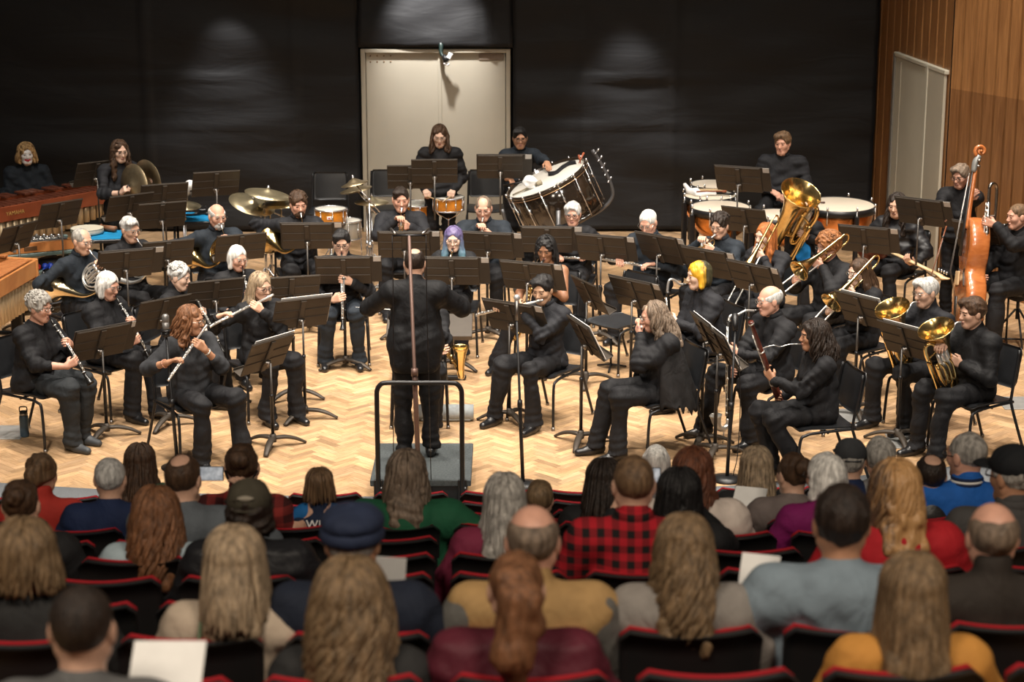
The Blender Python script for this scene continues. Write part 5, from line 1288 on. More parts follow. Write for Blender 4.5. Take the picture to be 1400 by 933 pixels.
# drum stool next to drum set, hardware bag of folded stands
def concert_bass():
    p = at_z(748, 246, 1.20); n_ = unit(A(-.40, -.10, .88)); M = axis_frame(n_, (0, 1, 0)); r, h = .47, .46
    o = empty('bass_drum', (p[0], p[1], 0)); tag(o, 'large glossy black concert bass drum tipped on its frame', 'bass drum'); C0 = A(0, 0, 1.20); Q = lambda x, y, q: C0+M@A(x, y, q)
    b = MB(); b.lathe([(r*.985, -h), (r, -h+.004), (r, -.004), (r*.985, 0)], 48, M, c=C0); b.build('shell', BLACKGLOSS, o)
    b = MB(); b.lathe([(0, .004), (r*.97, .004), (r, -.004)], 48, M, c=C0); b.build('drum_head', WHITEHEAD, o)
    for q in (.012, -h-.01):
        b = MB(); b.lathe([(r*.985, q-.02), (r*1.035, q-.02), (r*1.035, q+.02), (r*.985, q+.02), (r*.985, q-.02)], 48, M, c=C0); b.build('hoop', BLACKGLOSS, o)
    for i in range(14):
        a = i*2*pi/14; e = lambda q, f=1.05: Q(r*f*math.cos(a), r*f*math.sin(a), q)
        b = MB(); b.tube([e(.02), e(-h-.02)], .0055, 6); b.tube([e(-.13, 1.03), e(-.19, 1.03)], .013, 6); b.tube([e(.0), e(.045)], .011, 6); b.build('tension_rod', CHROME, o)
    b = MB(); b.tube(ring(Q(0, 0, -.02), n_, r*1.042, 40), .005, 6, closed=True); b.build('rim_band', mat('copper_rim', (.42, .26, .15), .3, .8), o)
    GR = mat('grey_frame', (.12, .12, .125), .35, .5)
    b = MB(); b.tube(spline([Q(.60, .0, .10), Q(.62, .0, -.08), Q(.63, 0, -.34), Q(.58, 0, -.50), Q(.40, 0, -.58), Q(.1, 0, -.60)], 5), .022, 8); b.tube(spline([Q(-.60, 0, -.1), Q(-.62, 0, -.34), Q(-.5, 0, -.55), Q(-.1, 0, -.60)], 5), .022, 8); b.build('cradle', GR, o)
    for k in range(5):
        b = MB(); e = Q(.61, 0, .06-.09*k); b.tube([e-M@A(0, .05, 0), e+M@A(.05, .05, 0)], .006, 6); b.tube([e+M@A(.03, .05, -.012), e+M@A(.06, .05, .012)], .012, 6); b.build('wing_bolt', CHROME, o)
    for sx in (-1, 1):
        b = MB(); q = Q(0, sx*.52, -.23); b.tube([q, A(q[0], q[1], .12)], .025, 8); b.tube([A(q[0]-.45, q[1], .08), A(q[0]+.45, q[1], .08)], .022, 8); b.build('frame_leg', GR, o)
        for x in (-.45, .45): b = MB(); b.tube([(q[0]+x, q[1]-.012, .05), (q[0]+x, q[1]+.012, .05)], .05, 14); b.build('caster', mat('caster_rubber', (.03, .03, .03), .6), o)
    b = MB(); b.tube([A(0, .1, .10)+A(Q(0, -.52, 0)[0], Q(0, -.52, 0)[1], 0), A(Q(0, .52, 0)[0], Q(0, .52, 0)[1], .10)], .02, 8); b.build('cross_bar', GR, o)
    # things lying on the head
    q = Q(-.18, -.05, .07)+p*A(1, 1, 0); b = MB(); b.sdf([ell((0, 0, 0), (.085, .075, .07)), cap((0, 0, -.02), (.05, -.06, -.05), .03, .02), cap((0, 0, 0), (-.05, .05, -.05), .035, .02)], .01, wrinkle(4, .012, (40, 80)), .012); t = b.build('bundled_cloth', WHITE); t.location = q; tag(t, 'white balled-up cloth muffling the bass drum head', 'cloth')
    b = MB(); nx = 14; V = []
    for s_ in (0, 1):
        for i in range(nx):
            for j in (0, 1):
                x = -.02+.34*i/(nx-1); y = .16-.06*math.sin(i*.5)+(-.07 if j else .06); V.append(Q(x+.05, y*1.0, .010+.010*s_+.004*math.sin(i*1.3)))
    q4 = [(i*2, i*2+2, i*2+3, i*2+1) for i in range(nx-1)]; b.add(V, q4); b.more(np.array(q4)[:, ::-1]+2*nx, 0)
    b.more([(i*2, i*2+2*nx, i*2+2+2*nx, i*2+2) for i in range(nx-1)]+[(i*2+3, i*2+3+2*nx, i*2+1+2*nx, i*2+1) for i in range(nx-1)], 0)
    t = b.build('strip_of_cloth', BLACK); t.location = p*A(1, 1, 0); tag(t, 'black strip of cloth draped across the bass drum head', 'cloth')
    b = MB(); b.tube([Q(-.42, -.06, .02), Q(-.10, -.10, .035)], .009, 8); b.tube([Q(-.12, -.10, .035), Q(-.06, -.105, .035)], [.02, .028], 10); t = b.build('beater', mat('beater_wood', (.30, .26, .18), .5)); t.location = p*A(1, 1, 0); tag(t, 'wooden beater lying on the bass drum head', 'beater')
    b = MB(); b.tube([Q(.40, -.02, .03), Q(.50, .05, .10)], [.006, .012], 6); b.tube([Q(.42, -.06, .03), Q(.44, -.06, .13)], [.006, .012], 6); t = b.build('mallet_pair', mat('red_wood', (.35, .09, .04), .5)); t.location = p*A(1, 1, 0); tag(t, 'reddish wooden clip on upper rim of the bass drum', 'clip')
    return p
bdp = concert_bass()
def timpano(px, py, r, lab, z=.86, m=COPPER, tilt=(0, -.03, 1)):
    p = at_z(px, py, z); o = empty('timpani', (p[0], p[1], 0)); tag(o, lab, 'timpani'); M = axis_frame(tilt, (0, 1, 0)); C0 = A(0, 0, z)
    prof = [(r*.985*math.sin(t), -.10-r*.92*math.cos(t)*.95) for t in np.linspace(.05, pi/2, 12)]+[(r*.985, -.03)]
    b = MB(); b.lathe([(0, prof[0][1])]+prof, 40, M, c=C0); b.build('kettle', m, o)
    b = MB(); b.lathe([(0, .005), (r*.99, .003), (r*1.03, -.006)], 40, M, c=C0); b.build('drum_head', HEADM, o)
    b = MB(); b.lathe([(r*.99, -.07), (r*1.05, -.07), (r*1.05, .008), (r*1.015, .008), (r*.99, -.07)], 40, M, c=C0); b.build('hoop', STEEL, o)
    for i in range(8):
        a = i*2*pi/8+.35; d = A(math.cos(a), math.sin(a), 0); b = MB(); b.tube([C0+M@(d*r*1.07+A(0, 0, .02)), C0+M@(d*r*1.07+A(0, 0, -.16))], .008, 6); b.tube([C0+M@(d*r*1.07+A(0, 0, .01)), C0+M@(d*r*1.07+A(0, 0, .05))], [.012, .012], 6); b.build('tuning_rod', CHROME, o)
        if i % 2 == 0:
            b = MB(); b.box(C0+d*r*1.06+A(0, 0, -.36), (.022, .03, .30), .01, np.stack([np.cross(d, A(0, 0, 1)), d, A(0, 0, 1)], 1)); b.build('strut', STEEL, o)
            b = MB(); b.tube([A(0, 0, .14)+d*.1, A(0, 0, .07)+d*r*1.0], .02, 8); b.build('base_arm', STEEL, o)
            b = MB(); b.tube([A(0, -.012, .045)+d*r, A(0, .012, .045)+d*r], .045, 12); b.build('caster', STEEL, o)
    b = MB(); b.lathe([(0, .05), (.16, .05), (.18, .10), (.06, .16), (0, .16)], 16); b.build('base', STEEL, o)
    return p
COPT = mat('streaked_copper', (.62, .24, .06), .2, .9, .5, .35, 9)
timpano(974, 252, .26, 'smallest timpani, farthest back behind the towel', .90)
tp_b = timpano(970, 267, .30, 'timpani carrying the white towel and mallets', .88)
timpano(985, 283, .33, 'timpani with orange striped bowl behind the curly-haired trumpeter', .86, COPT)
timpano(1062, 294, .30, 'timpani between the seated timpanist\'s legs', .82)
tp_e = timpano(1146, 280, .405, 'largest timpani with wide beige head beyond the tuba', .86)
b = MB(); b.tube([(-.15, 0, 0), (.10, 0, 0), (.105, 0, 0), (.15, 0, 0)], [.006, .006, .011, .011], 8); o = b.build('mallet', mat('dark_mallet', (.07, .03, .02), .5)); o.location = tp_e+A(-.30, .02, .022); tag(o, 'dark mallet lying on the largest timpani head', 'mallet')
b = MB(); b.sdf([cap((-.18, .05, .03), (-.10, .0, .03), .035, .05), rbox((.0, -.01, .02), (.13, .09, .022), .018, RZ(.1)), cap((-.18, .05, .05), (-.22, .09, .10), .03, .025)], .009, wrinkle(9, .006, (30, 60)), .008); tw = b.build('towel', WHITE); tw.location = tp_b+A(-.06, 0, .008); tag(tw, 'white towel folded on a timpani with mallets on top', 'towel')
for i, (y, m, lab) in enumerate(((.07, 'pale_mallet', 'pale mallet on the towel farthest from the hall'), (.0, 'pale_mallet', 'pale mallet across the middle of the white towel'), (-.08, 'red_mallet', 'reddish mallet along the near edge of the white towel'))):
    b = MB(); b.tube([(-.16, 0, 0), (.14, 0, 0), (.145, 0, 0), (.19, 0, 0)], [.007, .007, .015, .015], 8); o = b.build('mallet', mat(m, (.62, .45, .26) if m == 'pale_mallet' else (.25, .07, .03), .5)); o.location = tp_b+A(.0, y, .058); o.rotation_euler = (0, 0, .05); tag(o, lab, 'mallet')
b = MB(); b.tube([(-.12, 0, 0), (.12, 0, 0)], .016, 8); o = b.build('mallet_grip', STEEL); o.location = tp_b+A(.16, -.06, .030); o.rotation_euler = (0, 0, -.4); tag(o, 'short black grip lying on the towel timpani', 'mallet')
# big white-headed beater clipped on a stand
p = at_z(254, 258, 1.20); o = empty('beater_holder', (p[0], p[1], 0)); tag(o, 'padded white beater clamped upright on a chrome stand', 'beater')
tripod(o, -.02, 0, 1.05); b = MB(); b.sdf([cap((0, 0, 1.17), (.05, -.02, 1.24), .055, .06)], .01); b.build('beater_head', WHITE, o); b = MB(); b.tube([(-.02, 0, 1.02), (0, 0, 1.15)], .03, 10); b.build('clamp', SATIN, o)

# ---- microphones on stands
def mic_stand(px, pyb, h, lab, name='microphone_stand', r=.011, base='round', mic='small', tilt=0., m=STEEL, ground=0., top=None):
    p = at_z(px, pyb, ground); o = empty(name, p); tag(o, lab, 'microphone stand')
    b = MB(); b.tube([(0, 0, .02), (tilt*.5, 0, h*.5), (tilt*.5, 0, h*.5+.01), (tilt, 0, h)], [r*1.5, r*1.5, r, r], 10); b.tube([(tilt*.5, 0, h*.5-.03), (tilt*.5, 0, h*.5+.03)], r*2, 10); b.build('pole', m, o)
    if base == 'round': b = MB(); b.lathe([(0, .0), (.13, .0), (.135, .012), (.05, .03), (.0, .032)], 24); b.build('base', STEEL, o)
    else:
        for a in (30, 150, 270):
            d = A(math.cos(rad(a)), math.sin(rad(a)), 0); b = MB(); b.tube([A(0, 0, .12)+d*.015, A(0, 0, .012)+d*.26], .009, 8); b.build('leg', STEEL, o)
    T = A(tilt, 0, h)
    if mic == 'ball':
        b = MB(); b.tube([T, T+A(0, 0, .05), T+A(0, .0, .16)], [.012, .013, .018], 10); b.build('microphone_body', SATIN, o); b = MB(); b.lathe([(0, -.026), (.018, -.02), (.026, 0), (.018, .02), (0, .026)], 16, c=T+A(0, 0, .18)); b.build('microphone_grille', mat('mic_mesh', (.5, .5, .5), .5, .6), o)
    elif mic == 'large':
        b = MB(); b.tube([T, T+A(0, 0, .04)], .030, 14); b.tube(ring(T+A(0, 0, .05), (0, 0, 1), .036, 16), .006, 6, closed=True); b.build('shock_mount', STEEL, o); b = MB(); b.tube([T+A(0, 0, .03), T+A(0, 0, .12)], .028, 14); b.lathe([(.028, .12), (.030, .125), (.030, .165), (.018, .182), (0, .184)], 16, c=T); b.build('microphone_body', mat('mic_grey', (.20, .19, .18), .4, .6), o)
    elif mic == 'stereo':
        b = MB(); b.tube([T+A(-.12, 0, .0), T+A(.12, 0, .0)], .010, 8); b.build('stereo_bar', STEEL, o)
        for x in (-1, 1): b = MB(); b.tube([T+A(x*.10, -.04, .02), T+A(x*.14, .10, .03)], .010, 10); b.tube([T+A(x*.105, 0, 0), T+A(x*.11, 0, .02)], .008, 6); b.build('microphone', SATIN, o)
    else:
        b = MB(); b.tube([T, T+A(0, .02, .05), T+A(0, .06, .12)], [.02, .025, .025], 12); b.build('microphone', STEEL, o)
    return o
BRN = mat('bronze_pole', (.17, .105, .085), .4, .4)
ms = mic_stand(574, 690, 2.10, 'tall bronze microphone stand with stereo pair behind the conductor', r=.013, mic='stereo', tilt=-.055, m=BRN, base='tripod')
for x, lab in ((-.125, 'thin black cable hanging from the stereo pair, on the flute side'), (.125, 'thin black cable hanging from the stereo pair, on the bassoon side')):
    l = np.array(ms.location); b = MB(); T0 = A(-.055+x, 0, 2.09); b.tube(spline([T0+A(0, 0, .01), T0+A(.0, .004, -.5), T0+A(.01*np.sign(x), .004, -1.2), T0+A(.02*np.sign(x), .0, -2.085)], 5), .0035, 6); o = b.build('microphone_cable', STEEL); o.location = ms.location; tag(o, lab, 'cable')
mic_stand(715, 664, 1.34, 'microphone stand with silver ball microphone near the young flautist', mic='ball', tilt=-.05, r=.010)
mic_stand(243, 640, 1.10, 'microphone stand with grey large microphone before the flautist in denim', mic='large', tilt=-.045, r=.010)
mic_stand(994, 656, 1.22, 'dark microphone stand with black foam microphone in front of the bassoonist', mic='dark', tilt=.03, r=.010)
p = at_z(997, 656, 0); b = MB(); b.tube(spline([(.05, .0, 1.0), (.07, 0, .6), (.06, .0, .2), (.04, 0, .008), (.2, -.1, .008), (.5, -.05, .008)], 5), .004, 6); o = b.build('microphone_cable', STEEL); o.location = p; tag(o, 'thin cable running down the dark microphone stand to the floor', 'cable')
# ---- conductor's podium with rail, desk
pf = at_z(577, 657, .20); pbk = at_z(580, 606, .20); PY0, PY1, PX = pf[1], pbk[1], (pf[0]+pbk[0])/2
GC = mat('grey_carpet_top', (.070, .080, .083), .9, 0, .2, .25, 60)
po = empty('podium', (PX, (PY0+PY1)/2, 0)); tag(po, 'low grey carpeted podium with black sides under the conductor', 'podium')
hd = (PY1-PY0)/2
b = MB(); b.box((0, 0, .175), (.385, hd, .025), .006); b.build('deck', GC, po)
b = MB(); b.box((0, 0, .085), (.355, hd-.03, .070), .004); b.build('skirt', STEEL, po)
for x in (-.33, .33):
    for y in (-hd+.05, hd-.05): b = MB(); b.tube([(x, y, 0), (x, y, .03)], .02, 8); b.build('foot_pad', STEEL, po)
b = MB(); yr = -hd-.028; b.tube(spline([(-.32, yr, .03), (-.32, yr, .50), (-.32, yr, .86), (-.315, yr, .925), (-.29, yr, .965), (-.24, yr, .98), (0, yr, .98), (.24, yr, .98), (.29, yr, .965), (.315, yr, .925), (.32, yr, .86), (.32, yr, .50), (.32, yr, .03)], 5), .019, 10); b.build('rail', STEEL, po)
for x in (-.32, .32):
    b = MB(); b.box((x, yr+.012, .11), (.035, .012, .10), .004); b.build('rail_bracket', STEEL, po)
    for z in (.06, .15): b = MB(); b.tube([(x+.022, yr-.004, z), (x+.022, yr-.012, z)], .007, 8); b.build('bolt', CHROME, po)
# ---------------------------------------------------------------- the musicians
GDENIM = cloth('grey_denim', (.026, .027, .030), .9, .5, .35)
LAPG = lambda I: {}
def rest_flute(label, at, a=(.85, .45, .08), L=.62, name='flute'):
    def f(I):
        m = A(*at); a_ = unit(a); root, c = inst(I, name, label, name, m); p0 = m-a_*L*.5; r = .0105
        MB().tube([p0, p0+a_*L*.3, p0+a_*(L*.3+.002), p0+a_*L*.34], [r, r, r*1.25, r*1.25], 12).build('head_joint', SILVER, root, c)
        MB().tube([p0+a_*L*.33, p0+a_*L], r, 12).build('body', SILVER, root, c)
        k = MB(); keys(k, p0, a_, L*.36, L*.97, 13, A(0, .3, .9), r+.005, .010); k.build('keywork', SILVER, root, c)
        return {'R': (m+a_*.10+A(0, .02, .0), A(-.6, .75, .1), A(0, .1, -1), (.4, .6), A(.9, -.3, -.5)), 'L': (m-a_*.18+A(0, .0, .0), A(.5, .8, .1), A(0, .1, -1), (.4, .6), A(-.9, -.3, -.5))}
    return f
WHO = {}
def musician(key, who, px, py, yaw, label, chairlab=True, seat='chair', **k):
    WHO[key] = who
    I = person(key, label, (px, py), yaw, group=None, **k)
    if seat == 'chair':
        off = I['Rb']@A(0, -.015, 0); chair(I['base'][0]+off[0], I['base'][1]+off[1], yaw, f'black orchestra chair under the {who}')
    return I
musician('m1', 'clarinettist with curly grey hair', 54, 421, 62, 'seated clarinettist with curly grey hair, bare forearms and grey clogs', face=70, pitch=6, hair=('curly', 'grey', dict(locks=120)), glasses='wire', tone='pink', female=True, fat=1.35, top='vneck', sleeve='mid', topm=BLACK, legm=GREYBLACK, s=.98,
         arms=clarinet(40, .05, label='black clarinet of the curly grey-haired clarinettist'), shoem=mat('grey_clog', (.045, .050, .056), .6), knees=[(.12, .46, .55), (-.10, .46, .55)], feet=[(.10, .44, 0), (-.10, .38, 0)])
musician('m2', 'clarinettist with white bob', 148, 391, 58, 'seated clarinettist with smooth white bob and black vest', face=58, pitch=12, hair=('bob', 'white', dict(vol=1.04)), glasses='wire', tone='pink', female=True, fat=1.2, top='turtle', s=.97,
         arms=clarinet(38, .05, label='black clarinet of the white-bobbed clarinettist'), feet=[(.12, .40, 0), (-.10, .48, 0)])
musician('m3', 'hornist with silver horn', 112, 330, 50, 'seated hornist in charcoal shirt with spectacles and a silver french horn', face=55, pitch=8, hair=('thin', 'grey'), glasses='wire', tone='fair', topm=NAVYBLACK, s=1.02,
         arms=horn('silver french horn with brass-lined bell', mtl=SILVER, bellm=mat('nickel_brass', (.80, .66, .42), .18, 1, .5, .1, 20)))
musician('m4', 'grey-haired hornist in turtleneck', 178, 314, 46, 'seated grey-haired hornist in black turtleneck behind a music stand', face=48, pitch=8, hair=('side', 'silver'), glasses='wire', tone='fair', top='turtle', fat=1.15, s=1.02,
         arms=horn('silvery french horn partly behind the turtleneck player\'s stand', mtl=SILVER))
musician('m5', 'clarinettist with curly silver crop', 245, 379, 72, 'seated clarinettist with short curly silver hair in profile', face=78, pitch=10, hair=('curly', 'silver', dict(vol=.92, locks=90)), tone='pale', top='turtle', topm=BLACK, female=True, s=.96,
         arms=clarinet(30, .03, label='black clarinet of the silver-cropped player in profile'))
musician('m6', 'flautist in grey denim jacket', 262, 438, 36, 'seated flautist with auburn wavy hair and grey denim jacket', face=72, pitch=4, hair=('long', 'chestnut', dict(length=.24, wave=.014, locks=80)), glasses='wire', tone='tan', female=True, top='jacket', topm=GDENIM, sleeve='mid', fat=1.05, s=.97,
         arms=flute('silver flute of the flautist in denim', droop=.55, back=.10), knees=[(.13, .45, .55), (-.18, .44, .55)], feet=[(.13, .42, 0), (-.22, .50, 0)])
musician('m7', 'bald bearded hornist', 297, 296, 24, 'seated bald hornist with short white beard and glasses', face=30, pitch=6, hair=('bald', 'silver'), beard='silver', glasses='wire', tone='pink', topm=NAVYBLACK, fat=1.1, s=1.03,
         arms=horn('gold french horn with its bell turned to the hall', b=(.50, -.20, -.85)))
musician('m8', 'white-haired clarinettist with strap', 325, 353, 30, 'seated white-haired clarinettist with glasses and neck strap', face=38, pitch=10, hair=('bob', 'white', dict(vol=.98)), glasses='wire', tone='pink', female=True, top='turtle', s=.95,
         arms=clarinet(28, .04, label='black clarinet of the white-haired player with strap'))
musician('m9', 'flautist with long grey hair', 357, 392, 32, 'seated flautist with long straight grey hair and dark glasses', face=42, pitch=8, hair=('long', 'ash', dict(length=.27, locks=70)), glasses='rim', tone='fair', female=True, top='turtle', s=.98,
         arms=flute('silver flute of the long grey-haired flautist', droop=.30, back=.05), knees=[(.10, .42, .54), (-.14, .42, .54)], feet=[(.10, .36, 0), (-.16, .40, 0)])
musician('m10', 'curly-haired young hornist', 408, 280, 14, 'seated young hornist with curly brown hair and short beard', face=20, pitch=6, hair=('curly', 'brown', dict(vol=.95, locks=110)), beard='brown', tone='pink', topm=BLACK2, s=1.03,
         arms=horn('gold french horn with bright bell beside the drum set stands', b=(.55, -.05, -.85)))
musician('m11', 'black-haired clarinettist in spectacles', 467, 332, 4, 'seated young black-haired clarinettist in dark spectacles, trousers and shiny shoes', pitch=12, hair=('side', 'black'), glasses='rim', tone='fair', topm=BLACK, legm=NAVYBLACK, s=1.0,
         arms=clarinet(24, .0, label='long black clarinet upright behind the stand with white card', L=.74), knees=[(.13, .42, .55), (-.13, .42, .55)], feet=[(.17, .30, 0), (-.15, .32, 0)])
musician('m13', 'dark-haired trumpeter', 548, 273, 4, 'seated dark-haired trumpeter in black jacket with bright trumpet', face=8, pitch=6, hair=('side', 'dark'), tone='pink', top='jacket', topm=BLACK2, s=1.05,
         arms=trumpet('gold trumpet pointing down at the hall, held by dark-haired player', down=.62, side=.12), knees=[(.18, .42, .56), (-.17, .42, .56)])
musician('m14', 'saxophonist with violet hair', 620, 327, -4, 'seated saxophonist with violet and teal long hair and round glasses', pitch=8, hair=('sides', 'x', dict(length=.34, locks=60)), hk=HB, glasses='wire', tone='pale', female=True, s=.95,
         arms=sax('brass alto saxophone of the violet-haired player', sc=.95), feet=[(.10, .44, 0), (-.10, .34, 0)])
musician('m15', 'trumpeter with wristwatch', 661, 285, -4, 'seated stout trumpeter with receding hair, glasses and wristwatch', pitch=12, hair=('thin', 'greybrown'), glasses='wire', tone='pink', topm=NAVYBLACK, fat=1.3, s=1.04,
         arms=trumpet('small gold cornet of the trumpeter with wristwatch', down=.45, L=.36, name='cornet'))
musician('m17', 'woman with short blond-grey hair', 783, 293, -8, 'seated woman with short blond-grey hair and glasses, instrument lowered', pitch=4, hair=('side', 'silver', dict(vol=1.08)), glasses='rim', tone='pink', female=True, fat=1.15, topm=BLACK, top='vneck', s=.97,
         arms=rest_flute('silver flute lying across the lap beside the dark-curled saxophonist', (.02, .30, .74)))
musician('m18', 'bare-shouldered saxophonist', 746, 341, -24, 'seated saxophonist with dark curls and bare shoulders in strappy black dress', face=-14, pitch=14, hair=('curlybob', 'black', dict(vol=1.06, locks=80, length=.17, wave=.012)), tone='brown', female=True, top='dress', sleeve='none', s=.96, fat=1.1,
         arms=sax('brass tenor saxophone with its bell beside the nearest flautist', sc=1.12, lean=.14), knees=[(.18, .44, .55), (-.10, .42, .55)], feet=[(.34, .46, 0), (-.10, .40, 0)])
musician('m19', 'young flautist in black shirt', 742, 396, -36, 'seated young flautist with black hair, black shirt and polished shoes', face=-28, pitch=12, hair=('side', 'black', dict(vol=1.05)), tone='gold', topm=BLACK2, s=1.0,
         arms=flute('silver flute of the young flautist in polished shoes', droop=.30, back=-.05), knees=[(.18, .42, .55), (-.12, .44, .55)], feet=[(.26, .42, 0), (-.14, .40, 0)])
musician('m20', 'white-haired man looking down', 886, 304, -34, 'seated white-haired man in spectacles looking down at his lap', face=-26, pitch=24, hair=('crop', 'white'), glasses='wire', tone='pink', topm=NAVYBLACK, fat=1.15, s=1.04, lean=8,
         arms=rest_flute('silver keyed instrument across the lap of the white-haired man', (.08, .34, .80), a=(.9, .3, .1)), knees=[(.22, .44, .55), (-.16, .44, .55)])
musician('m21', 'piccolo player in black shawl', 893, 433, -68, 'seated piccolo player with long greying waves and lacy black shawl', face=-82, pitch=10, hair=('long', 'greybrown', dict(length=.27, wave=.016, locks=90)), glasses='wire', tone='pink', female=True, fat=1.3, top='shawl', s=.98, lean=7,
         arms=flute('small piccolo held at the lips of the shawled player', droop=.12, back=.1, L=.32, name='piccolo', t_l=.06, t_r=.15), knees=[(.12, .44, .55), (-.10, .46, .55)], feet=[(.14, .55, 0), (-.10, .46, 0)])
musician('m22', 'player with yellow and black hair', 955, 377, -68, 'seated bass clarinettist with yellow and black hair in profile', face=-76, pitch=4, hair=('bob', 'x', dict(vol=1.06)), hk=HY, tone='pale', fat=1.4, topm=BLACK2, s=1.0,
         arms=bass_clarinet('bass clarinet with curved silver neck of the yellow-haired player', y=.20, loop=.05))
musician('m23', 'curly dark-haired trumpeter', 984, 309, -36, 'seated young trumpeter with dark curly hair and glasses', face=-34, pitch=8, hair=('curly', 'dark', dict(vol=.94, locks=90)), glasses='wire', tone='fair', topm=NAVYBLACK, s=1.0,
         arms=trumpet('gold trumpet in front of the dark curly-haired player', down=.28, side=.05))
musician('m24', 'red-haired trombonist', 1046, 323, -46, 'seated trombonist with very long straight red hair', face=-54, pitch=4, hair=('sides', 'red', dict(length=.38, locks=70)), tone='pale', topm=BLACK2, s=1.0,
         arms=trombone('trombone of the red-haired player, slide aimed at the floor', e=(.10, .55, -.83), out=.62, bell_f=.34), knees=[(.16, .44, .55), (-.15, .42, .55)])
musician('m26', 'curly-haired trombonist', 1132, 338, -50, 'seated trombonist with big curly brown hair, beard and glasses', face=-66, pitch=4, hair=('curly', 'ginger', dict(vol=1.12, locks=170)), beard='ginger', glasses='wire', tone='pink', top='jacket', topm=BLACK, s=1.02,
         arms=trombone('trombone with bell showing before the curly bearded player', e=(.12, .86, -.46), out=.74))
musician('m27', 'trombonist with long brown hair', 1174, 372, -54, 'seated trombonist with long brown hair and round glasses', face=-66, pitch=8, hair=('long', 'brown', dict(length=.24, locks=50)), glasses='wire', tone='pale', female=True, topm=BLACK, s=.96,
         arms=trombone('trombone slanting down in front of the long brown-haired player', e=(.05, .80, -.60), out=.66), knees=[(.12, .44, .55), (-.14, .44, .55)])
musician('m31', 'bald bass clarinettist', 1052, 411, -60, 'seated bald bass clarinettist with grey sides and spectacles', face=-72, pitch=6, hair=('bald', 'silver'), glasses='wire', tone='pink', topm=BLACK, s=1.02,
         arms=bass_clarinet('bass clarinet standing upright before the bald player', y=.30, loop=-.01, tilt=.02), knees=[(.24, .44, .55), (-.20, .44, .55)], feet=[(.28, .52, 0), (-.22, .40, 0)])
musician('m32', 'bassoonist', 1112, 459, -78, 'seated bassoonist with dark curly hair and heeled boots', face=-86, pitch=2, hair=('long', 'dark', dict(length=.22, wave=.016, locks=150, vol=1.08)), tone='tan', female=True, top='turtle', topm=BLACK, fat=1.05, s=.98,
         arms=bassoon('reddish wooden bassoon held slanting by the curly-haired woman'), knees=[(.10, .46, .54), (-.10, .44, .54)], feet=[(.10, .34, 0), (-.10, .18, 0)])
musician('m33', 'grey-haired euphonium player', 1266, 400, -56, 'seated grey-haired euphonium player with glasses and turtleneck', face=-62, pitch=6, hair=('side', 'silver'), glasses='wire', tone='fair', top='turtle', topm=BLACK2, s=1.02,
         arms=low_brass('lacquered euphonium of the grey-haired player', off=(.02, .26, -.02), tip=(-.05, .45, .85), twist=-pi/2), knees=[(.20, .44, .55), (-.12, .44, .55)], feet=[(.22, .44, 0), (-.10, .36, 0)])
musician('m34', 'young euphonium player in suit', 1329, 428, -60, 'seated young euphonium player with parted brown hair in black suit', face=-72, pitch=4, hair=('side', 'brown', dict(vol=1.06)), tone='fair', top='jacket', topm=SUIT, s=1.02,
         arms=low_brass('bright euphonium of the young player in suit', off=(.0, .26, -.02), tip=(-.05, .45, .85), twist=-pi/2), knees=[(.14, .44, .55), (-.12, .44, .55)], feet=[(.16, .46, 0), (-.12, .50, 0)])
I = musician('tuba', 'tuba player', 1094, 285, -22, 'seated tuba player in black hidden behind the large tuba bell', hair=('short', 'brown'), tone='fair', s=.98,
         arms=low_brass('large gold tuba with wide bell', name='tuba', sc=1.45, off=(-.10, .30, .30), tip=(-.55, .45, 1.), twist=pi))
q = I['tp'](-.10, .22, .22); b = MB(); b.sdf([ell(q, (.075, .03, .10), None, .03), ell(q+A(.04, 0, -.05), (.05, .03, .07), RY(.5), .02)], .010, wrinkle(31, .018, (35, 70)), .02); o = b.build('blue_cloth', cloth('blue_rag', (.01, .16, .42))); o.location = I['base']; o.rotation_euler = (0, 0, I['rz']); tag(o, 'bright blue cloth held behind the tuba tubing', 'cloth')
def ebass(I):
    root, c = inst(I, 'electric_bass', 'electric bass guitar with pale maple neck across the lap', 'bass guitar', A(.0, .25, .72)); MAP = wood_mat('maple', (.60, .42, .22), (.72, .54, .32), (1, 6, 1), .35, 4.)
    b = MB(); b.sdf([ell((.22, .24, .74), (.16, .03, .15), None, .03), ell((.08, .26, .76), (.13, .03, .12), None, .06)], .012); b.build('body', mat('sunburst', (.12, .03, .015), .2, 0, .5, .3, 8), root, c)
    n0, n1 = A(.0, .27, .75), A(-.66, .42, .62); d = unit(n1-n0)
    b = MB(); b.tube([n0, n1], [.030, .024], 10, flat=(1, .6)); b.build('neck', MAP, root, c)
    b = MB(); b.tube([n1-d*.01, n1+d*.05, n1+d*.12+A(0, 0, -.015), n1+d*.19+A(0, 0, .005)], [.026, .036, .040, .022], 10, flat=(1, .45)); h_ = b.build('headstock', MAP, root, c)
    for i in range(4): b = MB(); q = n1+d*(.05+.035*i)+A(0, 0, .035); b.tube([q, q+A(0, 0, .03)], [.006, .011], 8); b.build('tuning_key', CHROME, root, c)
    b = MB()
    for i in (-1, 0, 1, 2): b.tube([A(.20, .265, .745)+A(0, .012, .008*i), n1+A(0, -.016, .006*i)], .0022, 5)
    b.build('strings', SATIN, root, c)
    return {'R': (A(.12, .285, .775), A(-.7, .4, -.2), A(-.1, -.8, -.4), (.3, .5), A(.9, -.4, -.3)), 'L': (n0+d*.32+A(0, .0, .01), A(.2, .75, .5), A(.2, -.6, .7), (.5, .7), A(-.8, -.4, -.7))}
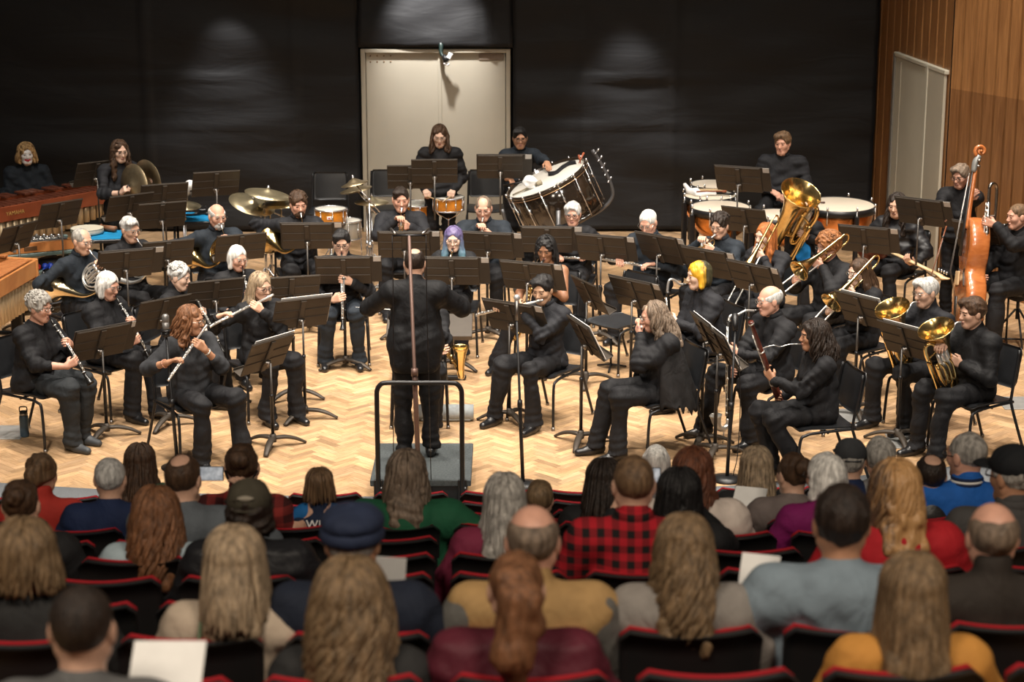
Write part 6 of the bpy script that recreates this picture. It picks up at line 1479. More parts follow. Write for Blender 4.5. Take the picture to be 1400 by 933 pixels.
musician('m28', 'electric bass player', 1226, 281, -40, 'seated electric bass player with long dark hair in glossy black jacket', face=-30, pitch=6, hair=('sides', 'dark', dict(length=.28, wave=.014, locks=80)), tone='fair', top='puffer', topm=mat('glossy_nylon', (.010, .010, .012), .5, 0, .5, .1, 20), s=1.02,
         arms=lambda I: ebass(I))
# ---- percussionists
musician('m35', 'face-painted marimba player', 36, 211, 22, 'person with white painted face and curly blond hair behind the marimba', pitch=-2, hair=('curlybob', 'blond', dict(vol=1.10, locks=90, length=.11, wave=.014)), tone='pale', topm=NAVYBLACK, s=1.04, seat=None, paint=mat('face_paint', (.78, .76, .76), .5), lipm=REDLIP, seat_z=.46, fat=1.15)
I = PEOPLE['m35']
def stool(loc, z, lab):
    r = empty('stool', (loc[0], loc[1], 0)); tag(r, lab, 'stool'); b = MB(); b.lathe([(0, z-.05), (.17, z-.05), (.185, z-.03), (.18, z), (0, z+.005)], 24); b.build('seat', LEATHER, r)
    b = MB(); b.tube([(0, 0, .25), (0, 0, z-.04)], .018, 8); b.build('pole', STEEL, r)
    for a in (30, 150, 270): d = A(math.cos(rad(a)), math.sin(rad(a)), 0); b = MB(); b.tube([A(0, 0, .35)+d*.02, A(0, 0, .012)+d*.27], .011, 8); b.build('leg', STEEL, r)
stool(I['base'], .46, 'black stool under the face-painted marimba player')
def hold_cymbals(I):
    root, c = inst(I, 'crash_cymbal', 'nearer crash cymbal strapped to the cymbal player\'s hand', 'cymbal', A(.04, .43, 1.20)); root2, c2 = inst(I, 'crash_cymbal', 'farther crash cymbal behind the nearer one', 'cymbal', A(-.14, .47, 1.24))
    for rt, cc, nx in ((root, c, 1), (root2, c2, -1)):
        M = axis_frame(unit(A(nx, .15*nx, .05)), (0, 1, 0)); b = MB(); r = .25; b.lathe([(0, .040), (.02, .038), (.05, .026), (.06, .014), (r*.6, -.001), (r, -.018), (r, -.0205), (r*.6, -.004), (.06, .010), (.05, .022), (0, .036)], 36, M); b.build('cymbal', CYMD, rt)
        b = MB(); b.tube(spline([M@A(0, 0, .036), M@A(.02, 0, .06), M@A(.0, .0, .075), M@A(-.02, 0, .06), M@A(0, 0, .036)], 4), .008, 6); b.build('hand_strap', LEATHER, rt)
    return {'R': (A(.115, .43, 1.18), A(-.05, .8, .6), A(-.9, .2, 0), (.9, .9), A(.8, -.5, -.6)), 'L': (A(-.205, .47, 1.24), A(.05, .8, .6), A(.9, .2, 0), (.9, .9), A(-.8, -.5, -.6))}
musician('m36', 'cymbal player', 164, 207, 38, 'standing cymbal player with long wavy brown hair and glasses', sit=False, seat=None, face=30, pitch=6, hair=('sides', 'brown', dict(length=.30, wave=.016, locks=110)), glasses='wire', tone='pale', topm=BLACK2, sleeve='mid', s=.98, arms=hold_cymbals)
def hold_sticks(I):
    g = {}
    for sd, x, lab in (('R', .15, 'drumstick in the snare drummer\'s hand nearer the folding stands'), ('L', -.13, 'drumstick crossing the snare drum head')):
        h0 = A(x, .26, .90); tip = A(x*.1-.02, .52, .885+.005*(x > 0)); d = unit(tip-h0); root, c = inst(I, 'drumstick', lab, 'drumstick', h0)
        MB().tube([h0-d*.10, h0+d*.22, h0+d*.275, h0+d*.285, h0+d*.30], [.0075, .0075, .004, .006, .003], 8).build('stick', mat('hickory', (.60, .42, .24), .5), root, c)
        g[sd] = (h0+A(0, 0, .008), unit(A(-x*1.5, .9, -.2)), A(-x*1.2, .1, -.9), (.9, 1.0), A(x*5, -.5, -.8))
    return g
musician('m12', 'standing snare drummer', 601, 186, 2, 'standing snare drummer with shoulder-length brown hair and round glasses', sit=False, seat=None, pitch=14, hair=('sides', 'brown', dict(length=.155, locks=70, wave=.012)), glasses='wire', tone='pale', topm=BLACK, s=1.0, fat=1.1, arms=hold_sticks)
I0 = at_z(711, 190, 1.66)
def bd_arms(I):
    loc = lambda p: I['Rb'].T@(np.asarray(p, float)-I['base'])
    hand = bdp+A(.05, .20, .085)
    h2 = bdp+A(-.40, .30, -.10)
    b0 = loc(h2); root, c = inst(I, 'beater', 'dark beater handle in the bass drum player\'s lowered hand', 'beater', b0); d = unit(A(-.6, .5, .2)); MB().tube([b0-d*.12, b0+d*.16], .010, 8).build('handle', STEEL, root, c)
    return {'L': (loc(hand), A(-.1, .9, -.35), A(.2, -.3, -.95), (.15, .15), A(-.9, -.5, -.6)), 'R': (b0, A(-.6, .7, 0), A(-.1, .2, -.9), (.8, .9), A(1, -.4, -.4))}
musician('m16', 'bass drum player', 711, 189, 4, 'standing bass drum player with black hair and spectacles, hand on drum', sit=False, seat=None, pitch=4, hair=('side', 'black', dict(vol=1.02)), glasses='rim', tone='tan', topm=NAVYBLACK, s=.985, arms=bd_arms, lean=9)
I = musician('m25', 'timpanist', 1070, 196, -8, 'seated timpanist with straight light brown hair holding a mallet', seat=None, face=-26, pitch=4, hair=('side', 'lbrown', dict(vol=1.08)), tone='pink', topm=BLACK2, s=1.05, seat_z=.76, fat=1.15,
         arms=lambda I: {'R': (I['tp'](.03, .26, .10), A(-.7, .5, -.3), A(-.2, -.2, -.95), (.6, .8), A(.9, -.5, -.3)), 'L': (I['tp'](-.03, .30, .09), A(.7, .4, -.4), A(.1, -.4, -.9), (.6, .8), A(-.9, -.5, -.3))}, knees=[(.22, .42, .78), (-.18, .42, .76)], feet=[(.26, .40, .1), (-.20, .36, .1)])
stool(I['base'], .76, 'tall black stool under the timpanist')
q0 = I['tp'](-.02, .29, .12); q1 = q0+A(-.30, .06, .02); b = MB(); b.tube([q0, q1, q1+A(-.005, 0, 0), q1+A(-.05, .01, 0)], [.007, .007, .016, .014], 8); o = b.build('mallet', mat('pale_mallet', (.62, .45, .26), .5)); o.location = I['base']; o.rotation_euler = (0, 0, I['rz']); tag(o, 'pale timpani mallet held in the timpanist\'s lap', 'mallet')
# ---- double bass and its player, contrabass clarinettist
bp_ = at_z(1318, 478, 0); bz = pi+rad(-90)
VARN = wood_mat('amber_varnish', (.30, .085, .020), (.46, .155, .045), (2, 2, 5), .2, 3., coat=.5)
EBON = mat('ebony', (.016, .014, .013), .35)
db = empty('double_bass', bp_, bz); tag(db, 'amber double bass held upright beside the oak wall', 'double bass'); db.rotation_euler = (rad(5.5), rad(13), bz)
slab = [rbox((0, .40, .7), (.6, .30, .9), .01, None, .03, True), rbox((0, -.40, .7), (.6, .30, .9), .01, None, .03, True)]
b = MB(); b.sdf([ell((0, 0, .48), (.335, .32, .35), None, .03), ell((0, 0, 1.02), (.255, .32, .30), None, .10), ell((.36, 0, .80), (.15, .6, .11), None, .02, True), ell((-.36, 0, .80), (.15, .6, .11), None, .02, True)]+slab, .014); b.build('body', VARN, db)
for z, r1 in ((.48, .34), ):
    pass
b = MB(); b.tube(spline([(0, .085, 1.20), (0, .095, 1.32), (0, .08, 1.6), (0, .07, 1.78)], 4), [.045, .030, .024, .022], 10); b.build('neck', VARN, db)
b = MB(); b.tube([(0, .135, .92), (0, .125, 1.2), (0, .10, 1.76)], [.042, .036, .024], 10, flat=(1, .35)); b.build('fingerboard', EBON, db)
b = MB(); b.tube(spline([(0, .085, 1.76), (0, .075, 1.86), (0, .045, 1.93)], 4), [.028, .034, .026], 10); b.build('pegbox', mat('grey_pegbox', (.22, .22, .21), .4, .3), db)
b = MB(); t = np.linspace(0, 1, 26); ang = -1.0+t*8.2; rr = .062*(1-t*.78); b.tube(np.stack([0*t, .035+rr*np.cos(ang), 1.975+rr*np.sin(ang)], -1), [.020, .019, .014, .012], 8); b.tube([(-.032, .035, 1.975), (.032, .035, 1.975)], .013, 10); b.build('scroll', VARN, db)
for i in range(4): b = MB(); x = 1 if i % 2 else -1; z = 1.82+.028*i; b.tube([(.0, .06, z), (x*.06, .055, z)], .006, 6); b.tube([(x*.06, .04, z), (x*.06, .07, z)], [.014, .014], 8); b.build('tuner', SATIN, db)
b = MB(); b.box((0, .14, .70), (.075, .008, .07), .006); b.build('bridge', mat('bridge_maple', (.60, .42, .24), .5), db)
b = MB(); b.tube([(0, .125, .24), (0, .135, .52)], [.03, .045], 10, flat=(1, .3)); b.build('tailpiece', EBON, db)
b = MB()
for x in (-.027, -.009, .009, .027): b.tube([(x, .142, .52), (x*1.2, .215, .765), (x*.6, .125, 1.75)], .0014, 5)
b.build('strings', SATIN, db)
b = MB(); b.tube([(0, 0, .0), (0, 0, .16)], [.004, .008], 8); b.build('endpin', CHROME, db)
for x in (-1, 1): b = MB(); b.tube(spline([(x*.12, .102, .80), (x*.10, .103, .76), (x*.13, .104, .68), (x*.15, .103, .62)], 4), .010, 6, flat=(1, .3)); b.build('sound_hole', EBON, db)
for z, s_ in ((.48, 1), ): pass
MW = lambda x, y, z: np.asarray(bp_)+RZ(bz)@RY(rad(13))@RX(rad(5.5))@A(x, y, z)
def db_arms(I):
    loc = lambda p: I['Rb'].T@(np.asarray(p, float)-I['base'])
    r = at_y(1290, 322, bp_[1]+.34)
    r0 = loc(r); root, c = inst(I, 'bow', 'double bass bow held low in the player\'s hand', 'bow', r0); tip = loc(at_y(1264, 408, bp_[1]+.15)); d = unit(tip-r0)
    MB().tube([r0-d*.10, r0+d*.62], [.007, .004], 8).build('stick', mat('bow_wood', (.16, .05, .02), .3), root, c); MB().tube([r0+d*.0+A(0, 0, -.02), r0+d*.60+A(0, 0, -.008)], .004, 6).build('hair', PAPER, root, c); bf = MB(); bf.box(r0+d*.01+A(0, 0, -.012), (.012, .012, .018), .004); bf.build('frog', EBON, root, c)
    return {'L': (loc(MW(-.035, .10, 1.54)), A(-.3, .6, .6), A(-.5, -.6, .3), (.7, .8), A(-.9, .2, -.5)), 'R': (r0, A(-.3, .7, -.5), A(-.6, .2, -.5), (.7, .9), A(.9, -.4, -.3))}
musician('m29', 'double bass player', 1313, 241, -30, 'standing double bass player with short brown hair and glasses', sit=False, seat=None, face=-40, pitch=12, hair=('side', 'greybrown', dict(vol=1.08)), glasses='rim', tone='pink', top='turtle', topm=BLACK, s=.975, arms=db_arms)
I = musician('m30', 'contrabass clarinettist', 1391, 296, -58, 'seated contrabass clarinettist in black jacket at the oak wall', face=-74, pitch=2, hair=('crop', 'lbrown'), tone='pink', top='jacket', topm=BLACK, s=1.04, seat_z=.56, seat=None, fat=1.2,
         arms=contra_clarinet('tall nickel contrabass clarinet with looped top'), knees=[(.22, .44, .62), (-.14, .44, .62)], feet=[(.24, .40, .0), (-.14, .46, .0)])
stool(I['base'], .56, 'black stool under the contrabass clarinettist')
# ---- conductor, seen from behind
yaw = 180
cond = person('cond', 'conductor in black suit standing on the podium, seen from behind', at_y(567, 359, 14.95), yaw, sit=False, floor=.20, pitch=8, hair=('crownbald', 'dark'), tone='fair', top='jacket', topm=SUIT, legm=SUIT, s=.985, fat=1.2, stance=.11, lean=2,
       arms=lambda I: {'R': (A(.16, .42, 1.18), A(-.4, .9, .1), A(-.3, .1, -.9), (.7, .9), A(1, -.6, -.35)), 'L': (A(-.15, .40, 1.20), A(.4, .9, .1), A(.3, .1, -.9), (.4, .5), A(-1, -.6, -.35))},
       feet=[(.11, .05, 0), (-.10, .0, 0)], knees=[(.11, .06, .52), (-.10, .03, .52)])
h0 = cond['W'](A(.12, .50, 1.17+.0)); b = MB(); b.tube([(0, 0, 0), (.02, .0, 0), (.03, 0, 0), (.34, .05, .03)], [.010, .012, .004, .0015], 8); o = b.build('baton', PAPER); o.location = at_y(545, 424, h0[1]); o.rotation_euler = (0, 0, pi*.98); tag(o, 'thin white baton held out past the conductor\'s elbow', 'baton')
# desk in front of the conductor
cd = empty('conductor_stand', at_z(588, 520, 0)); tag(cd, 'wide flat black desk stand in front of the conductor', 'music stand')
cdl = np.array(cd.location); zt = float(at_y(588, 447, cdl[1])[2]); M_ = RX(rad(22))
b = MB(); b.box((0, 0, zt), (.40, .20, .008), .005, M_); b.box(A(0, 0, zt)+M_@A(0, -.20, .02), (.40, .008, .025), .004, M_); b.build('desk', mat('bronze_desk', (.055, .045, .036), .4, .2, .5, .1, 8), cd)
b = MB(); b.tube([(0, 0, .05), (0, 0, zt-.02)], .02, 10); b.build('pole', STEEL, cd)
b = MB(); b.box((0, 0, .03), (.34, .022, .018), .008); b.box((0, .0, .03), (.022, .25, .018), .008); b.build('base', STEEL, cd)
b = MB(); b.box((0, 0, .0), (.15, .11, .004), .002, M_); o = b.build('score', PAPER); o.location = cdl+A(-.12, .0, zt+.016); tag(o, 'open white score on the conductor\'s desk', 'score')
# player hidden behind the conductor
musician('m38', 'saxophonist behind the conductor', 572, 398, 2, 'seated saxophonist mostly hidden behind the conductor', hair=('short', 'brown'), tone='fair', s=1.0, arms=sax('small brass saxophone showing past the conductor\'s arm', sc=.95, lean=-.34), feet=[(.14, .42, 0), (-.12, .40, 0)])
# ---- music stands (middle of each desk in the photograph)
W_ = WHO
stand(81, 293, 47, W_['m35'], 1.10, False)
stand(22, 325, 62, 'xylophone with orange bars', 1.0, False)
stand(131, 237, 40, 'marimba\'s far end', 1.28, False)
stand(177, 283, 38, W_['m36'], 1.18, False)
stand(224, 268, 24, 'empty space behind the cymbals', 1.22, False, lab='dark music stand half hidden behind two others near the white beater')
stand(221, 294, 25, 'x', 1.12, False, lab='black music stand behind the turtleneck hornist\'s head')
stand(295, 251, 20, 'x', 1.30, False, lab='tall black music stand at the rear blue table')
stand(172, 361, 24, W_['m3']); stand(229, 347, 24, W_['m4'], folder=False)
stand(329, 338, 24, W_['m7'], folder=False); stand(420, 323, 2, W_['m10'])
stand(222, 428, 43, W_['m5'], folder=False); stand(137, 469, 43, W_['m1'], .82)
stand(294, 402, 25, W_['m8'], folder=False); stand(398, 397, 16, 'x', folder=False, lab='black music stand beside the long grey-haired flautist\'s shoulder')
SH = {}; SH['m9'] = stand(412, 428, 27, W_['m9'], .95, False); SH['m6'] = stand(366, 485, 54, W_['m6'], .80, False)
stand(470, 370, 2, W_['m11'], .95)
stand(561, 242, 2, 'x', 1.24, False, lab='black music stand beside the snare drummer\'s stand'); stand(594, 234, 2, W_['m12'], 1.32, False); stand(684, 228, 0, W_['m16'], 1.30)
stand(553, 335, 0, W_['m13'], .95); stand(667, 336, -12, W_['m15'], .95); stand(618, 371, -4, W_['m14'], .95)
stand(748, 328, -4, W_['m17'], .95); stand(823, 340, -22, 'x', .95, lab='black music stand between blond-grey woman and white-haired man', glab='black folder with white card between the blond-grey woman and white-haired man')
stand(901, 340, -44, W_['m20'], .98); stand(722, 378, -22, W_['m18'], .95); stand(699, 434, -34, W_['m19'], .93)
stand(806, 403, -66, 'x', .85, False, lab='steeply turned black music stand behind the young flautist'); stand(867, 402, -46, 'x', .92, lab='black music stand at the empty orchestra chair', glab='black folder with white card at the empty orchestra chair')
SH['m21'] = stand(800, 462, -72, W_['m21'], .92, False)
stand(1010, 245, -23, W_['m25'], 1.30); stand(1019, 301, -32, W_['tuba'], .98, False); stand(966, 360, -42, W_['m23'], .95); stand(1028, 380, -48, W_['m24'], .95)
SH['m22'] = stand(967, 458, -78, W_['m22'], .96, False); SH['m32'] = stand(986, 474, -78, W_['m32'], .94, False)
stand(1182, 328, -26, W_['m26'], .95); stand(1258, 290, -38, W_['m29'], 1.22); stand(1336, 324, -46, W_['m30'], 1.05)
SH['m27'] = stand(1177, 424, -54, W_['m27'], .95, False); SH['m34'] = stand(1237, 466, -54, W_['m34'], .88, False)
for st, yw, lab in ((SH['m22'], -78, 'white sheet music standing on the yellow-haired player\'s stand'), (SH['m32'], -78, 'white sheet music on the bassoonist\'s stand'), (SH['m27'], -54, 'white sheet music on the brown-haired trombonist\'s stand'), (SH['m34'], -54, 'white sheet music on the suited euphonium player\'s stand'), (SH['m21'], -72, 'white sheet music on the piccolo player\'s stand'), (SH['m6'], 54, 'white sheet music on the stand of the flautist in denim'), (SH['m9'], 27, 'white sheet music on the stand of the long grey-haired flautist')):
    b = MB(); b.box(RX(TILT)@A(0, .019, .012), (.235, .0025, .160), .001, RX(TILT)); o = b.build('sheet_music', PAPER); q = [c for c in st.children if c.name.startswith('desk')][0]
    o.location = np.array(st.location)+A(0, 0, 1+q.location[2])+RZ(rad(yw))@A(.035, 0, .0); o.rotation_euler = (0, 0, rad(yw)); tag(o, lab, 'sheet music')
# ---- empty chairs
for px, py, z, yw, lab in ((450, 288, .46, 0, 'empty black chair behind the amber drum'), (530, 284, .46, 0, 'empty black chair at the door, behind the dark-haired trumpeter'), (664, 284, .46, 0, 'empty black chair at the door, behind the trumpeter with wristwatch'), (850, 440, .45, -48, 'empty black chair facing the piccolo player')):
    p = at_z(px, py, z); chair(p[0], p[1], yw, lab)
# bottle, case on the floor
p = at_z(34, 597, 0); bo = empty('water_bottle', p); tag(bo, 'dark blue steel water bottle on the parquet', 'bottle')
b = MB(); b.lathe([(0, 0), (.036, 0), (.038, .008), (.038, .175), (.034, .19), (0, .19)], 20); b.build('flask', mat('blue_grey_steel', (.05, .085, .12), .4, .3, .5, .1, 30), bo)
b = MB(); b.lathe([(.034, .188), (.035, .205), (.034, .21), (0, .21)], 20); b.build('steel_collar', SATIN, bo); b = MB(); b.lathe([(.031, .208), (.031, .225), (0, .23)], 20); b.tube(spline([(-.030, 0, .215), (-.032, 0, .245), (-.024, 0, .262), (.024, 0, .262), (.032, 0, .245), (.030, 0, .215)], 4), .005, 6); b.build('cap', STEEL, bo)
p = at_z(610, 575, 0); b = MB(); b.tube([(-.24, 0, .075), (.24, 0, .075)], .07, 16); b.box((0, .0, .035), (.22, .05, .03), .01); o = b.build('rolled_mat', mat('grey_roll', (.33, .36, .37), .7, 0, .3, .1, 30)); o.location = p; tag(o, 'grey rolled mat on the floor beyond the podium', 'mat')
p = at_z(935, 520, 0)
for i, (px, py, lab) in enumerate(((931, 518, 'black instrument peg stand behind the piccolo player\'s chair'), (835, 505, 'small black flute peg on the floor near the empty chair'), (1375, 470, 'black wheeled stand base below the contrabass clarinettist'))):
    p = at_z(px, py, 0); o = empty('instrument_stand', p); tag(o, lab, 'instrument stand'); b = MB(); b.tube([(0, 0, .03), (0, 0, .30 if i < 2 else .75)], .011, 8); b.build('peg', STEEL, o)
    for a in (20, 140, 260): d = A(math.cos(rad(a)), math.sin(rad(a)), 0); b = MB(); b.tube([A(0, 0, .05), A(0, 0, .014)+d*(.16 if i < 2 else .30)], .010, 6); b.build('leg', STEEL, o)

band(PEOPLE['m15'], 'L', STEEL, 'wristwatch'); band(PEOPLE['m6'], 'R', mat('beads', (.45, .22, .14), .5, noise=.6, nscale=120), 'bracelet', .035, .030, .014); band(PEOPLE['m6'], 'L', SILVER, 'bracelet', .03, .030, .009)
band(PEOPLE['m21'], 'R', STEEL, 'wristwatch', .02, .038); band(PEOPLE['m36'], 'R', STEEL, 'wristband', .02, .030, .014); band(PEOPLE['m32'], 'L', SILVER, 'bracelet', .01, .036, .007)
# ---------------------------------------------------------------- the audience, seen from behind
def aud(key, row, px, py, label, hair, shirt=None, top='tee', face=180, dy=.12, s=None, tone='fair', fat=1.05, hk=None, glasses=None, sleeve='long', arms=None, female=False, pitch=4, fine=.006, width=1., **k):
    Y = ROWY[row]+dy; Y += .04*at_y(px, py, Y)[0]; P = at_y(px, py, Y); fl = ROWF[row]
    s = s or float(np.clip((P[2]-fl-.535)/.64, 1.0, 1.12))
    fl = float(P[2]-(.46+.075+s*.635))
    h = dict(hair[2]) if len(hair) > 2 else {}
    if row >= 5: h.setdefault('fine', .0045)
    if arms is None:
        arms = lambda I: {'R': (I['tp'](.12, .30, .12), A(-.7, .6, -.1), A(0, .2, -1), (.3, .4), A(.7, -.4, -.7)), 'L': (I['tp'](-.12, .30, .12), A(.7, .6, -.1), A(0, .2, -1), (.3, .4), A(-.7, -.4, -.7))}
    return person(key, label, P, 180, face=face, hair=(hair[0], hair[1], h), hk=hk, glasses=glasses, tone=tone, top=top, topm=shirt, legm=k.pop('legm', NAVYBLACK), s=s, fat=fat, sleeve=sleeve, arms=arms, female=female, pitch=pitch, lean=k.pop('lean', -2),
                  audience=True, shoes=False, floor=fl, h=.0065, knees=[(.10, .40*s, .55), (-.10, .40*s, .55)], feet=[(.10, .34*s, 0.0), (-.10, .34*s, 0.0)], **k)
def hat(I, kind, m):
    HM, c, s = I['HM'], I['hc'], I['s']*1.0
    X = lambda x, y, z: c+s*(HM@A(x, y, z))
    e = lambda cc, r, k=.02, sub=False: ell(X(*cc), np.array(r)*s, HM, k*s, sub)
    b = MB()
    if kind == 'cap':
        b.sdf([e((0, -.010, .055), (.092, .112, .088)), rbox(X(0, 0, -.085), A(.2, .2, .105)*s, .005, HM, .006, True), e((0, -.125, .015), (.045, .04, .030), .008, True)], .007, wrinkle(3, .002, (40, 80)), .003); o = b.build('cap', m, I['root'])
        b = MB(); b.sdf([e((0, .115, .035), (.085, .085, .012), .01)], .007); b.build('cap_peak', m, o)
        b = MB(); b.tube(np.array([X(.046*math.cos(t), -.010-.112*math.sqrt(max(0, 1-(.046*math.cos(t)/.092)**2)), .030+.004*0) for t in np.linspace(pi, 0, 7)]), .008*s, 6, flat=(1, .5)); b.build('strap', m, o); return o
    b.sdf([e((0, -.005, .075), (.105, .130, .058)), e((0, .09, .055), (.07, .06, .03), .03), cap(X(0, -.02, .115), X(0, -.02, .128), .012*s, k=.01)], .007, wrinkle(3, .003, (40, 80)), .004); o = b.build('flat_cap', m, I['root'])
    b = MB(); b.tube(np.array([X(.098*math.cos(t), -.008+.120*math.sin(t), .036) for t in np.linspace(0, 2*pi, 29)]), .014*s, 8, flat=(.6, 1.5), closed=True); b.build('band', m, o); return o
def held(I, g, n, half, name, m, label, cat, rz=0., tilt=.9, screen=None):
    P = I['W'](g); r = empty(name, P, I['rz']+rz); tag(r, label, cat); M = RX(tilt)
    b = MB(); b.box((0, 0, 0), half, .002 if half[1] < .004 else .004, M); b.build('body' if screen else 'sheet', m, r)
    if screen:
        b = MB(); b.box(M@A(0, -half[1]-.0006, 0), (half[0]*.93, .0005, half[2]*.9), .0002, M); b.build('screen', screen, r)
    return r
c_ = lambda n, c, **k: cloth('aud_'+n, c, **k)
TWO = lambda a, b_: lambda I: {'R': (I['tp'](*a), A(-.5, .4, .7), A(-.6, .6, .2), (.5, .6), A(.8, -.2, -.9)), 'L': (I['tp'](*b_), A(.5, .4, .7), A(.6, .6, .2), (.5, .6), A(-.8, -.2, -.9))}
aud('a1', 2, 57, 651, 'audience member with curly auburn updo in red sweater with grey strap', ('updo', 'lbrown'), c_('red', (.42, .035, .025)), top='turtle')
aud('a3', 1, 192, 634, 'audience member with long dark brown hair and dark green hood', ('long', 'brown', dict(length=.30, locks=70)), c_('dkgreen', (.012, .055, .030)), top='hoodie', female=True)
aud('a2', 3, 151, 656, 'audience man with close grey hair and navy sweater', ('thin', 'silver'), c_('navy', (.012, .022, .065)), top='tee', fat=1.25)
I = aud('a4', 4, 251, 656, 'balding audience man in grey jacket filming with his phone', ('crownbald', 'brown'), c_('greyjk', (.10, .115, .13)), top='hoodie', face=168, arms=lambda I: {'R': (I['tp'](.22, .34, .50), A(-.4, .3, .85), A(-.7, .6, .2), (.4, .5), A(.8, -.2, -.9)), 'L': (I['tp'](-.02, .36, .42), A(.5, .6, .2), A(.6, .5, .5), (.5, .6), A(-.8, -.2, -.9))})
SCR = mat('lit_screen', (.35, .38, .42), .2, emit=.5, noise=.8, nscale=30)
held(I, I['tp'](.06, .40, .53), None, A(.078, .004, .038), 'phone', STEEL, 'phone held up by the balding man in the grey jacket', 'phone', tilt=-.2, screen=SCR)
PLR = plaid('red_plaid_dark', (.05, .012, .012), (.24, .03, .025), .09)
I = aud('a5', 3, 331, 640, 'audience member with pinned brown bun, tan collar and dark red plaid', ('bun', 'brown', dict(vol=1.1)), PLR, top='turtle', female=True)
b = MB(); q = I['hc']; HM = I['HM']; s_ = I['s']
b.tube(spline([q+s_*(HM@A(.085, 0, .0)), q+s_*(HM@A(.06, -.085, -.035)), q+s_*(HM@A(0, -.105, -.06)), q+s_*(HM@A(-.06, -.085, -.035)), q+s_*(HM@A(-.085, 0, 0))], 5), .006, 6); b.build('mask_strap', STEEL, I['root'])
JER = c_('jersey', (.010, .018, .045)); JB = c_('jersey_blue', (.010, .10, .28))
I = aud('a6', 3, 437, 664, 'child with brown bob in navy sports jersey with arms spread wide', ('bob', 'lbrown', dict(locks=60, length=.12)), JER, s=.78, sleeve='none', top='tee', fat=.95, child=True,
        arms=lambda I: {'R': (I['tp'](.48, -.02, .40), A(.9, .3, -.3), A(0, .2, -1), (.3, .4), A(.2, -.5, -.9)), 'L': (I['tp'](-.50, -.02, .36), A(-.9, .3, -.3), A(0, .2, -1), (.3, .4), A(-.2, -.5, -.9))})
T_ = I['tp'](.085, -.136, .415); text(I['root'], 'WIGGINS', .078*I['s'], tuple(T_), (pi/2-rad(14), 0, 0), PAPER, 'jersey_name', .003)
for x in (-1, 1):
    b = MB(); b.sdf([cap(I['tp'](x*.10, -.01, .45), I['tp'](x*.175, -.01, .42), .072*I['s'], .062*I['s'], k=.03)], .012); b.build('shoulder_panel', JB, I['root'])
I = aud('a7', 3, 556, 650, 'audience member with long grey-brown hair in dark green hooded jacket with patches', ('long', 'greybrown', dict(length=.17, wave=.008, locks=110)), c_('green', (.012, .085, .040)), top='hoodie', fat=1.35, s=1.1,
        arms=lambda I: {'R': (I['tp'](.42, .25, .10), A(-.2, .9, -.2), A(0, .2, -1), (.3, .4), A(1, -.3, -.5)), 'L': (I['tp'](-.34, .30, .10), A(.5, .8, -.1), A(0, .2, -1), (.3, .4), A(-1, -.4, -.5))})
S_, E_ = I['tp'](.20, -.03, .42), I['tp'](.33, .02, .22)
for q, (c, nm) in enumerate((((.55, .12, .05), 'arm_patch'), ((.60, .45, .22), 'lower_patch'))):
    b = MB(); P_ = S_+(E_-S_)*(.35+.35*q)+A(.045, -.062, .0); b.sdf([ell(P_, (.030, .012, .040), RZ(.7), .01)], .006); b.build(nm, mat('patch%d' % q, c, .8, noise=.5, nscale=60), I['root'])
aud('a9', 3, 738, 684, 'child with smooth sandy hair beside the person with long grey hair', ('short', 'sandy', dict(vol=1.03)), c_('redch', (.20, .02, .02)), s=.86, dy=.20, child=True)
aud('a8', 5, 690, 684, 'audience member with long straight grey hair in maroon and navy sweater', ('long', 'grey', dict(length=.27, locks=120)), c_('maroon', (.16, .018, .045)), top='tee', female=True, fat=1.15)
aud('a10', 3, 826, 658, 'audience woman with long dark hair in low-backed black top', ('long', 'dark', dict(length=.25, locks=80)), c_('black', (.012, .012, .013)), female=True, face=165, tone='fair')
PLB = plaid('buffalo_plaid', (.012, .010, .010), (.36, .012, .020), .062)
I = aud('a14', 1, 897, 634, 'white-haired audience member in the second row, mostly hidden', ('bob', 'white'), c_('grey', (.2, .2, .2)), s=.92)
I = aud('a13', 4, 948, 648, 'audience woman with wavy auburn hair and fluffy cream coat', ('long', 'auburn', dict(length=.26, wave=.012, locks=110)), c_('cream', (.58, .50, .44), bump=.9), top='hoodie', female=True, fat=1.2, face=165)
I = aud('a12', 5, 928, 678, 'audience woman with sleek black hair raising a phone', ('long', 'black', dict(length=.20, locks=110, vol=1.06)), c_('black', (.012, .012, .013)), female=True, arms=TWO((.02, .34, .56), (-.22, .34, .52)))
held(I, I['tp'](-.13, .40, .60), None, A(.075, .004, .037), 'phone', STEEL, 'phone raised between the plaid-shirted man and sleek black hair', 'phone', tilt=-.2, screen=SCR)
aud('a11', 6, 866, 664, 'audience man with short reddish-brown hair in red and black checked shirt', ('crop', 'lbrown'), PLB, top='shirt', fat=1.2, s=1.06, face=186)
aud('a15', 2, 1034, 640, 'audience woman with long straight blond-grey hair in black', ('long', 'ash', dict(length=.27, locks=130)), c_('black', (.012, .012, .013)), female=True)
I = aud('a16', 3, 1084, 650, 'audience woman with brown bun in grey hooded jacket holding white paper', ('bun', 'brown', dict(vol=1.15)), c_('taupe', (.16, .13, .12)), top='hoodie', female=True, face=205, arms=TWO((.1, .3, .30), (-.18, .30, .33)))
held(I, I['tp'](-.20, .28, .40), None, A(.09, .002, .09), 'programme', PAPER, 'white paper held by the woman with the brown bun', 'programme', rz=-.3, tilt=-1.0)
I = aud('a17', 4, 1128, 654, 'audience woman with smooth white bob, glasses and magenta sweater', ('bob', 'white', dict(vol=1.03)), c_('magenta', (.16, .008, .085)), top='turtle', female=True, face=214, glasses='rim', tone='pink')
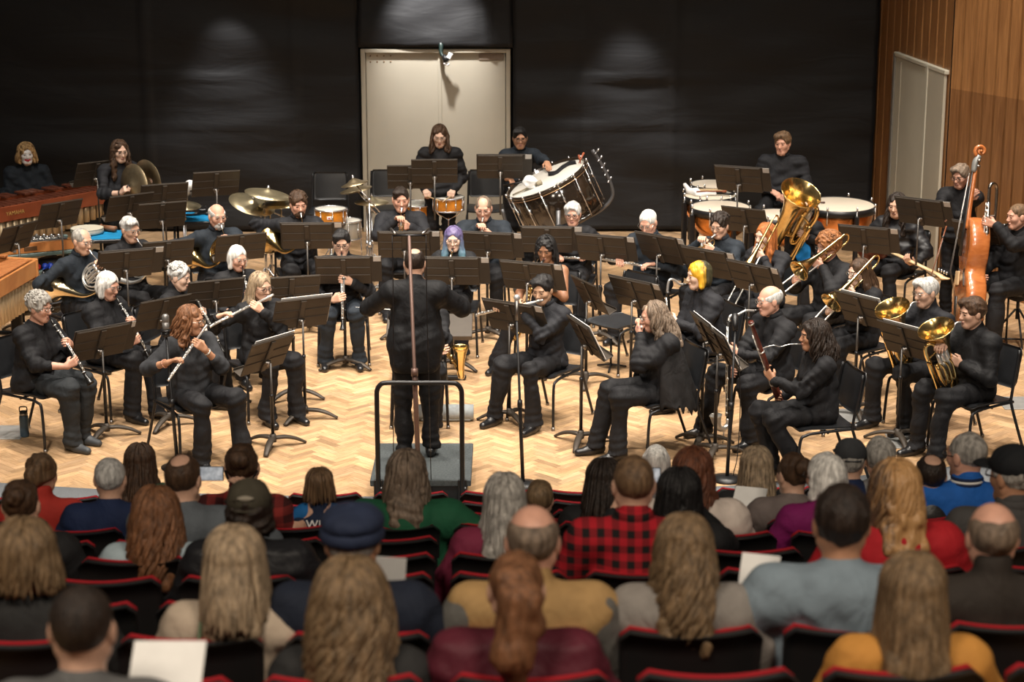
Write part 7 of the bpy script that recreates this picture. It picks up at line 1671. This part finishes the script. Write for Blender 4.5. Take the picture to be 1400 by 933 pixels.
I['_'] = 0; b = MB(); q = I['hc']+I['s']*(I['HM']@A(.088, -.01, -.055)); b.lathe([(0, -.012), (.007, 0), (0, .012)], 8, c=q); b.build('earring', CHROME, I['root'])
I = aud('a18', 2, 1162, 632, 'audience member in dark grey baseball cap and navy top', ('short', 'grey'), c_('navy', (.012, .022, .065))); hat(I, 'cap', cloth('cap_grey', (.04, .042, .045)))
aud('a19', 2, 1203, 628, 'grey-haired audience member behind the blond-streaked hair', ('short', 'grey', dict(vol=1.05)), c_('grey', (.2, .2, .2)))
I = aud('a20', 6, 1222, 672, 'audience woman with blond-streaked waves in red sweatshirt with pale lettering', ('long', 'blond', dict(length=.20, wave=.014, locks=170, vol=1.0)), c_('red2', (.36, .012, .018)), top='hoodie', female=True, hk=HBS, face=190, fat=1.35)
text(I['root'], 'VO', .085, tuple(I['tp'](-.19, -.165, .27)), (pi/2, 0, 0), mat('print_pale', (.45, .38, .33), .8), 'printed_letters', .002)
aud('a21', 3, 1272, 652, 'audience man with thinning dark hair in black leather jacket', ('crownbald', 'dark'), mat('leather_jacket', (.014, .013, .012), .4, 0, .5, .1, 10, .3, 18), top='jacket', fat=1.15)
I = aud('a22', 3, 1321, 624, 'bald audience man with glasses in bright blue sweater and striped collar', ('thin', 'grey'), c_('blue', (.015, .11, .42)), top='shirt', face=215, glasses='rim', tone='pink', fat=1.15)
for q, m in ((0, c_('navy', (.012, .022, .065))), (1, PAPER), (2, c_('navy', (.012, .022, .065)))):
    nb_ = I['tp'](0, -.005, .51+.014*q); b = MB(); b.tube(ring(nb_, (0, .1, 1), .072*I['s'], 20), .009, 6, closed=True); b.build('collar', m, I['root'])
I = aud('a23', 5, 1384, 652, 'audience man in black cap and glasses, charcoal sweater', ('short', 'grey'), c_('char', (.055, .052, .050)), top='shirt', face=212, glasses='rim', tone='tan', fat=1.25); hat(I, 'cap', cloth('cap_black', (.010, .011, .013)))
I = aud('a34', 5, 214, 706, 'audience woman with long wavy red-brown hair, gold clip and pale blue shirt', ('long', 'chestnut', dict(length=.27, wave=.014, locks=190, vol=1.14)), c_('paleblue', (.34, .42, .46)), top='shirt', female=True, fat=1.4)
b = MB(); q = I['hc']+I['s']*(I['HM']@A(.045, -.09, .088)); b.box(q, (.030, .006, .009), .004, RY(.4)); b.build('hair_clip', mat('gold_clip', (.8, .62, .25), .25, 1), I['root'])
aud('a35', 5, 29, 692, 'audience member with short brown knot of hair in black jacket', ('bun', 'brown'), c_('black', (.012, .012, .013)), top='jacket', fat=1.2)
I = aud('a32', 6, 341, 700, 'audience member in olive baseball cap and black padded coat', ('curlybob', 'dark'), c_('blackpuff', (.012, .012, .014), rough=.5), top='puffer', fat=1.25); hat(I, 'cap', cloth('cap_olive', (.052, .045, .030)))
b = MB(); q = I['hc']+I['s']*(I['HM']@A(0, -.118, .085)); b.sdf([ell(q, A(.038, .008, .012), RX(-.5), .01)], .006); b.build('cap_badge', mat('cap_print', (.25, .22, .17), .8), I['root'])
I = aud('a31', 8, 482, 744, 'audience man in navy flat cap, grey hair below it, navy jacket', ('short', 'grey'), c_('navyjk', (.010, .014, .026)), top='jacket', fat=1.2, tone='tan'); hat(I, 'flat', cloth('cap_navy', (.018, .026, .055)))
b = MB(); b.tube(spline([I['tp'](.05, -.085, .50), I['tp'](.13, -.075, .475), I['tp'](.22, -.05, .452)], 5), .012, 8); b.build('collar_lining', cloth('royal_blue', (.012, .06, .28)), I['root'])
held(I, I['tp'](.11, .16, .46), None, A(.055, .002, .075), 'programme', PAPER, 'small white paper beside the navy flat cap', 'programme', rz=-.2, tilt=-.3)
I = aud('a33', 8, 322, 772, 'audience woman with long straight blond-grey hair, beige sweater and green strap', ('long', 'ash', dict(length=.21, locks=170, vol=1.1)), c_('beige', (.42, .34, .26)), female=True, fat=1.25)
b = MB(); b.tube(spline([I['tp'](-.10, .06, .47), I['tp'](-.10, -.05, .50), I['tp'](-.105, -.14, .40), I['tp'](-.08, -.15, .28)], 5), .022, 8, flat=(.4, 1)); b.build('strap', cloth('green_strap', (.10, .14, .08)), I['root'])
aud('a36', 8, 36, 762, 'audience member with brown-blond bob hair in dark jacket', ('bob', 'sandy', dict(vol=1.10, locks=120, length=.115, wave=.006)), c_('darkjk', (.022, .022, .022)), top='jacket', fat=1.2)
I = aud('a28', 8, 728, 742, 'bald audience man with grey fringe in tan and grey jacket', ('bald', 'greybrown'), c_('tan', (.34, .21, .085)), top='jacket', tone='pink', fat=1.1, s=1.08)
for x in (-1, 1):
    b = MB(); b.sdf([cap(I['tp'](x*.20, -.015, .42), I['tp'](x*.29, .0, .18), .088, .085, k=.03)], .012, wrinkle(8, .006, (30, 60)), .006); b.build('grey_sleeve', cloth('grey_sleeve', (.11, .105, .095)), I['root'])
aud('a25', 8, 1150, 718, 'audience man with dark swirled hair in blue-grey hooded sweatshirt', ('short', 'dark', dict(vol=1.02)), c_('bluegrey', (.185, .235, .275)), top='hoodie', fat=1.3, tone='tan', arms=TWO((.1, .3, .20), (-.24, .30, .22)))
held(PEOPLE['a25'], PEOPLE['a25']['tp'](-.22, .24, .36), None, A(.07, .002, .10), 'programme', PAPER, 'white paper held in front of the blue-grey hooded sweatshirt', 'programme', rz=-.3, tilt=-.6)
aud('a24', 8, 1356, 736, 'bald audience man with grey sides in dark brown fleece jacket', ('bald', 'greybrown'), c_('dkbrown', (.028, .022, .018)), top='turtle', fat=1.25, tone='pink')
aud('a27', 8, 935, 752, 'audience woman with wavy half-tied dark blond hair in grey knit', ('long', 'sandy', dict(length=.29, wave=.016, locks=190)), c_('greyknit', (.22, .20, .18), bump=1.), female=True, fat=1.25, top='hoodie')
aud('a29', 9, 706, 808, 'audience woman with tousled auburn ponytail in maroon padded coat', ('pony', 'chestnut', dict(length=.26, vol=1.38)), c_('maroonpuff', (.085, .012, .022), rough=.6), top='puffer', female=True, fat=1.3)
aud('a30', 9, 480, 826, 'audience woman with very thick curly dark blond hair', ('long', 'sandy', dict(length=.34, wave=.022, locks=240, vol=1.22)), c_('darkjk', (.022, .022, .022)), female=True, fat=1.1)
aud('a26', 9, 1246, 812, 'audience woman with long straight brown-blond hair in mustard blouse', ('long', 'sandy', dict(length=.36, locks=220, vol=1.05)), c_('mustard', (.48, .22, .045)), female=True, fat=1.2, sleeve='long')
I = aud('a37', 10, 113, 862, 'audience man with short dark hair and bare nape holding a white programme', ('crop', 'dark', dict(vol=1.03)), c_('greytee', (.10, .10, .10)), fat=1.1, arms=TWO((.16, .34, .30), (-.1, .3, .2)))
held(I, I['tp'](.17, .24, .40), None, A(.10, .002, .12), 'programme', PAPER, 'white printed programme held by the dark-haired man nearest the camera', 'programme', rz=.0, tilt=-1.0)
# ---------------------------------------------------------------- light and camera
def area(name, loc, target, size, power, col=(1, .86, .70)):
    l = bpy.data.lights.new(name, 'AREA'); l.energy = power; l.size = size; l.color = col
    o = bpy.data.objects.new(name, l); COL.objects.link(o); o.location = loc
    o.rotation_euler = (Vector(target)-Vector(loc)).to_track_quat('-Z', 'Y').to_euler(); return o
def spot(name, loc, target, power, ang, blend=.6, col=(1, .88, .74), rad_=.12):
    l = bpy.data.lights.new(name, 'SPOT'); l.energy = power; l.spot_size = rad(ang); l.spot_blend = blend; l.color = col; l.shadow_soft_size = rad_
    o = bpy.data.objects.new(name, l); COL.objects.link(o); o.location = loc
    o.rotation_euler = (Vector(target)-Vector(loc)).to_track_quat('-Z', 'Y').to_euler(); return o
WARM = (1, .91, .80)
for x in (-4.2, -1.4, 1.4, 4.2):
    for y, e in ((15.2, .84), (18.2, 1.0), (21.0, .72)):
        spot('stage_light', (x, y-1.2, 8.6), (x*.95, y, 0), 1900*e, 74, .9, WARM, .22)
for x in (-3.6, 0, 3.6): spot('front_light', (x, 9.2, 8.8), (x*.8, 17.2, .9), 1900, 44, .8, WARM, .2)
for x, zz, e, an in ((-3.55, 3.72, 480, 56), (-.98, 3.75, 1100, 72), (1.45, 3.62, 480, 56)): spot('wall_light', (x, 24.42 if e < 900 else 24.25, zz), (x, 24.44, 0) if e < 900 else (x, 24.98, 2.72), e if e < 900 else 520, an if e < 900 else 62, .75, (1, .97, .94), .06)
spot('oak_wall_fill', (4.0, 17.5, 8.2), (6.0, 20.8, 1.5), 1100, 50, .8, WARM, .2)  # added fill that brightens the oak wall, not a known fixture
for x in (-3, 3): area('house_light', (x, 2.2, 8.6), (x*.7, 8.6, 1.6), 1.8, 330, (1, .86, .70))
w = bpy.data.worlds.new('World'); bpy.context.scene.world = w; w.use_nodes = True
w.node_tree.nodes['Background'].inputs[0].default_value = (.9, .85, .8, 1); w.node_tree.nodes['Background'].inputs[1].default_value = .035
cam = bpy.data.cameras.new('Camera'); co = bpy.data.objects.new('Camera', cam); COL.objects.link(co)
cam.sensor_fit = 'HORIZONTAL'; cam.sensor_width = 36.0; cam.lens = 36.0*FPX/1400
co.location = (0, 0, CAMZ); co.rotation_euler = (pi/2-PITCH, 0, 0); cam.clip_end = 100
cam.dof.use_dof = True; cam.dof.focus_distance = 17.0; cam.dof.aperture_fstop = 2.8
sc = bpy.context.scene; sc.camera = co
sc.view_settings.view_transform = 'Standard'; sc.view_settings.look = 'None'; sc.view_settings.gamma = 1; sc.view_settings.exposure = 0.0
sc.view_settings.use_curve_mapping = False
sc.cycles.max_bounces = 6; sc.cycles.diffuse_bounces = 3; sc.cycles.glossy_bounces = 3; sc.cycles.transmission_bounces = 4; sc.cycles.caustics_reflective = False; sc.cycles.caustics_refractive = False
try: sc.cycles.use_denoising = True
except Exception: pass
